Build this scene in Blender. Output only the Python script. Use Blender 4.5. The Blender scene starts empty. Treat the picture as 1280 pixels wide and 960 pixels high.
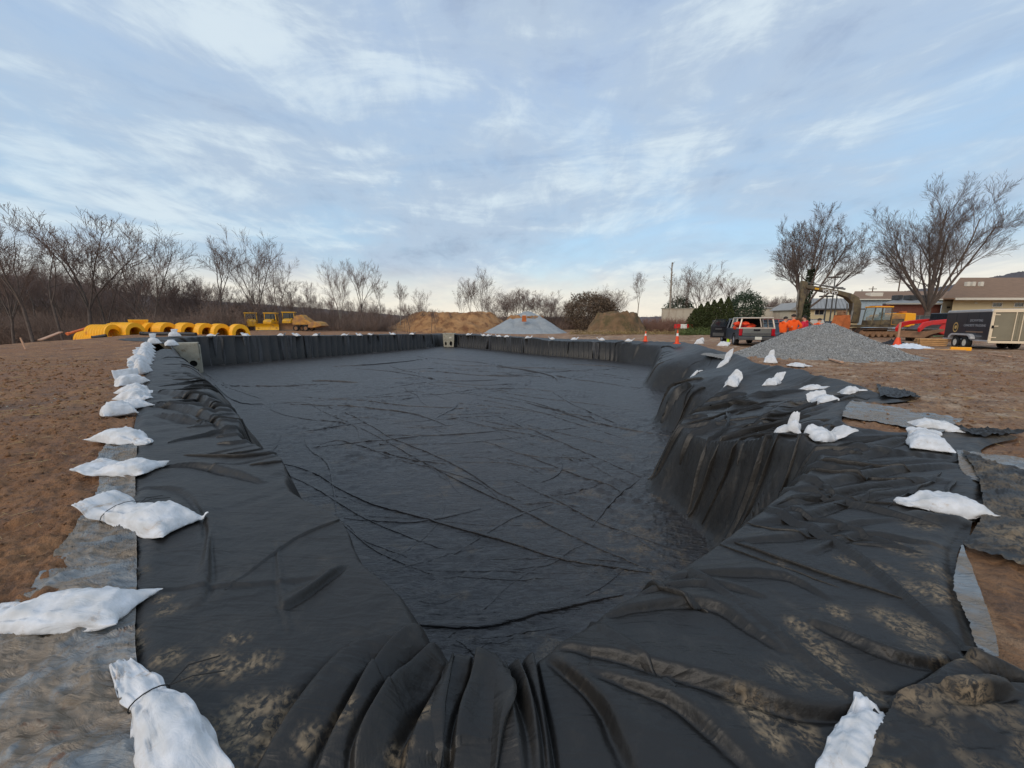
import bpy, bmesh, math, random
import numpy as np
from mathutils import Vector, Matrix
random.seed(7)
R = math.radians
PI = math.pi
sc = bpy.context.scene
col = sc.collection
# ---------------------------------------------------------------- camera
CAMZ = 1.6
F = 480.0                      # focal length in photo pixels (1280 wide)
PITCH = math.atan(78 / 480)
cd = bpy.data.cameras.new('camera')
cam = bpy.data.objects.new('camera', cd)
col.objects.link(cam)
cd.sensor_width = 36
cd.lens = 36 * F / 1280
cd.clip_start = 0.05
cd.clip_end = 6000
cam.location = (0, 0, CAMZ)
cam.rotation_euler = (R(90) - PITCH, 0, 0)
sc.camera = cam
# ---------------------------------------------------------------- colour management
sc.view_settings.view_transform = 'Standard'
sc.view_settings.look = 'None'
sc.view_settings.exposure = 0.2
sc.view_settings.gamma = 1.0
# ---------------------------------------------------------------- sky and sun
SUN_EL, SUN_AZ = R(30), R(215)     # azimuth clockwise from +Y: low sun behind the camera, veiled by cloud
w = bpy.data.worlds.new('World')
sc.world = w
w.use_nodes = True
nt = w.node_tree
nt.nodes.clear()


def N(t, **k):
    n = nt.nodes.new(t)
    for a, b in k.items():
        if a.startswith('i_'):
            n.inputs[a[2:].replace('_', ' ')].default_value = b
        else:
            setattr(n, a, b)
    return n


def lin(c):
    return tuple(((v / 255) / 12.92 if v / 255 <= 0.04045 else ((v / 255 + 0.055) / 1.055) ** 2.4) for v in c) + (1,)


def LK(a, b):
    nt.links.new(a, b)


def MATH(op, a, b=None, c=None, clamp=False):
    n = N('ShaderNodeMath', operation=op, use_clamp=clamp)
    for i, v in enumerate((a, b, c)):
        if v is None:
            continue
        if isinstance(v, (int, float)):
            n.inputs[i].default_value = v
        else:
            LK(v, n.inputs[i])
    return n.outputs[0]


def MIX(f, a, b):
    n = N('ShaderNodeMix', data_type='RGBA')
    for i, v in ((0, f), (6, a), (7, b)):
        if isinstance(v, (int, float, tuple)):
            n.inputs[i].default_value = v
        else:
            LK(v, n.inputs[i])
    return n.outputs[2]


def RAMP(x, stops, interp='EASE'):
    n = N('ShaderNodeValToRGB')
    n.color_ramp.interpolation = interp
    e = n.color_ramp.elements
    while len(e) < len(stops):
        e.new(0.5)
    for k, (p, c) in zip(e, stops):
        k.position = p
        k.color = c if isinstance(c, tuple) else (c, c, c, 1)
    LK(x, n.inputs[0])
    return n.outputs[0]


tc = N('ShaderNodeTexCoord')
sx = N('ShaderNodeSeparateXYZ')
LK(tc.outputs['Generated'], sx.inputs[0])
zz = MATH('MAXIMUM', sx.outputs[2], 0.0)
den = MATH('ADD', zz, 0.22)
px = MATH('DIVIDE', sx.outputs[0], den)
py = MATH('DIVIDE', sx.outputs[1], den)
cx = N('ShaderNodeCombineXYZ')
LK(px, cx.inputs[0]); LK(py, cx.inputs[1])


def cloud(scale, sy, rot, det, rough, dist, off=(0, 0, 0)):
    m = N('ShaderNodeMapping')
    m.inputs['Scale'].default_value = (1, sy, 1)
    m.inputs['Rotation'].default_value = (0, 0, rot)
    m.inputs['Location'].default_value = off
    LK(cx.outputs[0], m.inputs[0])
    n = N('ShaderNodeTexNoise')
    n.inputs['Scale'].default_value = scale
    n.inputs['Detail'].default_value = det
    n.inputs['Roughness'].default_value = rough
    n.inputs['Distortion'].default_value = dist
    LK(m.outputs[0], n.inputs['Vector'])
    return n.outputs[0]


sky = N('ShaderNodeTexSky', sky_type='NISHITA')
sky.sun_disc = False
sky.sun_elevation = SUN_EL
sky.sun_rotation = SUN_AZ
sky.air_density = 1.0
sky.dust_density = 1.4
sky.ozone_density = 2.0
skyb = N('ShaderNodeVectorMath', operation='SCALE')
LK(sky.outputs[0], skyb.inputs[0])
skyb.inputs['Scale'].default_value = 0.14
# the blue between the clouds: paler and greener towards the horizon, mixed over the physical sky
blue = RAMP(zz, [(0.0, lin((200, 205, 200))), (0.07, lin((180, 205, 214))), (0.22, lin((162, 196, 220))), (0.5, lin((168, 192, 222))), (1.0, lin((162, 186, 220)))], 'LINEAR')
clear = MIX(0.72, skyb.outputs[0], blue)
n1 = cloud(0.9, 0.9, 0.5, 6, 0.56, 0.8, (3.1, 1.7, 0))
n2 = cloud(2.1, 0.75, 0.4, 8, 0.6, 1.0, (0.4, 5.2, 0))
n3 = cloud(6.0, 0.6, 0.4, 6, 0.6, 0.5, (7.4, 2.2, 0))
m4 = N('ShaderNodeMapping'); m4.inputs['Scale'].default_value = (1.5, 1.5, 7.0); m4.inputs['Rotation'].default_value = (0.10, -0.16, 0.4); m4.inputs['Location'].default_value = (2.3, 1.1, 0.7)
LK(tc.outputs['Generated'], m4.inputs[0])
n4n = N('ShaderNodeTexNoise'); n4n.inputs['Scale'].default_value = 1.6; n4n.inputs['Detail'].default_value = 8; n4n.inputs['Roughness'].default_value = 0.6; n4n.inputs['Distortion'].default_value = 0.5
LK(m4.outputs[0], n4n.inputs['Vector'])
cov = MATH('ADD', MATH('MULTIPLY', n1, 0.42), MATH('ADD', MATH('MULTIPLY', n2, 0.18), MATH('ADD', MATH('MULTIPLY', n4n.outputs[0], 0.34), MATH('MULTIPLY', n3, 0.06))))
mask = RAMP(cov, [(0.31, 0.0), (0.58, 1.0)])
n4 = MATH('ADD', MATH('MULTIPLY', n4n.outputs[0], 0.65), MATH('MULTIPLY', cloud(1.5, 0.72, 0.45, 8, 0.62, 0.6, (11.4, 8.2, 0)), 0.35))
n4b = MATH('ADD', MATH('MULTIPLY', n4, 0.75), MATH('MULTIPLY', n3, 0.25))
ccol = RAMP(n4b, [(0.36, lin((144, 157, 177))), (0.48, lin((166, 182, 200))), (0.60, lin((198, 211, 219)))])
cl = MIX(RAMP(zz, [(0.0, 1.0), (0.16, 0.0)]), ccol, MIX(RAMP(n4b, [(0.42, 0.0), (0.56, 1.0)]), lin((168, 172, 184)), lin((236, 230, 216))))
body = MIX(MATH('MULTIPLY', mask, 0.90), clear, cl)
# creamy band low on the horizon
hz = RAMP(zz, [(0.0, 0.95), (0.06, 0.6), (0.15, 0.0)])
body = MIX(hz, body, lin((226, 218, 202)))
bg = N('ShaderNodeBackground')
LK(body, bg.inputs[0])
bg.inputs[1].default_value = 1.08
out = N('ShaderNodeOutputWorld')
LK(bg.outputs[0], out.inputs[0])
sd = bpy.data.lights.new('sun', 'SUN')
sd.energy = 1.3
sd.angle = R(35)
sd.color = (1.0, 0.86, 0.70)
so = bpy.data.objects.new('sun', sd)
col.objects.link(so)
sdir = Vector((math.sin(SUN_AZ) * math.cos(SUN_EL), math.cos(SUN_AZ) * math.cos(SUN_EL), math.sin(SUN_EL)))
so.rotation_euler = (-sdir).to_track_quat('-Z', 'Y').to_euler()
so.location = (0, -5, 30)

# ---------------------------------------------------------------- measuring helpers: a photo pixel plus a height or a depth gives a world point
CP, SP = math.cos(PITCH), math.sin(PITCH)


def ray(x, y):
    a, b = (x - 640) / F, (480 - y) / F
    return np.array([a, CP + b * SP, -SP + b * CP])


def U(x, y, z=0.0):
    d = ray(x, y)
    t = (z - CAMZ) / d[2]
    return d * t + np.array([0, 0, CAMZ])


def P(x, y, Y):
    d = ray(x, y)
    return d * (Y / d[1]) + np.array([0, 0, CAMZ])


def PX(x, Y):                      # sideways place of a photo column at depth Y near the horizon
    return P(x, 402, Y)[0]


# ---------------------------------------------------------------- noise
_rs = np.random.RandomState(11)
PERM = np.concatenate([_rs.permutation(256)] * 3)
GA = _rs.rand(256) * 2 * PI
GX, GY = np.cos(GA), np.sin(GA)


def perlin(x, y):
    x = np.asarray(x, float); y = np.asarray(y, float)
    xi = np.floor(x).astype(int); yi = np.floor(y).astype(int)
    xf = x - xi; yf = y - yi
    xi &= 255; yi &= 255
    u = xf * xf * xf * (xf * (xf * 6 - 15) + 10); v = yf * yf * yf * (yf * (yf * 6 - 15) + 10)

    def g(ix, iy, dx, dy):
        h = PERM[PERM[ix & 255] + (iy & 255)]
        return GX[h] * dx + GY[h] * dy
    a = g(xi, yi, xf, yf); b = g(xi + 1, yi, xf - 1, yf)
    c = g(xi, yi + 1, xf, yf - 1); d = g(xi + 1, yi + 1, xf - 1, yf - 1)
    return (a + u * (b - a)) * (1 - v) + (c + u * (d - c)) * v


def fbm(x, y, o=4, l=2.03, g=0.5):
    s = 0; a = 1.0
    for i in range(o):
        s = s + a * perlin(x + i * 17.3, y - i * 9.1)
        x = x * l; y = y * l; a *= g
    return s


def ridged(x, y, o=3, g=0.5):
    s = 0; a = 1.0; t = 0
    for i in range(o):
        s = s + a * (1 - np.minimum(np.abs(perlin(x + i * 31.7, y + i * 5.3)) * 2.6, 1))
        t += a; x = x * 2.1; y = y * 2.1; a *= g
    return s / t


def sstep(a, b, x):
    t = np.clip((x - a) / (b - a), 0, 1)
    return t * t * (3 - 2 * t)


# ---------------------------------------------------------------- polygons
def resample_smooth(pts, n=3, closed=True):
    """Catmull-Rom subdivision of a polyline"""
    p = np.array(pts, float)
    out = []
    m = len(p)
    for i in range(m if closed else m - 1):
        if closed:
            a, b, c, d = p[(i - 1) % m], p[i], p[(i + 1) % m], p[(i + 2) % m]
        else:
            a, b, c, d = p[max(i - 1, 0)], p[i], p[i + 1], p[min(i + 2, m - 1)]
        for k in range(n):
            t = k / n
            out.append(0.5 * ((2 * b) + (-a + c) * t + (2 * a - 5 * b + 4 * c - d) * t * t + (-a + 3 * b - 3 * c + d) * t ** 3))
    if not closed:
        out.append(p[-1])
    return np.array(out)


def poly_dist(X, Y, poly, closed=True):
    """distance, arclength of nearest point, side (sign) of nearest segment"""
    best = np.full(X.shape, 1e9); bu = np.zeros(X.shape); bs = np.ones(X.shape)
    m = len(poly); acc = 0
    for i in range(m if closed else m - 1):
        a = poly[i]; b = poly[(i + 1) % m]
        dx, dy = b[0] - a[0], b[1] - a[1]
        L2 = dx * dx + dy * dy + 1e-12
        t = np.clip(((X - a[0]) * dx + (Y - a[1]) * dy) / L2, 0, 1)
        ex = X - (a[0] + t * dx); ey = Y - (a[1] + t * dy)
        d = ex * ex + ey * ey
        k = d < best
        L = math.sqrt(L2)
        best = np.where(k, d, best)
        bu = np.where(k, acc + t * L, bu)
        bs = np.where(k, np.sign(dx * ey - dy * ex), bs)
        acc += L
    return np.sqrt(best), bu, bs, acc


def inside(X, Y, poly):
    c = np.zeros(X.shape, bool)
    m = len(poly)
    for i in range(m):
        x1, y1 = poly[i][:2]; x2, y2 = poly[(i + 1) % m][:2]
        if y1 == y2:
            continue
        k = ((y1 > Y) != (y2 > Y)) & (X < (x2 - x1) * (Y - y1) / (y2 - y1) + x1)
        c ^= k
    return c


def nearest_on(X, Y, poly):
    best = np.full(X.shape, 1e9); bx = X.copy(); by = Y.copy()
    m = len(poly)
    for i in range(m):
        a = poly[i]; b = poly[(i + 1) % m]
        dx, dy = b[0] - a[0], b[1] - a[1]
        t = np.clip(((X - a[0]) * dx + (Y - a[1]) * dy) / (dx * dx + dy * dy + 1e-12), 0, 1)
        qx = a[0] + t * dx; qy = a[1] + t * dy
        d = (X - qx) ** 2 + (Y - qy) ** 2
        k = d < best
        best = np.where(k, d, best); bx = np.where(k, qx, bx); by = np.where(k, qy, by)
    return bx, by


Q2 = math.sqrt(2)


def NS(n, s):                       # basin axes: n across from the left edge, s along it away from the camera
    return ((n - s) / Q2, (n + s) / Q2)


FLOOR = -2.1
def UU(x, y, z=0.0):
    p = U(x, y, z)
    return (p[0], p[1])


TOE = [(-0.75, 3.2), (0.1, 3.3), (1.1, 3.95), (2.1, 4.75), (2.95, 5.4), (3.35, 6.1), (3.2, 7.4), (2.95, 8.0), (3.5, 9.0), (4.7, 10.6), (5.4, 11.9),
       (5.15, 13.0), (5.2, 13.9), (5.9, 15.2), (7.6, 17.8), (8.3, 19.5), (7.6, 20.9), (7.6, 22.0), (8.3, 23.8), (9.8, 27.3), (11.4, 31.6), (11.3, 33.0),
       UU(720, 446, FLOOR), UU(590, 435, FLOOR), UU(555, 433, FLOOR), UU(480, 437, FLOOR), UU(400, 443, FLOOR), UU(320, 451, FLOOR), UU(262, 456, FLOOR),
       NS(3.4, 36.5), NS(3.1, 28), NS(2.9, 20), NS(2.5, 14), NS(2.15, 9), NS(2.05, 5), NS(2.0, 3.6)]
CREST = [(-0.42, 1.62), (-0.12, 1.56), (0.14, 1.62), (0.52, 1.9), (1.28, 2.42), (2.05, 3.0), (2.95, 3.72), (3.62, 4.3), (3.98, 4.72), (4.06, 5.15), (3.95, 5.9), (3.82, 6.8), (3.75, 7.6), (3.85, 8.5),
         (4.8, 9.8), (6.0, 11.0), (6.5, 12.1), (6.1, 13.0), (6.05, 14.0), (7.0, 15.4), (8.9, 17.7), (9.6, 19.4), (8.7, 20.8), (8.6, 22.0), (9.3, 23.8), (10.8, 27.3), (12.5, 31.6), (12.0, 34.2),
         NS(33, 30), NS(34.9, 48.6), NS(30, 47.2), NS(22, 45.2), NS(14, 43), NS(6, 41.2), NS(2.6, 40), NS(1.9, 37), NS(1.5, 28), NS(1.45, 20), NS(1.1, 16.5), NS(1.32, 13), NS(1.02, 10.5), NS(1.24, 8.2), NS(0.98, 6.6), NS(1.16, 5.2), NS(0.95, 4.1), NS(1.10, 3.2), NS(0.96, 2.5), NS(0.98, 2.0)]
TOE = resample_smooth(TOE, 2)
CREST = resample_smooth(CREST, 3)
# outer edge of the black fabric on the ground
e = [(148, 960), (150, 870), (152, 800), (156, 700), (157, 640), (160, 590), (164, 560), (170, 525), (175, 505), (180, 480), (185, 460), (196, 440), (214, 432.5)]
LEFT_EDGE = [UU(x, y) for x, y in e]
far_edge = [NS(-0.5, 43.0), NS(4, 44.6), NS(13, 46.2), NS(22, 48.3), NS(30, 50.2), NS(37.4, 52.0), NS(35.2, 29), (13.7, 34.6), (14.2, 31.0)]
e = [(880, 436), (925, 447), (948, 456), (1002, 463), (1018, 470), (1052, 476), (1082, 486), (1100, 493), (1140, 500), (1100, 505), (1064, 501), (1062, 515), (1052, 524), (1062, 534), (1120, 541), (1190, 538), (1235, 542), (1272, 547),
     (1240, 556), (1225, 568), (1246, 580), (1240, 592), (1222, 598), (1236, 612), (1228, 640), (1212, 668), (1196, 694), (1204, 740), (1222, 790), (1240, 830), (1300, 848), (1420, 880)]
right_edge = [UU(x, y) for x, y in e]
OUTER = LEFT_EDGE + far_edge + right_edge + [(3.4, 0.2), (3.2, -2.2), (0.4, -2.4), (-0.3, -0.6), (-0.75, 0.6)]
OUTER = np.array(OUTER)
OUTER = resample_smooth(OUTER, 3)
OUTER = OUTER + 0.0
_k = np.arange(len(OUTER))
OUTER[:, 0] += 0.014 * np.sin(_k * 2.1) * np.minimum(1, np.hypot(OUTER[:, 0], OUTER[:, 1]) / 6)
OUTER[:, 1] += 0.014 * np.cos(_k * 1.3) * np.minimum(1, np.hypot(OUTER[:, 0], OUTER[:, 1]) / 6)

# ground control heights
GC = []
for x, y, Yd in [(350, 419.5, 44), (250, 421, 33), (460, 418.5, 50), (560, 418.5, 59), (700, 423.5, 45), (815, 430, 33.5), (640, 420.5, 52), (850, 428, 32),
                 (946, 433, 23), (1110, 421, 38), (1210, 437, 23.5), (200, 417, 40), (150, 418.5, 37), (350, 413.5, 55), (560, 415.5, 76), (660, 417, 63), (780, 416, 55),
                 (900, 420, 40), (1000, 425, 30), (1050, 448, 15.5), (1150, 470, 11.3), (1280, 470, 11.3), (100, 470, 11), (30, 500, 8.1),
                 (60, 424.5, 32), (0, 433, 24), (450, 413, 75), (640, 409.5, 110), (800, 409.5, 100), (1000, 407, 90), (1200, 407.5, 70), (1280, 412, 50), (250, 410, 75), (-100, 450, 16), (1400, 440, 20)]:
    p = P(x, y, Yd)
    GC.append((p[0], p[1], p[2]))
for a in range(0, 360, 30):
    for r, z in ((0.1, 0), (3, 0), (7, 0), (14, 0.0)):
        GC.append((r * math.sin(R(a)), r * math.cos(R(a)), z))
    GC.append((160 * math.sin(R(a)), 160 * math.cos(R(a)), -0.2))
    GC.append((400 * math.sin(R(a)), 400 * math.cos(R(a)), -1.0))
GC = np.array(GC)


def base(X, Y):
    r2 = X * X + Y * Y
    num = 0; dn = 0
    for gx, gy, gz in GC:
        w_ = 1 / ((X - gx) ** 2 + (Y - gy) ** 2 + 0.012 * (gx * gx + gy * gy) + 0.3) ** 2
        num = num + w_ * gz; dn = dn + w_
    z = num / dn
    # the ground drops away beyond the left shoulder
    ax, ay, bx, by = -31.0, 20.0, -36.5, 40.0
    L = math.hypot(bx - ax, by - ay)
    d = ((bx - ax) * (Y - ay) - (by - ay) * (X - ax)) / L      # positive on the left side
    z = z - 3.2 * sstep(0.5, 16, d) * sstep(70, 40, np.hypot(X + 30, Y - 25))
    return z


# ---------------------------------------------------------------- fold strokes: (pixels), surface z, width m, height m, side
STROKES = []


def S(pts, z, wd, h, side=1):
    STROKES.append((np.array([UU(x, y, z) for x, y in pts]), wd, h, side))


# pleats fanning out of the near corner
S([(545, 776), (505, 794), (441, 818), (392, 871), (350, 930), (318, 985)], 0, 0.20, 0.065, 1)
S([(550, 782), (515, 800), (474, 841), (444, 897), (408, 956), (395, 990)], 0, 0.13, 0.07, 1)
S([(575, 785), (540, 815), (500, 858), (474, 904), (448, 950), (446, 985)], 0, 0.09, 0.055, 1)
S([(594, 795), (568, 833), (543, 881), (510, 956), (520, 990)], 0, 0.15, 0.06, 1)
S([(612, 792), (621, 825), (635, 868), (645, 930), (652, 985)], 0, 0.16, 0.055, -1)
S([(650, 780), (664, 808), (674, 868), (684, 940), (690, 990)], 0, 0.08, 0.05, -1)
S([(602, 800), (592, 850), (576, 905), (566, 985)], 0, 0.07, 0.04, 1)
S([(640, 800), (655, 850), (668, 910), (676, 985)], 0, 0.06, 0.035, -1)
# long overlap on the right
S([(686, 800), (764, 814), (850, 840), (940, 868), (992, 884), (1056, 890), (1116, 886)], 0, 0.15, 0.036, 1)
S([(685, 806), (752, 872), (779, 919), (812, 985)], 0, 0.15, 0.034, 1)
S([(735, 835), (835, 870), (902, 919), (960, 975)], 0, 0.14, 0.03, 1)
S([(752, 760), (839, 749), (895, 754), (940, 784), (985, 815)], 0, 0.12, 0.026, 1)
S([(830, 715), (900, 712), (980, 716), (1040, 750)], 0, 0.08, 0.022, 1)
S([(790, 735), (890, 726), (960, 742)], 0, 0.06, 0.018, 1)
S([(900, 672), (980, 668), (1060, 655), (1130, 650)], 0, 0.07, 0.02, 1)
S([(930, 650), (1010, 640), (1080, 622), (1170, 612)], 0, 0.08, 0.03, 1)
S([(960, 628), (1030, 616), (1110, 606), (1180, 600)], 0, 0.08, 0.035, 1)
S([(1000, 606), (1060, 596), (1120, 588), (1200, 584)], 0, 0.09, 0.04, 1)
S([(1040, 575), (1090, 565), (1150, 570), (1200, 575)], 0, 0.08, 0.035, 1)
S([(1058, 566), (1100, 556), (1140, 549)], 0, 0.08, 0.04, 1)
S([(1010, 690), (1080, 668), (1180, 690)], 0, 0.06, 0.02, 1)
S([(1010, 772), (1060, 800), (1120, 826), (1200, 838)], 0, 0.07, 0.03, 1)
S([(1110, 880), (1150, 868), (1190, 846), (1235, 832)], 0, 0.10, 0.05, -1)
S([(1160, 872), (1200, 890), (1260, 880)], 0, 0.08, 0.04, 1)
S([(1190, 822), (1215, 846), (1260, 862), (1330, 880)], 0, 0.07, 0.04, 1)
S([(1195, 694), (1230, 700), (1285, 722)], 0, 0.05, 0.02, 1)
S([(1140, 640), (1180, 655), (1225, 655)], 0, 0.08, 0.04, -1)
# lump B and its shoulder
S([(1020, 560), (960, 572), (900, 596), (885, 640)], -0.45, 0.10, 0.06, 1)
S([(1050, 552), (1000, 570), (960, 600)], -0.3, 0.10, 0.06, 1)
S([(1045, 500), (985, 500), (955, 512), (930, 520)], -0.1, 0.12, 0.06, 1)
S([(1060, 480), (1000, 482), (940, 490), (900, 500)], -0.2, 0.12, 0.05, 1)
S([(990, 470), (930, 472), (890, 480)], -0.3, 0.14, 0.05, 1)
# left bench
S([(187, 489), (215, 491), (255, 500), (280, 520)], 0, 0.18, 0.07, 1)
S([(190, 520), (230, 524), (262, 530)], 0, 0.10, 0.05, 1)
S([(180, 506), (235, 512), (275, 528), (282, 540)], 0, 0.15, 0.06, 1)
S([(200, 586), (250, 582), (290, 588), (330, 600)], 0, 0.09, 0.035, 1)
S([(160, 618), (205, 612), (240, 620), (262, 660), (258, 720)], 0, 0.10, 0.02, 1)
S([(430, 700), (395, 730), (350, 760)], 0, 0.07, 0.03, -1)
S([(345, 672), (352, 740), (362, 792)], 0, 0.02, 0.008, 1)
S([(262, 668), (258, 730), (250, 760)], 0, 0.06, 0.018, -1)
S([(165, 745), (230, 738), (330, 728), (420, 712)], 0, 0.05, 0.008, 1)
# creases on the floor
FZ = FLOOR
S([(300, 572), (378, 587), (428, 615), (465, 631), (515, 645), (571, 662), (640, 681), (700, 700), (780, 712), (815, 716)], FZ, 0.11, 0.055, -1)
S([(334, 506), (381, 504), (409, 518), (459, 540), (509, 568), (552, 590), (606, 618), (640, 634), (700, 664), (760, 692), (815, 714)], FZ, 0.10, 0.045, -1)
S([(390, 504), (427, 515), (465, 534), (490, 549), (540, 568), (584, 590), (621, 615), (650, 628)], FZ, 0.11, 0.05, -1)
S([(400, 556), (427, 552), (471, 565), (518, 576), (560, 580)], FZ, 0.09, 0.045, -1)
S([(520, 446), (560, 450), (610, 455), (690, 470), (760, 480), (800, 486)], FZ, 0.3, 0.07, 1)
S([(560, 462), (620, 466), (700, 474)], FZ, 0.25, 0.05, 1)
S([(600, 550), (668, 574), (720, 595), (764, 609), (776, 618)], FZ, 0.10, 0.04, -1)
S([(620, 520), (680, 545), (740, 570), (800, 598)], FZ, 0.10, 0.035, -1)
S([(690, 490), (720, 508), (776, 533)], FZ, 0.14, 0.05, -1)
S([(600, 500), (660, 512), (720, 530), (790, 552)], FZ, 0.12, 0.035, -1)
S([(262, 474), (290, 500), (335, 507)], FZ, 0.2, 0.07, -1)
S([(250, 462), (275, 480), (300, 490), (330, 500)], FZ, 0.2, 0.05, -1)
S([(245, 440 + 24), (262, 485), (290, 520), (300, 545)], FZ, 0.15, 0.06, 1)
S([(300, 552), (330, 570), (345, 560), (352, 545)], FZ, 0.07, 0.03, 1)
S([(470, 488), (540, 478), (600, 482), (650, 480)], FZ, 0.2, 0.04, 1)
S([(430, 500), (520, 490), (560, 500)], FZ, 0.15, 0.03, 1)
S([(500, 770), (600, 775), (690, 755), (780, 735)], FZ + 0.1, 0.2, 0.07, -1)
S([(330, 585), (380, 604), (440, 640), (500, 668), (560, 690)], FZ, 0.08, 0.03, -1)
S([(360, 620), (420, 650), (470, 690), (540, 720)], FZ, 0.09, 0.025, -1)
S([(640, 600), (700, 630), (760, 660), (850, 690)], FZ, 0.08, 0.03, 1)
S([(560, 700), (640, 650), (700, 630)], FZ, 0.06, 0.02, 1)
S([(740, 660), (770, 625), (800, 600)], FZ, 0.08, 0.04, 1)
S([(620, 460), (700, 462), (800, 474)], FZ, 0.3, 0.05, 1)


_manual = len(STROKES)
# hundreds of small random creases: on the floor they wander, over the rim they run square to the crest
_cr = random.Random(2024)
def _pt_in(poly, x, y):
    return bool(inside(np.array([x]), np.array([y]), poly)[0])
_n = 0
while _n < 120:
    rr_ = 3.2 * math.exp(_cr.random() * 2.45); th_ = _cr.uniform(-0.75, 0.55)
    x, y = rr_ * math.sin(th_), rr_ * math.cos(th_)
    if not _pt_in(TOE, x, y):
        continue
    _n += 1
    L_ = (0.5 + 0.16 * rr_) * _cr.uniform(0.5, 2.6)
    base_a = (0.10 if _cr.random() < 0.45 else -0.50) + _cr.gauss(0, 0.16) + 0.3 * math.sin(x * 0.5 + y * 0.3)
    pts_ = []; a_ = base_a; q_ = [x, y]
    for k_ in range(5):
        pts_.append(tuple(q_)); a_ += _cr.gauss(0, 0.24)
        q_ = [q_[0] + math.cos(a_) * L_ / 4, q_[1] + math.sin(a_) * L_ / 4]
    if not _pt_in(TOE, *pts_[-1]):
        continue
    w_ = max(0.035, 0.0085 * rr_) * _cr.uniform(0.6, 1.9)
    STROKES.append((np.array(pts_), w_, w_ * _cr.choice([0.05, 0.06, 0.08, 0.10, 0.16]), _cr.choice([-1, 1])))
_cl = np.vstack([CREST, CREST[:1]])
_seg = np.hypot(np.diff(_cl[:, 0]), np.diff(_cl[:, 1])); _cum = np.concatenate([[0], np.cumsum(_seg)])
def _crest_at(u):
    u = u % _cum[-1]
    i_ = min(len(_seg) - 1, int(np.searchsorted(_cum, u, 'right')) - 1)
    f_ = (u - _cum[i_]) / _seg[i_]
    p_ = _cl[i_] * (1 - f_) + _cl[i_ + 1] * f_
    d_ = (_cl[i_ + 1] - _cl[i_]) / _seg[i_]
    n_ = np.array([d_[1], -d_[0]])            # outward (crest runs anticlockwise) or inward; tested below
    if _pt_in(CREST, *(p_ + n_ * 0.05)):
        n_ = -n_
    return p_, d_, n_
_u = 0.0
while _u < _cum[-1]:
    p_, d_, n_ = _crest_at(_u)
    rr_ = math.hypot(*p_)
    _u += max(0.14, 0.035 * rr_) * _cr.uniform(0.5, 2.0) * (1 if rr_ < 16 else 1.5)
    if rr_ < 3.4 and p_[0] > -0.5 and _cr.random() < 0.6:
        continue
    if p_[0] < 0.35 and rr_ < 5 and _cr.random() < 0.75:
        continue                                  # the near left bench is smoother
    lo_ = _cr.uniform(0.15, 0.8) + 0.01 * rr_; li_ = _cr.uniform(0.1, 1.3)
    if p_[0] > 1.0 and rr_ < 12: lo_ *= _cr.uniform(1.2, 3.2)
    sh_ = _cr.gauss(0, 0.55)
    if rr_ > 16:
        sh_ = _cr.gauss(0, 2.2); li_ *= _cr.uniform(0.3, 0.8)
    pts_ = [tuple(p_ - n_ * li_ - d_ * sh_ * li_ * 0.6), tuple(p_ - n_ * li_ * 0.4 - d_ * sh_ * li_ * 0.15), tuple(p_ + n_ * lo_ * 0.35 + d_ * sh_ * lo_ * 0.15), tuple(p_ + n_ * lo_ * 0.7 + d_ * sh_ * lo_ * 0.5), tuple(p_ + n_ * lo_ + d_ * sh_ * lo_ * 0.9)]
    w_ = max(0.04, 0.011 * rr_) * _cr.uniform(0.7, 1.7)
    STROKES.append((np.array(pts_), w_, w_ * _cr.uniform(0.2, 0.5) * ((1.7 if p_[0] > 2.2 else 1.0) if rr_ < 16 else 0.45), _cr.choice([-1, 1])))
_n = 0
while _n < 90:                                    # slack wrinkles on the right margin, roughly along the tension lines
    x, y = _cr.uniform(1.2, 6.5), _cr.uniform(1.2, 8.5)
    if _pt_in(CREST, x, y) or not _pt_in(OUTER, x, y) or math.hypot(x, y) < 3.1:
        continue
    _n += 1
    rr_ = math.hypot(x, y); L_ = _cr.uniform(0.4, 1.6) * (0.5 + 0.1 * rr_); a_ = _cr.gauss(-0.05, 0.3) if y > 2.6 else _cr.gauss(-0.6, 0.3)
    pts_ = []; q_ = [x, y]
    for k_ in range(4):
        pts_.append(tuple(q_)); a_ += _cr.gauss(0, 0.16); q_ = [q_[0] + math.cos(a_) * L_ / 3, q_[1] + math.sin(a_) * L_ / 3]
    w_ = max(0.03, 0.010 * rr_) * _cr.uniform(0.7, 1.6)
    STROKES.append((np.array(pts_), w_, w_ * _cr.uniform(0.3, 0.6), _cr.choice([-1, 1])))
STROKES = [(resample_smooth(p_, 4, closed=False), a_, b_, c_) for p_, a_, b_, c_ in STROKES]
# folds of the floor sheet lie down towards the near corner: their lips all face that way
for _i, (p_, a_, b_, c_) in enumerate(STROKES):
    m_ = len(p_) // 2
    if _pt_in(TOE, *p_[m_]):
        d_ = p_[m_] - p_[m_ - 1]
        s0_ = d_[0] * (0 - p_[m_][1]) - d_[1] * (0 - p_[m_][0])
        STROKES[_i] = (p_, a_, b_, -1 if s0_ > 0 else 1)
STROKES = [((p_, a_, b_ * 0.42, c_) if (_i < _manual and _pt_in(TOE, *p_[len(p_) // 2])) else (p_, a_, b_, c_)) for _i, (p_, a_, b_, c_) in enumerate(STROKES)]
RIBBONS = [q_ for _i, q_ in enumerate(STROKES) if _i >= _manual or _pt_in(TOE, *q_[0][len(q_[0]) // 2])]
STROKES = [q_ for _i, q_ in enumerate(STROKES) if _i < _manual and not _pt_in(TOE, *q_[0][len(q_[0]) // 2])]
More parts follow.
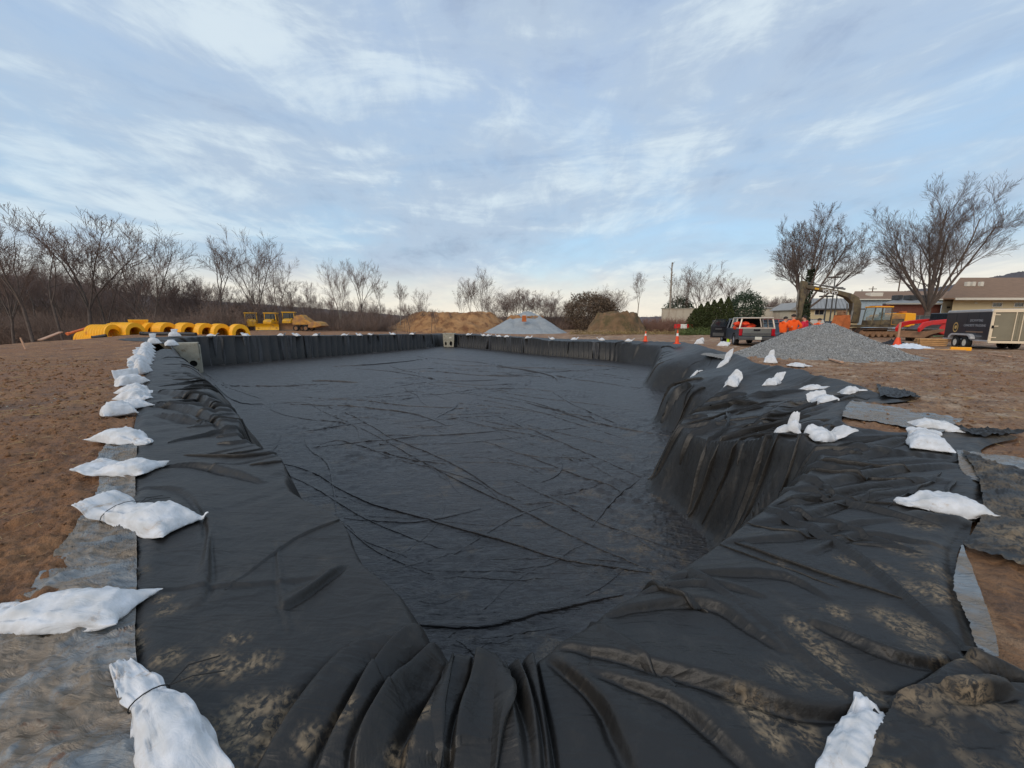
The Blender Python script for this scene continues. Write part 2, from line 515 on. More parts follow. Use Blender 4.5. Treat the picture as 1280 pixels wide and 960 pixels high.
_SB = np.array([(p_[:, 0].min() - a_ * 3.2, p_[:, 0].max() + a_ * 3.2, p_[:, 1].min() - a_ * 3.2, p_[:, 1].max() + a_ * 3.2) for p_, a_, b_, c_ in STROKES])


def strokes(X, Y):
    Z = np.zeros(X.shape)
    hit = (_SB[:, 0] < X.max()) & (_SB[:, 1] > X.min()) & (_SB[:, 2] < Y.max()) & (_SB[:, 3] > Y.min())
    for si in np.where(hit)[0]:
        sp, wd, h, side = STROKES[si]
        m = wd * 3.2
        k = (X > sp[:, 0].min() - m) & (X < sp[:, 0].max() + m) & (Y > sp[:, 1].min() - m) & (Y < sp[:, 1].max() + m)
        if not k.any():
            continue
        x = X[k]; y = Y[k]
        d, u, s_, L = poly_dist(x, y, sp, False)
        env = np.clip(np.sin(np.clip(u / L, 0, 1) * PI), 0, 1) ** 0.55
        wv = 1 + 0.25 * np.sin(u / L * 7 + L * 3)
        rl_s = float(np.hypot(sp[:, 0].mean(), sp[:, 1].mean()))
        nr = max(wd * 0.16, 0.0060 * rl_s, 0.011)
        sd_ = d * s_ * side / wv
        hump = np.where(sd_ > 0, np.exp(-(sd_ / wd) ** 2), np.exp(-(sd_ / nr) ** 2))
        tr = np.exp(-((sd_ + nr * 1.3) / nr) ** 2)
        endfade = np.where((u <= 1e-6) | (u >= L - 1e-6), np.exp(-(d / (wd * 0.4)) ** 2) * 0, 1)
        Z[k] += (1.6 * h * hump - h * 0.8 * tr) * env * endfade
    return Z


def surface(X, Y, folds=True):
    """height of the black fabric; also returns masks"""
    X = np.asarray(X, float); Y = np.asarray(Y, float)
    r = np.hypot(X, Y)
    dC, uC, _, LC = poly_dist(X, Y, CREST)
    inC = inside(X, Y, CREST)
    dT, uT, _, LT = poly_dist(X, Y, TOE)
    inT = inside(X, Y, TOE) & inC
    b = base(X, Y) + 0.02
    droop = 0.06 + 0.74 * sstep(2.6, 4.0, X) * sstep(5.0, 7.6, Y)
    droop = droop * (1 - 0.7 * sstep(26, 34, Y))
    dOu = poly_dist(X, Y, OUTER)[0]
    droop = droop * np.where(inC, 1, sstep(0, 0.9, dOu))
    hs = sstep(2.0, 7.0, r)
    ridge_w = 0.9 + 0.9 * hs
    # pleats run across the rim and down the wall, perpendicular to the crest line
    wob = fbm(X * 0.7, Y * 0.7, 3) * 0.5
    fr = np.where(r < 3.4, 1.25, 1.9)
    shear = np.where(inC, 1, -0.6) * dC * (0.25 + 0.5 * fbm(uC * 0.11 + 5, uC * 0.0 + 1.5, 2) * 2.2)
    fr = fr * np.where(r > 18, 0.24, 1.0)
    irr = 0.35 + 0.9 * np.clip(0.5 + 1.3 * fbm(uC * 0.23, dC * 0.2 + 7.7, 2), 0, 1.3)
    pl = (ridged((uC + shear) * fr + wob * 1.6, dC * 0.33 + 3.3, 2) - 0.45) * irr
    pl2 = ridged((uC - shear * 0.7) * 2.3 * fr + wob * 2, dC * 0.5 + 9.3, 2) - 0.45
    sgn = np.where(inC, -1.0, 1.0)
    t = np.where(inC, dC / (dC + dT + 1e-6), 0)
    t = np.where(inT, 1.0, t)
    wall = np.sin(np.clip(t, 0, 1) * PI)
    if folds:
        t = np.clip(t + wall * (1 - 0.90 * sstep(14, 24, r)) * (0.20 * pl + 0.07 * pl2), 0, 1)
    tw = np.clip(t, 0, 1)
    steep = 1 - (1 - tw) ** 1.7
    round_ = tw ** 1.2; round_ = round_ * round_ * (3 - 2 * round_)
    kk = sstep(6.5, 11, r)
    prof = (steep * (1 - kk) + round_ * kk)
    prof = prof * sstep(-0.02, 0.12, tw)
    rim = b - droop * np.where(inC, 1, np.exp(-dC / ridge_w))
    z = rim * (1 - prof) + FLOOR * prof
    if folds:
        out_amp = np.where(inC, 1, 0.25 + 0.75 * np.exp(-dC / 1.3)) * (1 - prof)
        amp = 0.020 + 0.045 * sstep(4, 12, r) - 0.035 * sstep(18, 28, r)
        leftb = sstep(0.3, -0.6, X)
        amp = amp * 0.9 * np.where(r < 3.4, 0.5, 1.0) * (1 - 0.45 * leftb * sstep(9, 5, r))
        z = z + out_amp * amp * (pl * 1.4 + pl2 * 0.35)
        # slack in the fabric
        z = z + 0.012 * fbm(X * 1.6 + 4, Y * 1.6, 3) * (1 + 1.2 * sstep(3, 12, r)) * (1 - prof)
        z = z + 0.0035 * fbm(X * 9, Y * 9, 3) * (1 - prof) * sstep(14, 5, r)
        # floor sheet: many small crossing wrinkles, long in one direction
        fx = X * 0.80 + Y * 0.60; fy = -X * 0.60 + Y * 0.80
        wx = fbm(X * 0.5, Y * 0.5, 2)
        f1 = ridged(X * 0.55 + wx * 0.9, Y * 2.1 + wx * 1.5, 3)
        f2 = ridged(fx * 0.55 + 7 + wx, fy * 2.6 + wx, 3)
        f3 = ridged(X * 1.9 + 20, Y * 5.0 + wx * 3, 2)
        far_ = sstep(6, 22, r)
        patch = np.clip(0.55 + 1.2 * fbm(X * 0.25 + 3, Y * 0.25, 2), 0.15, 1.2)
        f4 = ridged(X * 4.2 + wx * 2, Y * 9.0 + 11, 2)
        z = z + prof * patch * ((0.034 + 0.050 * far_) * (f1 ** 3) + (0.030 + 0.040 * far_) * (f2 ** 3) + 0.026 * (f3 ** 3) * sstep(26, 12, r) + 0.007 * (f4 ** 2) * sstep(12, 6, r))
        z = z + prof * 0.03 * fbm(X * 0.35, Y * 0.35, 2)
        z = z + strokes(X, Y)
        # wall fabric lies on the floor sheet with a small lip
        z = z + np.where(inT, 0, 0.02) * sstep(0.85, 1.0, t)
    return z, inC, inT, dC, dT, t


def surf(x, y):
    return float(surface(np.array([x]), np.array([y]))[0][0])


def gz(x, y):
    return float(base(np.array([x]), np.array([y]))[0])

# ---------------------------------------------------------------- materials
def material(name):
    global nt
    m = bpy.data.materials.new(name)
    m.use_nodes = True
    nt = m.node_tree
    b = nt.nodes['Principled BSDF']
    return m, b


def noise_(scale, det=4, rough=0.55, vec=None, dist=0.0):
    n = N('ShaderNodeTexNoise')
    n.inputs['Scale'].default_value = scale
    n.inputs['Detail'].default_value = det
    n.inputs['Roughness'].default_value = rough
    n.inputs['Distortion'].default_value = dist
    if vec is not None:
        LK(vec, n.inputs['Vector'])
    return n.outputs[0]


def coords(kind='Object', scale=(1, 1, 1), rot=(0, 0, 0)):
    t = N('ShaderNodeTexCoord')
    m = N('ShaderNodeMapping')
    m.inputs['Scale'].default_value = scale
    m.inputs['Rotation'].default_value = rot
    LK(t.outputs[kind], m.inputs[0])
    return m.outputs[0]


def bump(b, h, strength, dist=0.02):
    n = N('ShaderNodeBump')
    n.inputs['Strength'].default_value = strength
    n.inputs['Distance'].default_value = dist
    LK(h, n.inputs['Height'])
    LK(n.outputs[0], b.inputs['Normal'])


def simple(name, c, rough=0.6, metal=0.0, var=0.25, scale=3.0, bmp=0.15, dirt=None, dirt_amt=0.5, spec=0.5):
    """colour with grain and optional dirt patches"""
    m, b = material(name)
    v = coords()
    n = noise_(scale, 6, 0.6, v)
    c1 = tuple(x * (1 - var) for x in c[:3]) + (1,)
    c2 = tuple(min(1, x * (1 + var)) for x in c[:3]) + (1,)
    k = RAMP(n, [(0.3, c1), (0.7, c2)], 'LINEAR')
    if dirt:
        n2 = noise_(scale * 0.8, 8, 0.7, v)
        k = MIX(RAMP(n2, [(0.62 - dirt_amt * 0.25, 0.0), (0.72 - dirt_amt * 0.1, 1.0)]), k, dirt)
    LK(k, b.inputs['Base Color'])
    b.inputs['Roughness'].default_value = rough
    b.inputs['Metallic'].default_value = metal
    b.inputs['Specular IOR Level'].default_value = spec
    if bmp:
        bump(b, noise_(scale * 6, 5, 0.6, v), bmp)
    return m


def L3(r, g, b):
    return lin((r, g, b))


MUD = L3(150, 116, 82)
M = {}


def ATTR(name):
    n = N('ShaderNodeAttribute', attribute_name=name)
    return n.outputs['Fac']


# earth
m, b = material('bare_earth')
v = coords()
n1_ = noise_(0.16, 5, 0.6, v); n2_ = noise_(1.3, 7, 0.65, v); n3_ = noise_(14, 6, 0.7, v); n5_ = noise_(60, 3, 0.7, v)
cA = RAMP(n2_, [(0.30, L3(100, 68, 43)), (0.50, L3(150, 106, 68)), (0.70, L3(188, 144, 102))], 'LINEAR')
cB = RAMP(n2_, [(0.30, L3(110, 78, 54)), (0.5, L3(164, 126, 92)), (0.70, L3(210, 188, 164))], 'LINEAR')
sxyz = N('ShaderNodeSeparateXYZ'); LK(v, sxyz.inputs[0])
rm = MATH('MULTIPLY_ADD', sxyz.outputs[0], 0.07, 0.35, clamp=True)
k = MIX(rm, cA, cB)
k = MIX(RAMP(n1_, [(0.42, 0.0), (0.62, 0.55)]), k, L3(152, 104, 66))
k = MIX(RAMP(n3_, [(0.35, 0.55), (0.55, 0.0)]), k, L3(66, 44, 31))
k = MIX(RAMP(n5_, [(0.62, 0.0), (0.75, 0.5)]), k, L3(176, 150, 124))
far = N('ShaderNodeVectorMath', operation='LENGTH'); LK(v, far.inputs[0])
fm = RAMP(MATH('ADD', MATH('MULTIPLY', far.outputs['Value'], 0.0045), MATH('MULTIPLY', n1_, 0.25)), [(0.46, 0.0), (0.60, 1.0)])
k = MIX(fm, k, RAMP(n2_, [(0.3, L3(92, 84, 58)), (0.7, L3(128, 112, 76))], 'LINEAR'))
LK(k, b.inputs['Base Color'])
LK(RAMP(n2_, [(0.3, 0.62), (0.7, 0.95)]), b.inputs['Roughness'])
bump(b, MATH('ADD', MATH('MULTIPLY', n3_, 1.0), MATH('MULTIPLY', n2_, 2.0)), 1.0, 0.09)
M['earth'] = m


def fabric(name, c, rough, sheen_c=None, mudc=MUD, weave=260, spec=0.5, dust=0.18, fine_w=0.0):
    m, b = material(name)
    v = coords()
    n = noise_(1.1, 5, 0.6, v)
    k = RAMP(n, [(0.3, tuple(x * 0.8 for x in c[:3]) + (1,)), (0.7, tuple(x * 1.25 for x in c[:3]) + (1,))], 'LINEAR')
    # dusty film
    d = noise_(3.5, 8, 0.72, v, 0.6)
    k = MIX(RAMP(d, [(0.50, 0.0), (0.80, dust * 3)]), k, L3(96, 88, 76))
    # mud carried by the vertex attribute, broken up by noise
    a = ATTR('mud')
    d2 = noise_(26, 8, 0.75, v, 0.8)
    mm = MATH('MULTIPLY', a, RAMP(d2, [(0.41, 0.0), (0.54, 1.0)]))
    k = MIX(mm, k, MIX(noise_(60, 4, 0.7, v), L3(108, 90, 70), L3(150, 132, 106)))
    LK(k, b.inputs['Base Color'])
    rr = MATH('MULTIPLY_ADD', n, 0.16, rough - 0.08)
    LK(MATH('ADD', rr, MATH('MULTIPLY', mm, 0.3)), b.inputs['Roughness'])
    b.inputs['Specular IOR Level'].default_value = spec
    w1 = N('ShaderNodeTexWave'); w1.inputs['Scale'].default_value = weave; w1.inputs['Distortion'].default_value = 1.0
    LK(v, w1.inputs['Vector'])
    fine = noise_(38, 5, 0.6, v)
    hgt = MATH('ADD', MATH('MULTIPLY', fine, 0.25), MATH('ADD', MATH('MULTIPLY', mm, 0.35), MATH('MULTIPLY', noise_(7, 5, 0.6, v, 0.5), 0.8)))
    if fine_w:      # short crossing wrinkles of the thin sheet
        va = coords(scale=(1.1, 4.2, 1), rot=(0, 0, 0.15)); vb = coords(scale=(1.0, 3.6, 1), rot=(0, 0, -0.55))
        ra = MATH('ABSOLUTE', MATH('SUBTRACT', noise_(1.6, 3, 0.55, va, 0.6), 0.5)); rb = MATH('ABSOLUTE', MATH('SUBTRACT', noise_(1.3, 3, 0.55, vb, 0.6), 0.5))
        hgt = MATH('SUBTRACT', hgt, MATH('MULTIPLY', MATH('ADD', MATH('MINIMUM', ra, 0.09), MATH('MINIMUM', rb, 0.09)), fine_w))
    bump(b, hgt, 0.45, 0.02)
    return m


M['wall_fabric'] = fabric('black_woven_fabric', L3(34, 32, 30), 0.48, spec=0.42, dust=0.10, fine_w=3.0)
M['floor_sheet'] = fabric('grey_black_membrane', L3(48, 46, 46), 0.40, spec=0.52, dust=0.10, fine_w=14.0)
# grey plastic sheeting with mud
m, b = material('grey_plastic_sheeting')
v = coords()
n = noise_(2.2, 6, 0.6, v)
k = RAMP(n, [(0.3, L3(98, 103, 106)), (0.7, L3(136, 141, 144))], 'LINEAR')
k = MIX(RAMP(noise_(2.6, 8, 0.72, v, 0.8), [(0.40, 0.0), (0.56, 0.85)]), k, L3(120, 102, 80))
k = MIX(RAMP(noise_(9, 7, 0.75, v, 0.6), [(0.60, 0.0), (0.68, 0.9)]), k, L3(108, 78, 56))
LK(k, b.inputs['Base Color'])
LK(RAMP(n, [(0.3, 0.18), (0.7, 0.38)]), b.inputs['Roughness'])
vw = coords(scale=(1, 3.2, 1), rot=(0, 0, 0.3))
bump(b, MATH('ADD', noise_(7, 6, 0.6, vw, 1.0), MATH('MULTIPLY', noise_(2.5, 3, 0.6, vw), 2.0)), 0.7, 0.03)
M['plastic'] = m
# sandbag cloth
m, b = material('white_sandbag_cloth')
v = coords()
n = noise_(9, 6, 0.6, v)
k = RAMP(n, [(0.3, L3(192, 191, 189)), (0.7, L3(220, 220, 222))], 'LINEAR')
k = MIX(RAMP(noise_(5, 8, 0.75, v, 0.8), [(0.57, 0.0), (0.72, 0.8)]), k, L3(170, 146, 120))
LK(k, b.inputs['Base Color'])
b.inputs['Roughness'].default_value = 0.75
vs_ = coords(scale=(5, 13, 13))
bump(b, MATH('ADD', MATH('MULTIPLY', noise_(60, 2, 0.5, v), 0.15), MATH('MULTIPLY', noise_(1.0, 4, 0.55, vs_, 0.8), 1.6)), 0.35, 0.02)
M['sandbag'] = m

M['straw'] = simple('pale_straw', L3(172, 146, 104), 0.9, var=0.15, bmp=0)
M['twine'] = simple('dark_twine', L3(40, 38, 36), 0.8)
M['concrete'] = simple('pale_concrete', L3(158, 152, 136), 0.9, var=0.15, scale=4, dirt=L3(120, 104, 82), dirt_amt=0.4)
M['dark'] = simple('void_shade_black', L3(24, 23, 22), 0.95, bmp=0)  # near-black: painted shade inside voids, also used for small dark parts
M['chamber'] = simple('orange_plastic', L3(248, 180, 16), 0.5, var=0.07, scale=1.5, dirt=L3(205, 130, 48), dirt_amt=0.15)
M['blackpipe'] = simple('black_pipe_plastic', L3(34, 35, 38), 0.5)
M['wood'] = simple('raw_lumber', L3(190, 146, 98), 0.85, var=0.2, scale=5)
M['palewood'] = simple('weathered_board', L3(190, 150, 122), 0.85, var=0.15, scale=5)
M['orangepipe'] = simple('orange_pipe', L3(226, 120, 66), 0.6)
M['yellow'] = simple('yellow_machine_paint', L3(222, 165, 24), 0.42, var=0.12, scale=1.2, dirt=L3(168, 126, 70), dirt_amt=0.5)
M['mudyellow'] = simple('muddy_yellow_paint', L3(196, 142, 50), 0.7, var=0.18, scale=1.5, dirt=L3(150, 108, 72), dirt_amt=1.1)
M['brightyellow'] = simple('orange_yellow_counterweight_paint', L3(246, 168, 12), 0.4, var=0.05)
M['grime'] = simple('grimy_boom_paint', L3(106, 92, 66), 0.6, var=0.3, scale=2, dirt=L3(66, 56, 48), dirt_amt=0.8)
M['steel'] = simple('worn_steel', L3(126, 122, 116), 0.45, 0.5, var=0.2, dirt=L3(110, 86, 62), dirt_amt=0.6)
M['mudsteel'] = simple('mud_caked_steel', L3(134, 100, 72), 0.85, var=0.25, scale=3)
M['track'] = simple('track_rubber', L3(46, 40, 36), 0.85, dirt=L3(104, 76, 54), dirt_amt=0.9)
M['rust'] = simple('rust', L3(176, 96, 48), 0.85, var=0.3, scale=3)
M['rubber'] = simple('tyre_rubber', L3(28, 28, 29), 0.8, dirt=L3(84, 66, 52), dirt_amt=0.3)
M['rim'] = simple('pale_wheel_rim', L3(180, 182, 186), 0.4, 0.4, var=0.1)
M['glass'] = simple('dark_glass', L3(34, 42, 48), 0.08, var=0.2, bmp=0, spec=0.8)
m, b = material('clear_glass')
b.inputs['Base Color'].default_value = L3(150, 170, 170)
b.inputs['Roughness'].default_value = 0.05
b.inputs['Alpha'].default_value = 0.28
LK(RAMP(noise_(3, 2), [(0.3, 0.22), (0.7, 0.34)]), b.inputs['Alpha'])
M['clear'] = m
M['greypaint'] = simple('grey_green_car_paint', L3(118, 120, 116), 0.35, 0.3, var=0.08, dirt=L3(112, 100, 86), dirt_amt=0.3)
M['tan_paint'] = simple('champagne_paint', L3(196, 182, 166), 0.35, 0.2, var=0.06)
M['silver'] = simple('silver_paint', L3(176, 178, 180), 0.35, 0.4, var=0.06)
M['blackpaint'] = simple('black_car_paint', L3(24, 26, 32), 0.25, var=0.1, dirt=L3(70, 60, 52), dirt_amt=0.1)
M['bluepaint'] = simple('dark_blue_car_paint', L3(52, 70, 92), 0.3, 0.2, var=0.08)
M['slatepaint'] = simple('slate_car_paint', L3(74, 82, 92), 0.3, 0.3, var=0.08)
M['redpaint'] = simple('red_paint', L3(206, 34, 32), 0.4, var=0.1, dirt=L3(150, 60, 44), dirt_amt=0.2)
M['redcar'] = simple('faded_red_paint', L3(158, 70, 62), 0.4, var=0.08)
M['bumper'] = simple('dull_bumper', L3(84, 84, 84), 0.5, 0.3)
M['taillight'] = simple('red_lamp_lens', L3(170, 22, 34), 0.2, var=0.1, bmp=0)
M['plate'] = simple('white_number_plate', L3(214, 214, 204), 0.5, var=0.05, bmp=0)
M['orangebits'] = simple('safety_orange_gear', L3(236, 74, 34), 0.7, var=0.12)
M['hivis_orange'] = simple('hi_vis_orange_cloth', L3(250, 92, 18), 0.85, var=0.10, scale=6)
M['hivis_red'] = simple('crimson_cloth', L3(206, 34, 62), 0.85, var=0.10, scale=6)
M['hivis_lime'] = simple('hi_vis_lime_cloth', L3(196, 232, 28), 0.85, var=0.08, scale=6)
M['denim'] = simple('dark_work_trousers', L3(52, 50, 54), 0.9, var=0.2, scale=6)
M['blackcloth'] = simple('black_cloth', L3(26, 26, 30), 0.9, var=0.2, scale=6)
M['skin'] = simple('skin', L3(196, 146, 120), 0.6, var=0.08, scale=8, bmp=0.05)
M['hair'] = simple('dark_hair', L3(42, 32, 26), 0.8)
M['bark'] = simple('grey_brown_bark', L3(100, 88, 80), 0.95, var=0.3, scale=3)
M['twig'] = simple('fine_twigs', L3(112, 98, 92), 0.95, var=0.25, scale=0.8, bmp=0)
M['twigfar'] = simple('brown_woodland_twigs', L3(122, 104, 96), 0.95, var=0.3, scale=0.3, bmp=0)
M['palebark'] = simple('pale_bark', L3(150, 140, 128), 0.95, var=0.2, scale=3)
M['brush'] = simple('dry_brush', L3(132, 112, 100), 0.95, var=0.35, scale=0.25, bmp=0)
M['redbrush'] = simple('reddish_brush_stems', L3(150, 116, 100), 0.95, var=0.3, scale=0.4, bmp=0)
M['ivy'] = simple('dark_ivy', L3(46, 58, 34), 0.8, var=0.35, scale=2, bmp=0)
M['cedar'] = simple('hedge_foliage', L3(58, 66, 28), 0.85, var=0.45, scale=1.2, bmp=0)
M['pine'] = simple('pine_foliage', L3(52, 68, 46), 0.85, var=0.35, scale=1, bmp=0)
M['brownleaf'] = simple('brown_withered_leaves', L3(98, 82, 66), 0.9, var=0.35, scale=0.8, bmp=0)
M['hill'] = simple('wooded_hillside', L3(86, 80, 82), 1.0, var=0.2, scale=0.05, bmp=0)
M['drygrass'] = simple('dry_grass', L3(142, 122, 82), 0.95, var=0.3, scale=1.0, bmp=0)
M['greengrass'] = simple('dull_green_grass', L3(92, 104, 58), 0.95, var=0.25, scale=0.6, bmp=0.4)
M['gravel'] = simple('grey_crushed_stone', L3(134, 132, 128), 0.95, var=0.35, scale=22, bmp=0.9)
M['stonelight'] = simple('pale_stone_chips', L3(176, 175, 172), 0.9, var=0.3, scale=4)
M['stonedark'] = simple('dark_stone_chips', L3(106, 105, 103), 0.9, var=0.3, scale=4)
M['bluegravel'] = simple('blue_grey_aggregate', L3(144, 148, 150), 0.95, var=0.14, scale=1.0, bmp=0.5)
M['orangesoil'] = simple('orange_brown_soil', L3(158, 118, 78), 0.95, var=0.28, scale=0.8, bmp=0.8, dirt=L3(112, 74, 46), dirt_amt=0.7)
M['darksoil'] = simple('weedy_brown_soil', L3(118, 92, 66), 0.95, var=0.3, scale=0.9, bmp=0.8, dirt=L3(86, 74, 48), dirt_amt=0.8)
M['shingle'] = simple('brown_roof_shingles', L3(132, 104, 82), 0.95, var=0.12, scale=1.5, bmp=0.4)
M['cream'] = simple('cream_wall', L3(206, 188, 150), 0.9, var=0.05, scale=0.6)
M['offwhite'] = simple('off_white_trim', L3(214, 206, 190), 0.8, var=0.05)
M['palewall'] = simple('pale_masonry_wall', L3(192, 180, 160), 0.95, var=0.08, scale=0.4, dirt=L3(170, 152, 134), dirt_amt=0.6)
M['metalroof'] = simple('grey_metal_roof', L3(150, 148, 144), 0.7, 0.0, var=0.08, scale=0.6)
M['bluewall'] = simple('blue_grey_metal_siding', L3(164, 176, 184), 0.6, var=0.08, scale=0.6)
M['flatroof'] = simple('pale_flat_roof', L3(166, 164, 160), 0.9)
M['whiteplastic'] = simple('white_crumpled_plastic', L3(214, 218, 224), 0.4, var=0.08, scale=5)
M['trailerblack'] = simple('black_trailer_skin', L3(36, 40, 48), 0.35, var=0.1, scale=1.5)
M['alu'] = simple('pale_aluminium', L3(196, 196, 196), 0.4, 0.3, var=0.07)
M['sunlitframe'] = simple('sunlit_cream_frame', L3(226, 206, 176), 0.5, var=0.05)  # cream trim with warm sunlight put into its colour
M['olive'] = simple('olive_grey_panel', L3(128, 120, 100), 0.7, var=0.08, scale=2)
M['whitetext'] = simple('white_lettering', L3(225, 225, 222), 0.6, var=0.02, bmp=0)
M['greytext'] = simple('grey_lettering', L3(150, 150, 154), 0.6, var=0.02, bmp=0)
M['tantext'] = simple('tan_lettering', L3(130, 104, 84), 0.6, var=0.02, bmp=0)
M['gold'] = simple('gold_emblem', L3(196, 160, 96), 0.6, var=0.1, bmp=0)
M['cone'] = simple('orange_cone_plastic', L3(240, 84, 40), 0.6, var=0.06)
M['reflect'] = simple('white_reflective_band', L3(230, 226, 218), 0.5, var=0.04, bmp=0)
M['pole'] = simple('grey_steel_pole', L3(84, 82, 80), 0.6, 0.3)
M['utilitywood'] = simple('utility_pole_wood', L3(104, 88, 76), 0.95)
m, b = material('red_brick_wall')
v = coords(rot=(R(90), 0, 0))
br = N('ShaderNodeTexBrick'); LK(v, br.inputs['Vector'])
br.inputs['Color1'].default_value = L3(136, 72, 60); br.inputs['Color2'].default_value = L3(158, 92, 76); br.inputs['Mortar'].default_value = L3(150, 128, 116)
br.inputs['Scale'].default_value = 4.5
LK(br.outputs[0], b.inputs['Base Color']); b.inputs['Roughness'].default_value = 0.9
M['brick'] = m


# ---------------------------------------------------------------- mesh helpers
def tag(o, label=None, cat=None, group=None, kind=None):
    if label: o['label'] = label
    if cat: o['category'] = cat
    if group: o['group'] = group
    if kind: o['kind'] = kind
    return o


def link_mesh(name, me, mat, parent=None, smooth=False):
    if mat is not None:
        me.materials.append(mat)
    if smooth:
        me.polygons.foreach_set('use_smooth', np.ones(len(me.polygons), bool))
    o = bpy.data.objects.new(name, me)
    col.objects.link(o)
    if parent is not None:
        o.parent = parent
    return o


def np_mesh(name, verts, faces):
    """faces: Mx3 or Mx4 int array"""
    me = bpy.data.meshes.new(name)
    verts = np.asarray(verts, np.float32); faces = np.asarray(faces, np.int32)
    k = faces.shape[1]
    me.vertices.add(len(verts)); me.vertices.foreach_set('co', verts.ravel())
    me.loops.add(faces.size); me.loops.foreach_set('vertex_index', faces.ravel())
    me.polygons.add(len(faces)); me.polygons.foreach_set('loop_start', np.arange(0, faces.size, k, dtype=np.int32))
    me.update(calc_edges=True)
    me.validate()
    return me


def np_obj(name, verts, faces, mat, parent=None, smooth=False):
    return link_mesh(name, np_mesh(name, verts, faces), mat, parent, smooth)


def thing(name, label, cat, loc=(0, 0, 0), rz=0.0, group=None):
    o = bpy.data.objects.new(name, None)
    o.empty_display_size = 0.3
    col.objects.link(o)
    o.location = loc
    o.rotation_euler = (0, 0, rz)
    return tag(o, label, cat, group)


class MB:
    def __init__(self):
        self.v = []; self.f = []

    def add(self, vs, fs):
        n = len(self.v)
        self.v += [tuple(p) for p in vs]
        self.f += [tuple(i + n for i in f) for f in fs]
        return self

    def box(self, c, s, rot=None, taper=None, bev=0.0):
        x, y, z = s[0] / 2, s[1] / 2, s[2] / 2
        if bev > 0:
            bm = bmesh.new()
            bmesh.ops.create_cube(bm, size=1)
            bmesh.ops.scale(bm, vec=s, verts=bm.verts)
            bmesh.ops.bevel(bm, geom=bm.edges[:], offset=bev, segments=2, affect='EDGES', profile=0.5)
            vs = [Vector(q.co) for q in bm.verts]
            bm.verts.index_update()
            fs = [[q.index for q in f.verts] for f in bm.faces]
            bm.free()
        else:
            vs = [Vector((a * x, b_ * y, c_ * z)) for a in (-1, 1) for b_ in (-1, 1) for c_ in (-1, 1)]
            fs = [(0, 1, 3, 2), (4, 6, 7, 5), (0, 4, 5, 1), (2, 3, 7, 6), (0, 2, 6, 4), (1, 5, 7, 3)]
        if taper:
            vs = [Vector((p.x * (taper[0] if p.z > 0 else 1), p.y * (taper[1] if p.z > 0 else 1), p.z)) for p in vs]
        if rot is not None:
            mt = Matrix.Rotation(rot[2], 3, 'Z') @ Matrix.Rotation(rot[1], 3, 'Y') @ Matrix.Rotation(rot[0], 3, 'X')
            vs = [mt @ p for p in vs]
        cc = Vector(c)
        return self.add([p + cc for p in vs], fs)

    def cyl(self, a, b_, r, r2=None, n=12, caps=True):
        a = Vector(a); b_ = Vector(b_)
        r2 = r if r2 is None else r2
        d = (b_ - a).normalized()
        u = d.orthogonal().normalized(); w_ = d.cross(u)
        vs = []
        for q, rr in ((a, r), (b_, r2)):
            for i in range(n):
                t = 2 * PI * i / n
                vs.append(q + (u * math.cos(t) + w_ * math.sin(t)) * rr)
        fs = [(i, (i + 1) % n, n + (i + 1) % n, n + i) for i in range(n)]
        if caps:
            fs += [tuple(range(n - 1, -1, -1)), tuple(range(n, 2 * n))]
        return self.add(vs, fs)

    def tube(self, pts, r, n=6):
        for i in range(len(pts) - 1):
            ra = r[i] if isinstance(r, (list, tuple)) else r
            rb = r[i + 1] if isinstance(r, (list, tuple)) else r
            self.cyl(pts[i], pts[i + 1], ra, rb, n)
        return self

    def prism(self, prof, axis, a, b_, bev=None):
        """profile (2D) extruded along axis from a to b; the other two axes in xyz order"""
        n = len(prof)
        vs = []
        for t in (a, b_):
            for p, q in prof:
                if axis == 'x': vs.append((t, p, q))
                elif axis == 'y': vs.append((p, t, q))
                else: vs.append((p, q, t))
        fs = [(i, (i + 1) % n, n + (i + 1) % n, n + i) for i in range(n)]
        fs += [tuple(range(n - 1, -1, -1)), tuple(range(n, 2 * n))]
        return self.add(vs, fs)

    def quad(self, a, b_, c, d):
        return self.add([a, b_, c, d], [(0, 1, 2, 3)])

    def build(self, name, mat, parent=None, smooth=False, bevel=0.0):
        me = bpy.data.meshes.new(name)
        me.from_pydata([tuple(p) for p in self.v], [], self.f)
        bm = bmesh.new(); bm.from_mesh(me)
        bmesh.ops.recalc_face_normals(bm, faces=bm.faces[:])
        bm.to_mesh(me); bm.free()
        o = link_mesh(name, me, mat, parent, smooth)
        if bevel > 0:
            md = o.modifiers.new('bevel', 'BEVEL'); md.width = bevel; md.segments = 2; md.limit_method = 'ANGLE'
        return o


def copy_tree(o, parent=None):
    c = o.copy()
    col.objects.link(c)
    c.parent = parent
    for ch in list(o.children):
        copy_tree(ch, c)
    return c


def text_obj(name, s, size, mat, parent, loc, rot, ext=0.004, width=None):
    cu = bpy.data.curves.new(name, 'FONT')
    cu.body = s; cu.size = size; cu.extrude = ext; cu.align_x = 'CENTER'; cu.align_y = 'CENTER'
    cu.offset = 0.012 * size
    tmp = bpy.data.objects.new(name + '_curve', cu)
    col.objects.link(tmp)
    dg = bpy.context.evaluated_depsgraph_get()
    me = bpy.data.meshes.new_from_object(tmp.evaluated_get(dg))
    bpy.data.objects.remove(tmp)
    if width:
        xs = [q.co.x for q in me.vertices]
        k_ = width / (max(xs) - min(xs))
        for q in me.vertices:
            q.co.x *= k_
    me.materials.clear()
    o = link_mesh(name, me, mat, parent)
    o.location = loc; o.rotation_euler = rot
    return o


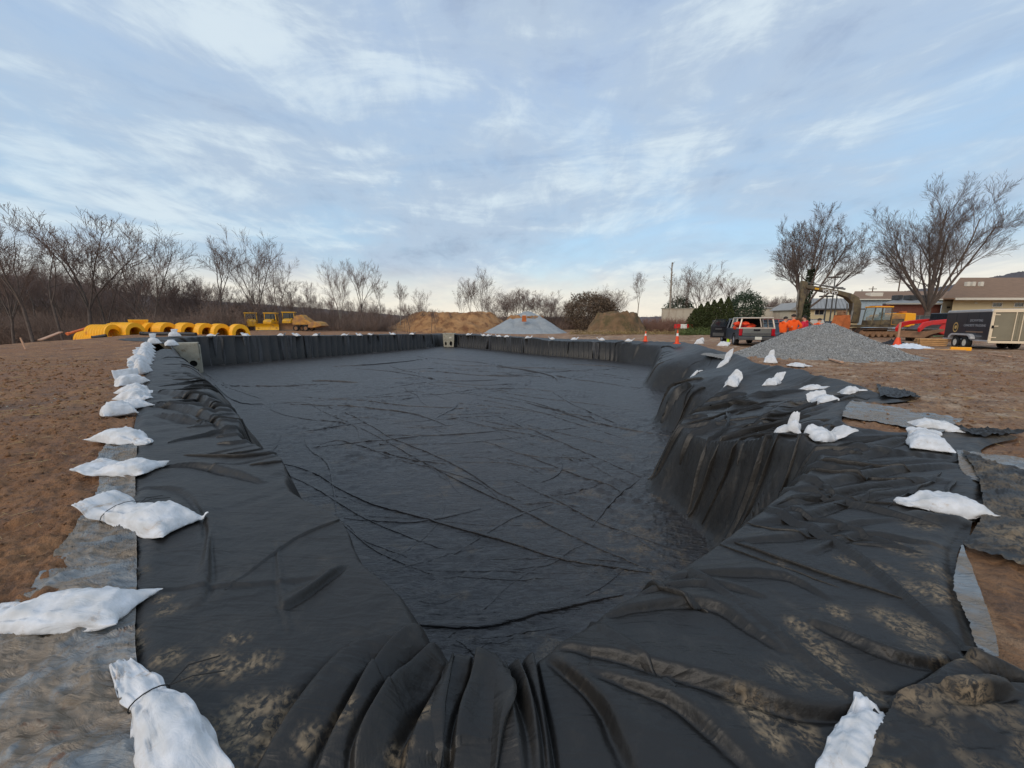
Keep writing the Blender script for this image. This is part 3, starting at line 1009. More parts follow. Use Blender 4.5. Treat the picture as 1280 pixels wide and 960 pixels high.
def tube_mesh(segs, mat, name, parent=None, sides=3):
    s_ = np.array([(a[0], a[1], a[2], b[0], b[1], b[2], ra, rb) for a, b, ra, rb in segs])
    a = s_[:, 0:3]; b = s_[:, 3:6]; ra = s_[:, 6]; rb = s_[:, 7]
    d = b - a; d /= np.linalg.norm(d, axis=1)[:, None] + 1e-9
    ref = np.where(np.abs(d[:, 2:3]) < 0.9, np.array([[0, 0, 1.0]]), np.array([[1.0, 0, 0]]))
    u = np.cross(d, ref); u /= np.linalg.norm(u, axis=1)[:, None] + 1e-9
    v_ = np.cross(d, u)
    n = len(s_)
    vs = np.zeros((n, 2 * sides, 3))
    for k_ in range(sides):
        t_ = 2 * PI * k_ / sides
        o_ = u * math.cos(t_) + v_ * math.sin(t_)
        vs[:, k_] = a + o_ * ra[:, None]; vs[:, sides + k_] = b + o_ * rb[:, None]
    f = np.array([(k_, (k_ + 1) % sides, sides + (k_ + 1) % sides, sides + k_) for k_ in range(sides)])
    F_ = (f[None] + np.arange(n)[:, None, None] * 2 * sides).reshape(-1, 4)
    me = np_mesh(name, vs.reshape(-1, 3), F_)
    me.materials.append(mat)
    return me


# ---------------------------------------------------------------- ground sheet
def polar_grid(rs, th):
    Rr, T = np.meshgrid(rs, th, indexing='ij')
    X = Rr * np.sin(T); Y = Rr * np.cos(T)
    nr, ntn = Rr.shape
    i = np.arange(nr - 1)[:, None] * ntn + np.arange(ntn - 1)[None, :]
    F_ = np.stack([i, i + 1, i + 1 + ntn, i + ntn], -1).reshape(-1, 4)
    return X.ravel(), Y.ravel(), F_


def angles(half, fine, coarse):
    a = np.linspace(-half, half, fine)
    b1 = np.linspace(half, 2 * PI - half, coarse)[1:]
    return np.concatenate([a, b1])


def ground_z(X, Y):
    z = base(X, Y)
    b0 = z.copy()
    r = np.hypot(X, Y)
    # wheel ruts, clods and rakings
    z = z + (0.05 * fbm(X * 0.9, Y * 0.9, 4) + 0.04 * ridged(X * 1.7 + 3, Y * 3.2, 3) - 0.03) * sstep(90, 30, r)
    z = z + (0.075 * np.abs(fbm(X * 5.2, Y * 5.2, 3)) + 0.045 * np.abs(fbm(X * 2.1 + 8, Y * 2.4, 3)) + 0.022 * fbm(X * 15, Y * 15, 2)) * sstep(16, 5, r)
    z = z + 0.05 * sstep(6, 14, r) * ridged(X * 0.5 + 9, Y * 1.1, 3) * sstep(70, 30, r)
    z = z + 0.06 * sstep(3, 8, r) * (X > 0) * (ridged(X * 0.8 + 5, Y * 3.4 + X * 0.5, 3) - 0.5) * sstep(60, 25, r)
    z = z + 0.10 * sstep(20, 60, r) * fbm(X * 0.12, Y * 0.12, 3)
    z = z + 6.0 * sstep(250, 1400, r) * (0.4 + fbm(X * 0.004, Y * 0.004, 2))
    # below the fabric the earth follows the basin and stays under it
    k = r < 80
    x = X[k]; y = Y[k]
    zs, inC, inT, dC, dT, t = surface(x, y, folds=False)
    inO = inside(x, y, OUTER)
    dO, _, _, _ = poly_dist(x, y, OUTER)
    dep = 0.05 + 0.14 * sstep(0, 0.5, dO) + 0.12 * sstep(6, 25, r[k])
    under = np.minimum(z[k], zs - 0.02) - dep
    zo = b0[k] + (z[k] - b0[k]) * sstep(0, 0.35, dO) - 0.02 * sstep(0.3, 0, dO)
    zz_ = np.where(inO, np.minimum(z[k] - 0.03, under), zo)
    zz_ = np.where(inC | (dC < 0.55 * sstep(10, 22, r[k])), FLOOR - 0.4, zz_)
    z[k] = zz_
    return z


gx_, gy_, gf_ = polar_grid(np.concatenate([[0.02, 0.4], np.geomspace(0.8, 60, 420), np.geomspace(62, 3000, 70)]), angles(R(62), 620, 90))
gzv = ground_z(gx_, gy_)
ground = np_obj('ground', np.stack([gx_, gy_, gzv], 1), gf_, M['earth'], smooth=True)
tag(ground, kind='structure')

# ---------------------------------------------------------------- the black fabric
rs_ = np.concatenate([np.geomspace(0.55, 6.0, 500), np.geomspace(6.06, 84, 300)])
lx, ly, lf = polar_grid(rs_, angles(R(60), 1000, 70))
ok = (lx > OUTER[:, 0].min() - 1) & (lx < OUTER[:, 0].max() + 1) & (ly > OUTER[:, 1].min() - 1) & (ly < OUTER[:, 1].max() + 1)
ins = np.zeros(lx.shape, bool)
ins[ok] = inside(lx[ok], ly[ok], OUTER)
keep = ins[lf].any(1)
lf = lf[keep]
used = np.zeros(lx.shape, bool); used[lf.ravel()] = True
mv = used & ~ins
nx_, ny_ = nearest_on(lx[mv], ly[mv], OUTER)
lx[mv] = nx_; ly[mv] = ny_
idx = np.full(lx.shape, -1); idx[used] = np.arange(used.sum())
lx = lx[used]; ly = ly[used]; lf = idx[lf]
lz, inC_, inT_, dC_, dT_, t_ = surface(lx, ly)
dO, uO, _, _ = poly_dist(lx, ly, OUTER)
lr = np.hypot(lx, ly)
# frayed rolled hem: the rim curls up a little here and there, then lies on the earth
lz = lz + 0.03 * np.exp(-((dO - 0.12) / 0.07) ** 2) * (0.5 + fbm(uO * 1.3, uO * 0 + 2.2, 2)) - 0.03 * np.exp(-(dO / 0.05) ** 2)
bz = base(lx, ly)
outm = ~inC_
lz = lz + outm * 0.04 * sstep(6, 20, lr) * sstep(0.0, 0.25, dO)
lz = np.where(outm & (dO < 0.12), np.maximum(lz, bz + 0.008), lz)
# mud smears, footprints
mud = np.zeros(lx.shape)
SM = [(212, 830, .05), (262, 838, .07), (300, 836, .06), (332, 828, .05), (205, 752, .035), (210, 768, .04), (175, 722, .04), (300, 900, .08), (318, 925, .07), (345, 880, .05), (290, 800, .03),
      (306, 800, .03), (165, 800, .04), (160, 822, .05), (430, 915, .04), (385, 935, .04), (500, 950, .035), (530, 905, .03), (1020, 810, .08), (1045, 840, .07), (985, 850, .06), (1000, 780, .05),
      (1100, 715, .07), (1130, 690, .08), (1160, 745, .09), (1140, 790, .08), (1170, 720, .07), (1045, 765, .05), (1110, 775, .06), (1155, 820, .05), (1180, 925, .06), (1005, 915, .05),
      (960, 920, .05), (930, 880, .05), (1085, 868, .04), (960, 890, .04), (1060, 700, .05), (1150, 660, .08), (1190, 840, .05), (975, 700, .03), (1220, 760, .05), (1040, 860, .05)]
for x, y, rad in SM:
    q = U(x, y, 0)
    d2 = ((lx - q[0]) ** 2 + (ly - q[1]) ** 2) / (rad * 1.2) ** 2
    k = d2 < 9
    an_ = x * 0.37
    tread = 0.55 + 0.26 * np.sin((lx[k] * math.cos(an_) + ly[k] * math.sin(an_)) * 210 + 4 * fbm(lx[k] * 14, ly[k] * 14, 2))
    mud[k] += 1.1 * np.exp(-d2[k] ** 1.6 * 0.8) * np.clip(tread + 1.0 * fbm(lx[k] * 26, ly[k] * 34, 3) + 0.9 * fbm(lx[k] * 7 + x, ly[k] * 7, 2), 0, 1.2)
# tracked-in clay on the right margin, and dust on the floor by the corner
rightm = sstep(4.5, 7, lx) * (~inC_) * sstep(0.9, 2.4, dC_) * sstep(16, 8, lr)
mud += rightm * 0.75 * np.clip(0.25 + 1.2 * fbm(lx * 1.5, ly * 3.0, 4), 0, 1)
rm2 = sstep(1.9, 3.4, lx) * (~inC_) * sstep(0.5, 1.6, dC_) * sstep(7, 5, lr)
mud += rm2 * 0.45 * np.clip(0.1 + 1.4 * fbm(lx * 4.5, ly * 5.5, 4), 0, 1)
q = U(812, 690, FLOOR)
mud += 0.55 * np.exp(-((lx - q[0]) ** 2 / 1.0 + (ly - q[1]) ** 2 / 1.6)) * np.clip(0.1 + 1.5 * fbm(lx * 5, ly * 6, 4), 0, 1)
mud += inT_ * 0.30 * sstep(0.28, 0.55, fbm(lx * 1.1 + 40, ly * 1.6, 5)) * sstep(20, 9, lr)
mud = np.clip(mud, 0, 1)
fin = (inT_ & (t_ > 0.999))[lf].sum(1) >= 3
verts_all = np.stack([lx, ly, lz], 1)


def ribbon_arrays(rib):
    """each sharp fold is a lip of cloth: a slow rise, a rounded top and an undercut face"""
    offs = np.array([-1.0, -0.55, -0.22, 0.0, 0.07, 0.02]); hts = np.array([0.0, 0.26, 0.78, 1.0, 0.66, -0.12])
    PX_, PY_, HH, SK = [], [], [], []; counts = []
    for pts, wd, h, side in rib:
        q_ = resample_smooth(pts, 2, closed=False)
        n = len(q_)
        tg = np.gradient(q_, axis=0); tg /= np.linalg.norm(tg, axis=1)[:, None] + 1e-9
        nr_ = np.stack([-tg[:, 1], tg[:, 0]], 1) * side          # gentle side
        env = np.sin(np.linspace(0.02, 0.98, n) * PI) ** 0.6
        rr = np.hypot(q_[:, 0], q_[:, 1])
        wv = wd * (0.75 + 0.4 * np.sin(np.linspace(0, 5, n) + wd * 90)) * (0.35 + 0.65 * env)
        wv = wv * (1.5 if _pt_in(TOE, *q_[n // 2]) else 1.1)
        P_ = q_[:, None, :] - nr_[:, None, :] * (offs[None, :, None] * wv[:, None, None])
        PX_.append(P_[..., 0].ravel()); PY_.append(P_[..., 1].ravel())
        HH.append((hts[None] * (h * 1.25 * env)[:, None]).ravel())
        SK.append(np.broadcast_to(((np.abs(hts) < 1e-9) | (hts < 0)) * (0.003 + 0.0016 * rr[:, None]), (n, 6)).ravel())
        counts.append(n)
    X = np.concatenate(PX_); Y = np.concatenate(PY_); Hh = np.concatenate(HH); Sk = np.concatenate(SK)
    z, _, it, _, _, tt = surface(X, Y)
    e_ = 0.04
    zx = surface(X + e_, Y)[0]; zy = surface(X, Y + e_)[0]
    nx = -(zx - z) / e_; ny = -(zy - z) / e_
    nn = np.sqrt(nx * nx + ny * ny + 1)
    V_ = np.stack([X + nx / nn * (Hh - Sk), Y + ny / nn * (Hh - Sk), z + (Hh - Sk) / nn], 1)
    F_ = []; o_ = 0
    for n in counts:
        i = o_ + np.arange(n - 1)[:, None] * 6 + np.arange(5)[None, :]
        F_.append(np.stack([i, i + 1, i + 7, i + 6], -1).reshape(-1, 4)); o_ += n * 6
    return V_, np.concatenate(F_)


_rf = [q_ for q_ in RIBBONS if _pt_in(TOE, *q_[0][len(q_[0]) // 2])]
_rw = [q_ for q_ in RIBBONS if not _pt_in(TOE, *q_[0][len(q_[0]) // 2])]
def _clip(q_):
    k_ = inside(q_[0][:, 0], q_[0][:, 1], TOE)
    i_ = int(np.where(k_)[0].max()) + 1 if k_.any() else 0
    return (q_[0][i_:], q_[1], q_[2], q_[3])
_rw = [_clip(q_) for q_ in _rw]
_rw = [q_ for q_ in _rw if len(q_[0]) > 6 and inside(q_[0][:, 0], q_[0][:, 1], OUTER).all() and poly_dist(q_[0][:, 0], q_[0][:, 1], OUTER)[0].min() > 0.04]


def sub_mesh(name, faces, mat, rib):
    u = np.unique(faces.ravel())
    mp = np.full(len(verts_all), -1); mp[u] = np.arange(len(u))
    rv, rfc = ribbon_arrays(rib)
    o = np_obj(name, np.concatenate([verts_all[u], rv]), np.concatenate([mp[faces], rfc + len(u)]), mat, smooth=True)
    a = o.data.attributes.new('mud', 'FLOAT', 'POINT')
    mr_ = np.zeros(len(rv))
    a.data.foreach_set('value', np.concatenate([mud[u], mr_]).astype(np.float32))
    return o


wl = sub_mesh('wall_liner', lf[~fin], M['wall_fabric'], _rw)
tag(wl, 'black woven fabric draped over the rim and side walls of the basin', 'fabric liner')
fl = sub_mesh('floor_liner', lf[fin], M['floor_sheet'], _rf)
tag(fl, 'wrinkled dark grey sheet covering the flat floor of the basin', 'floor sheet')
print('liner faces', len(lf), 'ground', len(gf_))

# ---------------------------------------------------------------- grey plastic sheeting at the margins
def ruled_sheet(name, A, B, nu, nv, mat, label, cat, amp=0.02, zoff=0.0, onsurf=False, seed=0, minz=0.012):
    A = resample_smooth(A, 6, False); B = resample_smooth(B, 6, False)
    ta = np.linspace(0, 1, len(A)); tb = np.linspace(0, 1, len(B)); t = np.linspace(0, 1, nu)
    a = np.stack([np.interp(t, ta, A[:, i]) for i in range(2)], 1); b_ = np.stack([np.interp(t, tb, B[:, i]) for i in range(2)], 1)
    v_ = np.linspace(0, 1, nv)
    X = a[:, None, 0] * (1 - v_) + b_[:, None, 0] * v_
    Y = a[:, None, 1] * (1 - v_) + b_[:, None, 1] * v_
    jx = 0.02 * fbm(t * 40, t * 0 + seed, 3)
    X = X + jx[:, None] * (1 - v_)[None, :] * min(1, np.abs(A).max() / 4)
    shp = X.shape
    X = X.ravel(); Y = Y.ravel()
    if onsurf:
        z = surface(X, Y)[0]
    else:
        z = base(X, Y) + 0.035 * np.abs(fbm(X * 5.2, Y * 5.2, 3)) * 0.6
    wob = fbm(X * 0.8 + seed, Y * 0.8, 2)
    z = z + minz + amp * (ridged(X * 1.1 + wob + seed, Y * 4.2 + wob * 2, 3) ** 2) + amp * 1.0 * ridged(X * 4 + seed + Y, Y * 9 - X * 2, 2) ** 2 + zoff
    i = np.arange(nu - 1)[:, None] * nv + np.arange(nv - 1)[None, :]
    f = np.stack([i, i + 1, i + 1 + nv, i + nv], -1).reshape(-1, 4)
    o = np_obj(name, np.stack([X, Y, z], 1), f, mat, smooth=True)
    return tag(o, label, cat)


ruled_sheet('plastic_sheeting', [UU(-190, 985), UU(-40, 850), UU(25, 755), UU(62, 712), UU(100, 655), UU(118, 628), UU(126, 596), UU(122, 578), UU(136, 556), UU(158, 552)],
            [UU(190, 985), UU(180, 900), UU(170, 800), UU(172, 740), UU(172, 690), UU(170, 640), UU(170, 610), UU(170, 590), UU(172, 565), UU(172, 550)], 260, 90, M['plastic'],
            'muddy grey plastic sheeting along the left edge of the black fabric', 'plastic sheet', 0.034, seed=3)
ruled_sheet('plastic_sheeting', [UU(1064, 503), UU(1056, 512), UU(1052, 524)], [UU(1205, 527), UU(1190, 536), UU(1175, 545)], 50, 60, M['plastic'],
            'grey plastic sheeting on the mud behind the upright sandbag at the right', 'plastic sheet', 0.015, seed=8, zoff=0.02)
ruled_sheet('plastic_sheeting', [UU(1195, 566), UU(1200, 590), UU(1215, 606)], [UU(1380, 590), UU(1390, 625), UU(1330, 622)], 50, 60, M['plastic'],
            'pale grey plastic scrap poking out at the right edge of the photo', 'plastic sheet', 0.02, seed=12, zoff=0.012)
ruled_sheet('plastic_sheeting', [UU(1199, 692), UU(1190, 740), UU(1205, 780), UU(1222, 832)], [UU(1202, 690), UU(1220, 740), UU(1240, 800), UU(1246, 832)], 70, 16, M['plastic'],
            'narrow tapering grey plastic strip beside the black fabric at lower right', 'plastic sheet', 0.006, seed=15, zoff=0.035)
ruled_sheet('fabric_flap', [UU(1200, 570), UU(1220, 600), UU(1226, 650), UU(1200, 690)], [UU(1420, 640), UU(1420, 680), UU(1420, 730), UU(1290, 722)], 70, 80, M['wall_fabric'],
            'mud covered loose black flap lying over the earth at the right edge', 'fabric flap', 0.03, seed=18, zoff=0.03)
def add_mud(o, b0, k_, fx_=2, fy_=5):
    a_ = o.data.attributes.new('mud', 'FLOAT', 'POINT')
    c_ = np.zeros(len(o.data.vertices) * 3); o.data.vertices.foreach_get('co', c_); c_ = c_.reshape(-1, 3)
    a_.data.foreach_set('value', np.clip(b0 + k_ * fbm(c_[:, 0] * fx_, c_[:, 1] * fy_, 4), 0, 1).astype(np.float32))
add_mud(bpy.data.objects['fabric_flap'], 0.45, 1.2)
for pts in ([(1095, 484), (1140, 494), (1150, 501), (1100, 500)], [(1185, 538), (1240, 541), (1285, 546), (1230, 552)]):
    o = ruled_sheet('fabric_tail', [UU(*pts[0]), UU(*pts[3])], [UU(*pts[1]), UU(*pts[2])], 20, 40, M['wall_fabric'],
                    'thin black fabric tail trailing onto the mud ' + ('beyond the far grey plastic' if pts[0][0] == 1095 else 'near the right edge of the photo'), 'fabric scrap', 0.05, seed=pts[0][0], zoff=0.02)


# ---------------------------------------------------------------- sandbags
def bag_mesh(seed, L=0.62, W=0.26, H=0.13, neck=0.72, neck_w=0.3, flare=0.55, lift=0.0, bend=0.12, ears=1.0, nu=40, nv=28, crease=1.0):
    rng = np.random.RandomState(seed)
    u = np.linspace(0, 1, nu)
    v_ = np.linspace(0, 2 * PI, nv, endpoint=False)
    # half width and half height along the bag
    kx = [0, 0.03, 0.12, 0.3, neck - 0.16, neck, neck + 0.10, 1.0]
    wv = [0.92, 1.0, 1.0, 0.98, 0.86, neck_w, neck_w * 1.3, flare]
    hv = [0.06, 0.38, 0.8, 1.0, 0.85, neck_w * 0.75, 0.22, 0.10]
    hw = np.interp(u, kx, wv) * W / 2; hh = np.interp(u, kx, hv) * H
    for _ in range(2):
        hw[1:-1] = (hw[:-2] + hw[1:-1] * 2 + hw[2:]) / 4; hh[1:-1] = (hh[:-2] + hh[1:-1] * 2 + hh[2:]) / 4
    UUu, VV = np.meshgrid(u, v_, indexing='ij')
    c = np.cos(VV); s_ = np.sin(VV)
    ex = 0.75
    cx_ = np.sign(c) * np.abs(c) ** ex; sz = np.sign(s_) * np.abs(s_) ** 1.0
    fold = 1 + crease * (0.16 * fbm(UUu * 5 + seed, VV * 1.3, 3) + 0.20 * np.sin(VV * 7 + seed) * np.exp(-((UUu - neck) / 0.16) ** 2) + 0.22 * ridged(UUu * 2.5 + seed, VV * 1.9, 2) - 0.1)
    y = hw[:, None] * cx_ * (1 + 0.20 * fbm(UUu * 3 + seed, VV * 0.8 + 5, 2))
    z = hh[:, None] * sz * fold * 0.82
    z = z + (VV < PI) * crease * 0.018 * (ridged(UUu * 3.2 + seed, VV * 2.6 + seed, 2) ** 2 - 0.3) * np.sin(VV).clip(0, 1) * min(1.5, H / 0.13)
    z = np.where(z < 0, z * 0.22, z)
    x = (UUu - 0.45) * L
    # pulled-out corners of the sewn end
    earm = np.exp(-(u / 0.06) ** 2)[:, None] * (np.abs(cx_) ** 4) * ears
    x = x - earm * 0.07 * L * (1 if seed % 2 else 0.6)
    y = y * (1 + 0.10 * earm)
    z = z + 0.02 * earm
    cb = bend * np.sin(u * PI * 0.9 + rng.rand()) * W
    y = y + cb[:, None]
    z = z + lift * H * (sstep(neck - 0.1, 1.0, u))[:, None] ** 1.2
    x = x - (lift * 0.05 * L) * sstep(neck, 1, u)[:, None]
    z = z + 0.012 * fbm(UUu * 9, VV * 2.5 + seed, 2)
    verts = np.stack([x.ravel(), y.ravel(), z.ravel() + 0.02], 1)
    i = np.arange(nu - 1)[:, None] * nv; j = np.arange(nv)[None, :]
    f = np.stack([i + j, i + (j + 1) % nv, i + nv + (j + 1) % nv, i + nv + j], -1).reshape(-1, 4)
    cap0 = np.array([[0, nv - 1 - k, nv - 2 - k, 1 + k] if False else [k, (nv - k) % nv, (nv - k - 1) % nv, k + 1] for k in range(1, nv // 2 - 1)])
    b0 = (nu - 1) * nv
    cap1 = cap0[:, ::-1] + b0
    f = np.concatenate([f, cap0, cap1])
    return verts, f


BAGN = {}
def sandbag(p0, p1, label, seed, Wd=0.26, Hh=0.13, z=None, tie=False, far=False, group=None, rise=0.0, stretch=1.0, Lmax=None, **kw):
    """p0 sewn end, p1 neck end: photo pixels measured on the ground"""
    a = U(p0[0], p0[1], 0.02); b_ = U(p1[0], p1[1], 0.02)
    d = b_ - a
    L = min(float(np.hypot(d[0], d[1])) * stretch, Lmax or (0.62 if max(p0[1], p1[1]) < 540 else 0.95))
    cx_ = (a + b_) / 2
    root = thing('sandbag', label, 'sandbag', (cx_[0], cx_[1], 0), math.atan2(d[1], d[0]), group or 'white sandbags holding down the edge of the black fabric')
    if far:
        verts, f = bag_mesh(seed, L, Wd, Hh, nu=16, nv=12, **kw)
    else:
        verts, f = bag_mesh(seed, L, Wd, Hh, nu=64, nv=44, **kw)
    # settle on the fabric
    ca, sa = math.cos(root.rotation_euler.z), math.sin(root.rotation_euler.z)
    wx = cx_[0] + verts[:, 0] * ca - verts[:, 1] * sa; wy = cx_[1] + verts[:, 0] * sa + verts[:, 1] * ca
    if far:
        zc = surface(np.array([cx_[0]]), np.array([cx_[1]]))[0][0]
        zs = np.full(len(verts), max(zc, gz(cx_[0], cx_[1])))
        root.location.z = zs[0]
        zs = zs * 0
    else:
        zs = surface(wx, wy)[0]
        ino = inside(wx, wy, OUTER)
        zs = np.where(ino, zs, base(wx, wy) + 0.03)
        root.location.z = float(zs.mean())
        zs = zs - zs.mean()
    verts[:, 2] += zs + rise * (verts[:, 0] / L + 0.5)
    body = np_obj('bag_cloth', verts, f, M['sandbag'], root, smooth=True)
    if tie:
        xn = (kw.get('neck', 0.72) - 0.45) * L
        k = np.abs(verts[:, 0] - xn) < 0.03
        cy = verts[k, 1].mean(); cz = verts[k, 2].mean(); ry = (verts[k, 1].max() - verts[k, 1].min()) / 2 + 0.004; rz = (verts[k, 2].max() - verts[k, 2].min()) / 2 + 0.004
        mb = MB()
        ring = [(xn, cy + ry * math.cos(t), cz + rz * math.sin(t)) for t in np.linspace(0, 2 * PI, 15)]
        mb.tube(ring, 0.003, 5)
        mb.tube([(xn, cy - ry, cz + 0.01), (xn + 0.05, cy - ry - 0.08, cz + 0.015), (xn + 0.02, cy - ry - 0.19, cz - 0.01)], 0.003, 5)
        mb.tube([(xn, cy - ry, cz + 0.01), (xn - 0.04, cy - ry - 0.07, cz + 0.02), (xn - 0.09, cy - ry - 0.17, cz - 0.01)], 0.003, 5)
        mb.build('tie_string', M['twine'], root)
    return root


GL = 'white sandbags along the left edge'
sandbag((242, 1010), (156, 838), 'large crumpled white sandbag with a dark tie string at the bottom left', 3, 0.21, 0.10, tie=True, group=GL, neck=0.60, neck_w=0.50, flare=0.34, bend=-0.12, crease=1.3)
sandbag((176, 764), (-12, 776), 'long muddy white sandbag at the left edge lying across grey plastic', 5, 0.28, 0.11, group=GL, neck=0.80, neck_w=0.6, flare=0.75, bend=0.1, crease=1.3)
sandbag((233, 662), (120, 648), 'plump white sandbag with raised folded neck and tan stain', 9, 0.34, 0.16, group=GL, neck=0.70, neck_w=0.7, flare=0.8, lift=0.9, bend=-0.1, tie=True, crease=1.2)
sandbag((199, 589), (113, 591), 'flat white sandbag with squared end, third up from the plump one on the left', 12, 0.34, 0.14, group=GL, neck=0.55, neck_w=0.8, flare=1.0, lift=0.5)
bpy.data.objects['sandbag.003']['label'] = 'white sandbag with a broad square end just behind the plump stained one'
sandbag((123, 550), (186, 556), 'white sandbag tapering to the right, lying half on bare earth at left', 15, 0.38, 0.17, group=GL, neck=0.78, neck_w=0.45, flare=0.2)
sandbag((157, 520), (144, 514), 'creamy crumpled sandbag hanging over the left edge beside a bluish one', 18, 0.42, 0.24, group=GL, neck=0.7, neck_w=0.7, flare=0.8)
sandbag((177, 511), (158, 507), 'bluish white sandbag on black fabric beside the creamy crumpled one', 21, 0.36, 0.17, group=GL, neck=0.8, neck_w=0.6, flare=0.7)
sandbag((148, 497), (191, 498), 'nearer of two parallel white sandbags at the left edge, pointed right end', 24, 0.5, 0.22, group=GL, neck=0.75, neck_w=0.5, flare=0.3)
sandbag((153, 489), (184, 490), 'farther of two parallel white sandbags at the left edge', 27, 0.45, 0.22, group=GL, neck=0.75, neck_w=0.6, flare=0.5)
sandbag((181, 481), (150, 477), 'white sandbag with spiky raised neck in front of the heap on the left', 30, 0.6, 0.30, group=GL, neck=0.7, neck_w=0.6, flare=0.9, lift=1.1)
hb = [((188, 467), (165, 468)), ((186, 462), (164, 463)), ((184, 458), (166, 457)), ((192, 453), (170, 454)), ((190, 449), (172, 449)), ((190, 445), (172, 445)), ((192, 441), (174, 441)), ((193, 437), (177, 436))]
hl = ['nearest white sandbag of the dense heap at the left edge', 'second nearest white sandbag in the dense left heap', 'third white sandbag from the front of the left heap', 'middle white sandbag of the left heap with a pointed right end',
      'white sandbag just behind the middle of the left heap', 'third from last white sandbag in the left heap', 'second from last white sandbag in the left heap', 'farthest white sandbag of the dense left heap']
for i, (a, b_) in enumerate(hb):
    sandbag(a, b_, hl[i], 40 + i * 3, 0.62, 0.46, group=GL, far=True, neck=0.7, neck_w=0.5, flare=0.7, lift=0.5)
GC_ = 'white sandbags around the near concrete outlet box'
sandbag((200, 434), (189, 430), 'pointed white sandbag between the left heap and the concrete box', 71, 0.7, 0.45, group=GC_, far=True, lift=1.4)
sandbag((231, 427), (212, 422), 'longer white sandbag above the nearer concrete outlet box', 74, 0.9, 0.5, group=GC_, far=True, lift=1.2)
sandbag((222, 434), (210, 433), 'small white sandbag touching the top of the nearer concrete box', 77, 0.7, 0.4, group=GC_, far=True, lift=0.8)
GF = 'tiny white sandbags spaced along the far rim'
fx = [(263, 419.5), (305, 420), (350, 420), (369, 420), (394, 420), (430, 420), (448, 420), (462, 420), (490, 420), (515, 419), (586, 420), (604, 421), (611, 421), (623, 422), (634, 422), (661, 424), (690, 425), (719, 426), (752, 428), (788, 430)]
fl_ = ['leftmost tiny white sandbag on the far rim, below the orange chambers', 'tiny white sandbag on the far rim below the leftmost yellow machine', 'tiny white sandbag on the far rim below the middle bulldozer',
       'tiny white sandbag on the far rim below the gap between the two right machines', 'tiny white sandbag on the far rim below the tan drum', 'sixth tiny white sandbag from the left on the far rim',
       'seventh tiny white sandbag from the left on the far rim', 'eighth tiny white sandbag from the left on the far rim', 'tiny white sandbag on the far rim left of the orange soil mound',
       'tiny white sandbag on the far rim nearest left of the far concrete box', 'tiny white sandbag on the far rim just right of the far concrete box', 'left one of a close pair of tiny sandbags before the grey aggregate heap',
       'right one of a close pair of tiny sandbags before the grey aggregate heap', 'tiny white sandbag before the left foot of the grey aggregate heap', 'tiny white sandbag before the left half of the grey aggregate heap',
       'tiny white sandbag before the middle of the grey aggregate heap', 'flat tiny white sandbag before the right foot of the grey aggregate heap', 'tiny upturned white sandbag left of the weedy soil pile',
       'tiny flat white sandbag in front of the weedy soil pile', 'tiny white sandbag on the rim left of the two traffic cones']
for i, (x, y) in enumerate(fx):
    # on the far crest at the depth where the rim stands
    th = math.atan2(ray(x, 402)[0], ray(x, 402)[1])
    rr = np.linspace(20, 75, 1100)
    xs = rr * math.sin(th); ys = rr * math.cos(th)
    ic = inside(xs, ys, CREST)
    r0 = rr[np.where(ic)[0].max()] + 0.55
    q = (r0 * math.sin(th), r0 * math.cos(th))
    L = [0.95, 0.75, 0.8, 0.85, 0.9][i % 5]
    verts, f = bag_mesh(100 + i, L, 0.45, 0.30, nu=16, nv=12, neck=0.68, neck_w=0.5, flare=0.8, lift=0.9)
    zq = surf(*q)
    rt = thing('sandbag', fl_[i], 'sandbag', (q[0], q[1], max(zq, gz(*q))), (0.3, PI - 0.2, 0.1, 2.9, -0.3)[i % 5], GF)
    np_obj('bag_cloth', verts, f, M['sandbag'], rt, smooth=True)
GR = 'white sandbags scattered over the right margin'
rb = [((867, 433), (883, 428), 'upright pointed white sandbag on the rim right of the cones', dict(lift=1.0, flare=0.3), 0.6, 0.4),
      ((896, 437), (915, 434), 'white sandbag on bare earth beside the pickup truck', dict(lift=0.6), 0.6, 0.3),
      ((860, 444), (880, 443.5), 'flat white sandbag on the fabric before the pickup truck', dict(), 0.5, 0.22),
      ((900, 448), (916, 445), 'small knobbly white sandbag left of the gravel pile foot', dict(lift=1.2), 0.5, 0.3),
      ((908, 466), (929, 460), 'pale grey wedge shaped sandbag on the far right bulge', dict(lift=1.2, flare=0.5, neck_w=0.8), 0.42, 0.24),
      ((962, 458), (966, 452), 'small upright white sandbag with pinched top near the gravel pile', dict(lift=1.3, flare=0.25, neck_w=0.4), 0.42, 0.32),
      ((958, 469), (982, 466), 'white sandbag with raised right end below the small upright one', dict(lift=1.2), 0.42, 0.22),
      ((990, 460), (1012, 459), 'flat white sandbag on the earth in front of the gravel pile', dict(), 0.5, 0.14),
      ((992, 474), (1044, 480), 'long flat whitish sandbag right of centre before the gravel', dict(flare=0.5), 0.42, 0.13),
      ((1050, 487), (1081, 489), 'bluish white flat sandbag at the outer fabric edge', dict(), 0.36, 0.15),
      ((1042, 502), (1017, 494), 'grey white sandbag with flared square mouth on dark fabric', dict(lift=1.2, flare=1.1, neck_w=0.8), 0.34, 0.18),
      ]
for i, (a, b_, lab, kw, W_, H_) in enumerate(rb):
    k_ = dict(neck=0.7, neck_w=0.5, flare=0.6); k_.update(kw)
    sandbag(a, b_, lab, 200 + i * 3, W_, H_, group=GR, **k_)
sandbag((985, 532), (996, 526), 'upright cone shaped white sandbag with knotted top on the nearest bulge', 240, 0.34, 0.20, group=GR, neck=0.72, neck_w=0.34, flare=0.28, lift=1.5, Lmax=0.34)
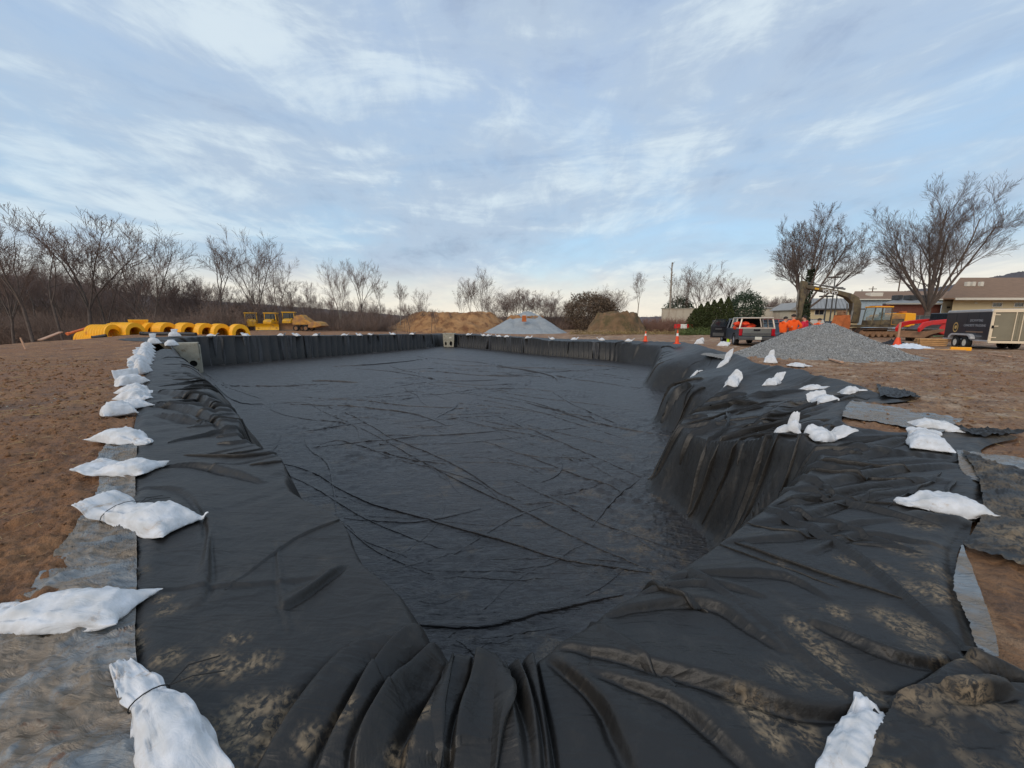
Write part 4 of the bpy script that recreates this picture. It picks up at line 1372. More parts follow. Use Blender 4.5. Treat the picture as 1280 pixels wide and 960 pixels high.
sandbag((1010, 545), (1060, 545), 'white sandbag with knotted raised end lying behind the dark recess', 243, 0.36, 0.18, group=GR, neck=0.62, neck_w=0.5, flare=0.9, lift=0.8)
sandbag((1138, 534), (1199, 539), 'rolled white sandbag lying crosswise behind another at the right', 246, 0.26, 0.13, group=GR, neck=0.85, neck_w=0.8, flare=0.7)
sandbag((1172, 571), (1152, 541), 'broad white sandbag standing in front of the crosswise rolled one', 249, 0.36, 0.17, group=GR, neck=0.8, neck_w=0.75, flare=0.7, lift=0.5)
sandbag((1228, 640), (1122, 627), 'large smooth white sandbag with cream right end in a black fold', 252, 0.34, 0.14, group=GR, neck=0.82, neck_w=0.4, flare=0.12, bend=0.12)
sandbag((1052, 990), (1092, 890), 'white sandbag half buried under the overlapping black flap at lower right', 255, 0.13, 0.06, group=GR, neck=0.85, neck_w=0.8, flare=0.9)
_f = ruled_sheet('fabric_flap', [UU(1118, 884), UU(1100, 915), UU(1078, 960), UU(1066, 1000)], [UU(1420, 868), UU(1420, 900), UU(1420, 950), UU(1420, 1010)], 90, 110, M['wall_fabric'], 'black fabric flap folded over the half buried sandbag at the lower right corner', 'fabric flap', 0.012, seed=31, zoff=0.03, onsurf=True)
add_mud(_f, 0.15, 1.2, 5, 7)


# ---------------------------------------------------------------- concrete outlet boxes
def panel_with_hole(x0, x1, z0, z1, cx_, cz, rx, rz, y0, y1, n=24, topx=None):
    """slab in the xz plane with an elliptical hole, thickness y0..y1"""
    mb = MB()
    tx0, tx1 = topx if topx else (x0, x1)
    outer = []
    for i in range(n):
        t = 2 * PI * i / n + PI / 4
        c, s_ = math.cos(t), math.sin(t)
        m_ = max(abs(c), abs(s_))
        u_, v_ = c / m_, s_ / m_
        zz_ = (z0 + z1) / 2 + v_ * (z1 - z0) / 2
        f_ = (zz_ - z0) / (z1 - z0)
        a = x0 + (tx0 - x0) * f_; b_ = x1 + (tx1 - x1) * f_
        outer.append(((a + b_) / 2 + u_ * (b_ - a) / 2, zz_))
    inner = [(cx_ + rx * math.cos(2 * PI * i / n + PI / 4), cz + rz * math.sin(2 * PI * i / n + PI / 4)) for i in range(n)]
    vs = [(x, y0, z) for x, z in outer] + [(x, y0, z) for x, z in inner] + [(x, y1, z) for x, z in outer] + [(x, y1, z) for x, z in inner]
    fs = []
    for i in range(n):
        j = (i + 1) % n
        fs += [(i, j, n + j, n + i), (2 * n + j, 2 * n + i, 3 * n + i, 3 * n + j), (i, 2 * n + i, 2 * n + j, j), (n + i, n + j, 3 * n + j, 3 * n + i)]
    mb.add(vs, fs)
    return mb


q = P(217, 440, 27.1)
ob = thing('outlet_box', 'wedge shaped pale concrete outlet box with a ragged hole in the left corner', 'concrete box', (q[0] + 0.35, q[1], FLOOR), R(36), 'concrete outlet boxes set in the basin walls')
panel_with_hole(0.45, 1.25, 0.0, 2.25, 0.80, 0.75, 0.24, 0.24, -0.15, 0.05, topx=(-0.95, 1.2)).build('front_wall', M['concrete'], ob, bevel=0.02)
MB().box((0.1, 0.7, 2.26), (2.2, 1.3, 0.12)).build('lid', M['concrete'], ob, bevel=0.02)
MB().box((1.22, 0.55, 1.05), (0.14, 0.95, 2.2)).build('side_wall', M['concrete'], ob, bevel=0.02)
MB().cyl((0.80, 0.06, 0.75), (0.80, 0.9, 0.75), 0.26, n=20).build('pipe_bore_shade', M['dark'], ob)  # solid plug, darkness of the open bore put into its colour
MB().cyl((1.0, -0.18, 0.22), (1.0, -0.10, 0.22), 0.09, n=12).build('drain_bore_shade', M['dark'], ob)  # dark disc painted as the shaded mouth of a drain
q = P(561.5, 433, 56.8)
ob = thing('outlet_box', 'upright pale concrete outlet box with two dark bores in the far corner', 'concrete box', (q[0], q[1] - 0.3, FLOOR + 0.02), 0.0, 'concrete outlet boxes set in the basin walls')
mb = panel_with_hole(-0.72, 0.02, 0.0, 1.0, -0.42, 0.5, 0.13, 0.30, -0.1, 0.1, topx=(-0.80, 0.02)); mb.build('lower_wall', M['concrete'], ob, bevel=0.02)
panel_with_hole(0.02, 0.72, 0.0, 1.0, 0.33, 0.5, 0.20, 0.34, -0.1, 0.1, topx=(0.02, 0.80)).build('lower_wall', M['concrete'], ob, bevel=0.02)
MB().box((0, 0, 1.46), (1.62, 0.2, 0.9)).build('upper_wall', M['concrete'], ob, bevel=0.02)
MB().box((0, 0.75, 1.95), (1.8, 1.7, 0.1)).build('lid', M['concrete'], ob, bevel=0.02)
MB().box((0.0, 0.6, 0.5), (1.3, 0.9, 0.95)).build('chamber_shade', M['dark'], ob)  # solid block, shade of the hollow inside put into its colour
MB().box((0.28, -0.13, 1.35), (0.32, 0.08, 0.16)).build('lifting_lug', M['offwhite'], ob)


ob0 = [o for o in bpy.data.objects if o.name == 'outlet_box'][0]
ob0.scale = (0.92, 0.92, 0.95)
# ---------------------------------------------------------------- heaps
def heap(name, label, cat, c, rx, ry, h, mat, seed, plateau=0.0, rough=0.06, n=70, lobes=(), power=1.0, rz=0.0):
    """heap with natural slopes; lobes add side heaps (x,y,r,h)"""
    g = np.linspace(-1.15, 1.15, n * 2)
    X, Y = np.meshgrid(g * rx, g * ry)
    d = np.sqrt((X / rx) ** 2 + (Y / ry) ** 2)
    d = d * (1 + 0.10 * fbm(X / rx * 2 + seed, Y / ry * 2, 3))
    z = h * np.clip((1 - d) / (1 - plateau), -0.2, 1) ** 1.0 if power == 1.0 else h * np.clip(1 - d, 0, 1) ** power
    z = np.minimum(z, h * (0.96 + 0.08 * fbm(X + seed, Y, 3)))
    for lx_, ly_, lr_, lh in lobes:
        dd = np.hypot(X - lx_, Y - ly_) / lr_ * (1 + 0.1 * fbm(X / lr_ * 2 + seed, Y / lr_ * 2 + 4, 3))
        z = np.maximum(z, lh * np.clip(1 - dd, -0.2, 1))
    z = z + rough * h * fbm(X * 4 / rx + seed, Y * 4 / ry, 4) * np.clip(z / h * 4, 0, 1) + rough * 0.3 * fbm(X * 3, Y * 3, 3)
    gnd = base(X + c[0], Y + c[1])
    z0 = gz(c[0], c[1])
    edge = sstep(0.0, -0.12 * h, z)
    zz_ = z + (gnd - z0) - 0.05 - 0.3 * sstep(1.0, 1.15, np.maximum(np.abs(X / rx), np.abs(Y / ry)))
    m_ = X.shape[1]
    i = np.arange(X.shape[0] - 1)[:, None] * m_ + np.arange(m_ - 1)[None, :]
    f = np.stack([i, i + 1, i + 1 + m_, i + m_], -1).reshape(-1, 4)
    kz = zz_ > (gnd - z0) - 0.25 * h * 0.5
    f = f[kz.ravel()[f].any(1)]
    root = thing(name, label, cat, (c[0], c[1], z0))
    np_obj('slope', np.stack([X.ravel(), Y.ravel(), zz_.ravel()], 1), f, mat, root, smooth=True)
    root['_tmp'] = 0
    del root['_tmp']
    return root, (X, Y, zz_)


# crushed stone in front of the vehicles
gc = P(1033, 430, 17.2)
gp, (gX, gY, gZ) = heap('gravel_pile', 'tall cone of grey crushed stone between the pickup and the excavator', 'gravel pile', (gc[0] - 0.25, gc[1]), 3.6, 3.0, 1.46, M['gravel'], 5, plateau=0.08, rough=0.05, n=110, lobes=((2.6, 0.2, 2.2, 0.30), (-2.2, 0.1, 2.0, 0.28)))
rng = np.random.RandomState(4)
def scatter_stones(root, X, Y, Z, n, smin, smax, mats, hmin=0.0, name='stone_chips'):
    k = np.where(Z.ravel() > hmin)[0]
    for mi, mt in enumerate(mats):
        pick = rng.choice(k, n)
        c = np.stack([X.ravel()[pick], Y.ravel()[pick], Z.ravel()[pick]], 1)
        stp = abs(X[0, 1] - X[0, 0])
        c[:, :2] += rng.uniform(-0.5, 0.5, (n, 2)) * stp
        s_ = rng.uniform(smin, smax, n)[:, None, None]
        oc = np.array([(1, 0, 0), (-1, 0, 0), (0, 1, 0), (0, -1, 0), (0, 0, 1), (0, 0, -1)], float)
        vs = oc[None] * rng.uniform(0.5, 1.1, (n, 6, 1)) * s_ + rng.uniform(-0.3, 0.3, (n, 6, 3)) * s_
        vs = vs + c[:, None, :]
        fc = np.array([(0, 2, 4), (2, 1, 4), (1, 3, 4), (3, 0, 4), (2, 0, 5), (1, 2, 5), (3, 1, 5), (0, 3, 5)])
        f = (fc[None] + np.arange(n)[:, None, None] * 6).reshape(-1, 3)
        o = np_obj(name, vs.reshape(-1, 3), f, mt, root)
        tag(o, kind='stuff')


scatter_stones(gp, gX, gY, gZ, 12000, 0.010, 0.026, [M['stonelight'], M['stonedark']], 0.02)
# far heaps
c = P(562, 410, 74)
heap('soil_mound', 'long orange brown soil mound beyond the far corner box', 'soil mound', (c[0], c[1] + 6), 13.5, 9, 3.9, M['orangesoil'], 9, plateau=0.55, rough=0.12, lobes=((-2.0, -4, 6, 2.6), (6, -3, 5, 2.6), (-9, 0, 8, 1.5)))
c = P(657, 410, 62)
heap('aggregate_heap', 'blue grey aggregate heap with an orange brown band near its top', 'aggregate heap', (c[0], c[1] + 5), 7.0, 6.0, 2.6, M['bluegravel'], 14, plateau=0.2, rough=0.06, lobes=((-2.5, -1, 4.6, 2.6), (2.6, -0.5, 4.6, 2.9), (0.3, -1.5, 4.4, 2.0)))
hp = heap('soil_hump', 'orange brown soil hump capped with pale aggregate behind the grey heap', 'soil mound', (c[0] + 0.3, c[1] + 7.5), 4.2, 3.2, 3.0, M['orangesoil'], 16, plateau=0.7, rough=0.10)[0]
hp2 = heap('cap', None, None, (c[0] + 0.5, c[1] + 7.5), 2.6, 2.2, 1.0, M['bluegravel'], 19, plateau=0.2, rough=0.08)[0]
capo = hp2.children[0]; capo.name = 'aggregate_cap'; capo.parent = hp; capo.location = (0.2, 0, 2.75); bpy.data.objects.remove(hp2)
mk = thing('marker_box', 'small rusty brown box standing on the front of the grey heap', 'box', (c[0] - 0.2, c[1] + 1.2, gz(c[0], c[1]) + 1.9))
MB().box((0, 0, 0.5), (0.75, 0.6, 1.0), taper=(0.85, 0.85)).build('body', M['rust'], mk, bevel=0.03)
MB().box((0, 0, 1.05), (0.6, 0.5, 0.12)).build('top', M['offwhite'], mk, bevel=0.02)
c = P(777, 410, 55)
heap('soil_pile', 'weedy brown soil pile with a flat top in front of the bare trees', 'soil pile', (c[0], c[1] + 3), 4.4, 4.0, 2.9, M['darksoil'], 23, plateau=0.62, rough=0.16, lobes=((-2.0, -1.5, 2.6, 1.2), (2.4, -1, 2.4, 1.2)))
c = P(735, 410, 54)

# loose clods and pebbles on the near earth
def clods(label, n, x0, x1, y0, y1, smin, smax, mat, seed, toward=1.0):
    rg = np.random.RandomState(seed)
    x = rg.uniform(x0, x1, n * 3); y = y0 * (y1 / y0) ** rg.rand(n * 3)
    x = x * 1.0
    k_ = ~inside(x, y, OUTER)
    x = x[k_][:n]; y = y[k_][:n]
    z = ground_z(x.copy(), y.copy())
    rr = np.hypot(x, y)
    s_ = rg.uniform(smin, smax, len(x)) * rg.uniform(0.4, 1, len(x)) ** 1.5 * np.clip(rr / 5, 0.7, 3)
    oc = np.array([(1, 0, 0), (-1, 0, 0), (0, 1, 0), (0, -1, 0), (0, 0, 1), (0, 0, -1)], float)
    vs = oc[None] * rg.uniform(0.5, 1.2, (len(x), 6, 1)) * s_[:, None, None] + rg.uniform(-0.35, 0.35, (len(x), 6, 3)) * s_[:, None, None]
    vs[..., 2] *= 0.7
    vs = vs + np.stack([x, y, z], 1)[:, None, :]
    fc = np.array([(0, 2, 4), (2, 1, 4), (1, 3, 4), (3, 0, 4), (2, 0, 5), (1, 2, 5), (3, 1, 5), (0, 3, 5)])
    f = (fc[None] + np.arange(len(x))[:, None, None] * 6).reshape(-1, 3)
    o = np_obj('soil_clods', vs.reshape(-1, 3), f, mat, smooth=True)
    tag(o, label, 'clods', kind='stuff')
clods('loose brown clods of earth on the left side', 9000, -22, -1.5, 2.2, 16, 0.010, 0.030, M['earth'], 3)
clods('loose clods and pebbles of earth on the right side', 9000, 2.5, 26, 2.4, 20, 0.010, 0.030, M['earth'], 4)
clods('pale pebbles strewn over the earth', 1200, -20, 24, 2.4, 18, 0.006, 0.014, M['concrete'], 5)

def straw(n, x0, x1, y0, y1, seed, label):
    rg = np.random.RandomState(seed)
    x = rg.uniform(x0, x1, n * 3); y = y0 * (y1 / y0) ** rg.rand(n * 3)
    k_ = ~inside(x, y, OUTER); x = x[k_][:n]; y = y[k_][:n]
    z = ground_z(x.copy(), y.copy()); sc_ = np.clip(np.hypot(x, y) / 5, 0.8, 2.5)
    a = rg.uniform(0, PI, len(x)); L_ = rg.uniform(0.02, 0.07, len(x)) * sc_; w_ = 0.0022 * sc_
    segs = [((x[i] - math.cos(a[i]) * L_[i], y[i] - math.sin(a[i]) * L_[i], z[i] + 0.006), (x[i] + math.cos(a[i]) * L_[i], y[i] + math.sin(a[i]) * L_[i], z[i] + 0.006 + rg.uniform(0, 0.02)), w_[i], w_[i]) for i in range(len(x))]
    me = tube_mesh(segs, M['straw'], 'loose_straw')
    o = bpy.data.objects.new('loose_straw', me); col.objects.link(o)
    tag(o, label, 'straw', kind='stuff')
straw(800, -20, -1.6, 2.2, 15, 5, 'bits of pale straw lying on the earth at left')
straw(600, 2.6, 24, 2.4, 18, 6, 'bits of pale straw lying on the earth at right')

# ---------------------------------------------------------------- wheels
def wheel(parent, x, y, r, wd, side, rim_mat='rim', name='wheel'):
    """tyre with a rim as sub-part; side = -1 left / +1 right outer face"""
    prof = [(r * 0.62, -wd / 2), (r * 0.93, -wd / 2), (r, -wd * 0.32), (r, wd * 0.32), (r * 0.93, wd / 2), (r * 0.62, wd / 2)]
    n = 20
    vs = []; fs = []
    for i in range(n):
        t = 2 * PI * i / n
        for rr, o_ in prof:
            vs.append((o_, rr * math.cos(t), rr * math.sin(t)))
    m_ = len(prof)
    for i in range(n):
        for j in range(m_):
            a = i * m_ + j; b_ = i * m_ + (j + 1) % m_; c = ((i + 1) % n) * m_ + (j + 1) % m_; d = ((i + 1) % n) * m_ + j
            fs.append((a, b_, c, d))
    mb = MB(); mb.add(vs, fs)
    o = mb.build(name, M['rubber'], parent, smooth=False)
    o.location = (x, y, r)
    mr = MB()
    mr.cyl((side * wd * 0.18, 0, 0), (side * wd * 0.40, 0, 0), r * 0.62, r * 0.60, 16)
    mr.cyl((side * wd * 0.40, 0, 0), (side * wd * 0.47, 0, 0), r * 0.20, r * 0.16, 10)
    mr.build('rim', M[rim_mat], o)
    return o


def car(label, cat, loc, rz, paint, L=4.6, W_=1.82, H=1.45, kind='sedan', group='cars parked behind the gravel pile', glass='glass', rear='taillight', name='parked_car'):
    """length along +y (front), origin at the rear middle on the ground"""
    t = thing(name, label, cat, loc, rz, group)
    hb = 0.78 if kind == 'sedan' else 0.95
    low = [(0.0, 0.42), (0.03, hb * 0.92), (0.10, hb), (L * 0.45, hb + 0.02), (L * 0.78, hb * 0.97), (L - 0.1, hb * 0.82), (L, hb * 0.6), (L, 0.34), (L - 0.15, 0.26), (0.15, 0.26)]
    mb = MB().prism(low, 'x', -W_ / 2, W_ / 2)
    mb.build('body', M[paint], t, bevel=0.06)
    r0, r1 = ((0.55, 1.15), (L * 0.70, L * 0.52)) if kind == 'sedan' else ((0.05, 0.28), (L * 0.72, L * 0.58))
    if kind == 'pickup':
        r0, r1 = (L * 0.36, L * 0.40), (L * 0.72, L * 0.60)
    wi = W_ / 2 - 0.05; wt = W_ / 2 - 0.22
    vs = [(-wi, r0[0], hb), (wi, r0[0], hb), (wi, r1[0], hb), (-wi, r1[0], hb), (-wt, r0[1], H - 0.05), (wt, r0[1], H - 0.05), (wt, r1[1], H - 0.05), (-wt, r1[1], H - 0.05)]
    MB().add(vs, [(0, 1, 5, 4), (1, 2, 6, 5), (2, 3, 7, 6), (3, 0, 4, 7), (4, 5, 6, 7)]).build('window_glass', M[glass], t)
    MB().box((0, (r0[1] + r1[1]) / 2, H - 0.03), (2 * wt + 0.06, abs(r1[1] - r0[1]) + 0.1, 0.06), bev=0.02).build('roof', M[paint], t)
    for i, j in ((0, 4), (1, 5), (2, 6), (3, 7)):
        MB().cyl(vs[i], vs[j], 0.045, 0.04, 6).build('pillar', M[paint], t)
    for sx_ in (0, 1):
        a = Vector(vs[0 if sx_ == 0 else 1]); b_ = Vector(vs[3 if sx_ == 0 else 2]); c = Vector(vs[4 if sx_ == 0 else 5]); d = Vector(vs[7 if sx_ == 0 else 6])
        MB().cyl(a.lerp(b_, 0.5), c.lerp(d, 0.5), 0.045, 0.04, 6).build('pillar', M[paint], t)
    for sx_ in (-1, 1):
        for yy in (L * 0.2, L * 0.81):
            wheel(t, sx_ * (W_ / 2 - 0.1), yy, 0.33, 0.22, sx_)
        MB().box((sx_ * (W_ / 2 - 0.18), 0.0, hb * 0.80), (0.30, 0.08, 0.16), bev=0.02).build('tail_lamp', M[rear], t)
        MB().box((sx_ * (W_ / 2 - 0.22), L - 0.03, hb * 0.66), (0.34, 0.1, 0.15), bev=0.02).build('headlamp', M['clear'], t)
        MB().box((sx_ * (W_ / 2 + 0.08), L * 0.64, hb + 0.08), (0.18, 0.10, 0.13), bev=0.02).build('mirror', M[paint], t)
    MB().box((0, 0.0, 0.45), (W_ * 0.96, 0.14, 0.2), bev=0.03).build('rear_bumper', M['bumper'], t)
    return t


# ---------------------------------------------------------------- pickup truck with a glazed cap
X0 = PX(947, 22.6)
tk = thing('pickup_truck', 'grey pickup truck with pale cap, open tail window and red gear inside', 'pickup truck', (X0, 22.6, gz(X0, 22.6)), R(-17))
Wp, Lp = 1.86, 5.3
# bed and fenders, side profile with wheel arches
def arch(y, r=0.46, n=8):
    return [(y + r * math.cos(PI - PI * i / n), 0.36 + r * math.sin(PI - PI * i / n) * 0.95) for i in range(n + 1)]
prof = [(0.0, 0.46), (0.0, 1.06), (2.0, 1.06), (3.9, 1.04), (5.15, 0.98), (5.3, 0.8), (5.3, 0.42), (4.85, 0.36)] + list(reversed(arch(4.35))) + [(3.8, 0.36), (1.6, 0.36)] + list(reversed(arch(1.1))) + [(0.5, 0.40)]
MB().prism(prof, 'x', -Wp / 2, Wp / 2).build('body', M['slatepaint'], tk, bevel=0.03)
MB().box((0, -0.03, 0.86), (1.46, 0.07, 0.42), bev=0.02).build('tailgate', M['greypaint'], tk)
MB().box((0, -0.075, 0.98), (0.34, 0.03, 0.10), bev=0.01).build('tailgate_latch', M['blackpaint'], tk)
MB().box((0, -0.068, 0.76), (1.40, 0.02, 0.10)).build('tailgate_band', M['bumper'], tk)
MB().box((0, -0.14, 0.50), (1.84, 0.22, 0.20), bev=0.03).build('rear_bumper', M['bumper'], tk)
MB().box((0.05, -0.262, 0.52), (0.34, 0.02, 0.17)).build('number_plate', M['plate'], tk)
for s_ in (-1, 1):
    MB().box((s_ * 0.835, -0.03, 0.86), (0.17, 0.10, 0.40), bev=0.02).build('tail_lamp', M['taillight'], tk)
    for yy in (1.1, 4.35):
        wheel(tk, s_ * 0.80, yy, 0.37, 0.25, s_, 'rim')
# cap: posts, rails, roof
zt = 1.66
cap = MB()
for s_ in (-1, 1):
    cap.cyl((s_ * 0.90, 0.0, 1.06), (s_ * 0.78, 0.10, zt), 0.045, 0.045, 6)
    cap.cyl((s_ * 0.90, 1.05, 1.06), (s_ * 0.78, 1.05, zt), 0.045, 0.045, 6)
    cap.cyl((s_ * 0.90, 2.0, 1.06), (s_ * 0.78, 2.0, zt), 0.05, 0.05, 6)
    cap.box((s_ * 0.90, 1.0, 1.09), (0.06, 2.0, 0.06))
cap.box((0, 0.0, 1.10), (1.8, 0.06, 0.07))
cap.build('cap_frame', M['tan_paint'], tk)
MB().box((0, 1.05, zt + 0.02), (1.64, 2.1, 0.08), bev=0.03).build('cap_roof', M['tan_paint'], tk)
MB().cyl((0.12, 0.02, zt), (0.22, -0.02, 1.16), 0.03, 0.03, 6).build('window_strut', M['tan_paint'], tk)
MB().box((0.86, 1.05, 1.38), (0.02, 1.8, 0.5), rot=(0, R(-12), 0)).build('side_window', M['clear'], tk)
MB().box((-0.86, 1.5, 1.38), (0.02, 0.8, 0.5), rot=(0, R(12), 0)).build('side_window', M['clear'], tk)
MB().box((0, 2.0, 1.36), (1.6, 0.04, 0.56)).build('front_panel', M['dark'], tk)
MB().box((0, 1.0, 0.75), (1.6, 1.9, 0.5)).build('bed_load', M['dark'], tk)
# cab
cv = [(-0.88, 2.1, 1.04), (0.88, 2.1, 1.04), (0.88, 4.15, 1.04), (-0.88, 4.15, 1.04), (-0.72, 2.2, 1.60), (0.72, 2.2, 1.60), (0.72, 3.5, 1.60), (-0.72, 3.5, 1.60)]
MB().add(cv, [(0, 1, 5, 4), (1, 2, 6, 5), (2, 3, 7, 6)]).build('cab_glass', M['glass'], tk)
MB().box((0, 2.85, 1.62), (1.5, 1.4, 0.07), bev=0.03).build('cab_roof', M['slatepaint'], tk)
for i, j in ((0, 4), (1, 5), (2, 6), (3, 7)):
    MB().cyl(cv[i], cv[j], 0.05, 0.045, 6).build('cab_pillar', M['slatepaint'], tk)
MB().cyl((-0.88, 3.1, 1.04), (-0.74, 3.1, 1.6), 0.05, 0.045, 6).build('cab_pillar', M['slatepaint'], tk)
dr = MB().box((-1.38, 3.15, 0.80), (0.98, 0.10, 0.78), bev=0.03)
dr = dr.build('door', M['blackpaint'], tk)
fr_ = MB(); fr_.tube([(-0.95, 3.15, 1.19), (-1.0, 3.15, 1.60), (-1.62, 3.15, 1.58), (-1.85, 3.15, 1.19)], 0.03, 6); fr_.build('window_frame', M['blackpaint'], dr)
MB().box((-1.40, 3.15, 1.38), (0.80, 0.02, 0.38)).build('window_glass', M['glass'], dr)
MB().box((-1.40, 3.085, 0.98), (0.40, 0.05, 0.08), bev=0.01).build('arm_rest', M['bumper'], dr)
MB().box((-1.40, 3.09, 0.62), (0.66, 0.03, 0.22), bev=0.01).build('door_pocket', M['bumper'], dr)
# red and orange gear under the cap: each lump is a bundle of its own
gr = thing('work_gear', 'heap of red orange vests and gear under the pickup cap', 'work gear', (X0 - 0.25, 23.4, gz(X0, 23.4) + 1.0), R(-17))
rg = random.Random(2)
for i in range(9):
    bm = bmesh.new(); bmesh.ops.create_icosphere(bm, subdivisions=3, radius=1)
    for v_ in bm.verts:
        n_ = float(fbm(np.array([v_.co.x * 2 + i * 3]), np.array([v_.co.y * 2 + v_.co.z * 2]), 3)[0])
        v_.co *= 1 + 0.45 * n_
    bmesh.ops.scale(bm, vec=(0.22, 0.2, 0.13), verts=bm.verts)
    me = bpy.data.meshes.new('bundle'); bm.to_mesh(me); bm.free()
    o = link_mesh('bundle', me, M['orangebits'] if i % 4 else M['taillight'], gr, True)
    o.location = (rg.uniform(-0.45, 0.45), rg.uniform(-0.5, 0.3), 0.1 + 0.12 * (i // 3)); o.rotation_euler = (0, 0, rg.uniform(0, 3))

# other parked vehicles
def at(px_, Y, dz=0.0):
    x = PX(px_, Y)
    return (x, Y, gz(x, Y) + dz)
car('slate grey car half hidden behind the gravel pile beside the pickup truck', 'car', at(984, 24.5), R(-14), 'slatepaint', H=1.42)
car('dark blue pickup with a black roof far behind the grey pickup', 'pickup truck', at(944, 36), R(-30), 'bluepaint', L=5.2, H=1.85, kind='pickup')
car('dull red car behind the blue pickup roof', 'car', at(962, 39), R(-60), 'redcar', L=4.6, H=1.75, kind='suv')
car('low dark car roof visible left of the workers', 'car', at(976, 33), R(-70), 'slatepaint', H=1.45)
car('blue grey minivan behind the workers and the ivy covered tree', 'car', at(1032, 47), R(60), 'bluepaint', L=4.9, H=1.8, kind='suv')
car('slate car parked in front of the cream building', 'car', at(1052, 50), R(70), 'slatepaint', H=1.55, kind='suv')
car('silver car by the brick building behind the excavator', 'car', at(1134, 48), R(80), 'silver', H=1.45)
car('black car beside the silver car near the brick building', 'car', at(1150, 50), R(80), 'blackpaint', H=1.5)
car('pale blue grey car showing behind the red loader and the trailer', 'car', at(1184, 44), R(75), 'silver', H=1.9, kind='suv')


# ---------------------------------------------------------------- people
def skin_mesh(name, pts, edges, radii, mat, parent, sub=2, root=0):
    me = bpy.data.meshes.new(name)
    me.from_pydata(pts, edges, [])
    tmp = bpy.data.objects.new(name + '_rig', me)
    col.objects.link(tmp)
    md = tmp.modifiers.new('skin', 'SKIN'); md.use_smooth_shade = True
    sv = me.skin_vertices[0].data
    for i, r_ in enumerate(radii):
        sv[i].radius = r_ if isinstance(r_, tuple) else (r_, r_)
        sv[i].use_root = (i == root)
    s2 = tmp.modifiers.new('sub', 'SUBSURF'); s2.levels = sub; s2.render_levels = sub
    dg = bpy.context.evaluated_depsgraph_get()
    out_ = bpy.data.meshes.new_from_object(tmp.evaluated_get(dg))
    bpy.data.objects.remove(tmp)
    out_.materials.clear()
    return link_mesh(name, out_, mat, parent, True)


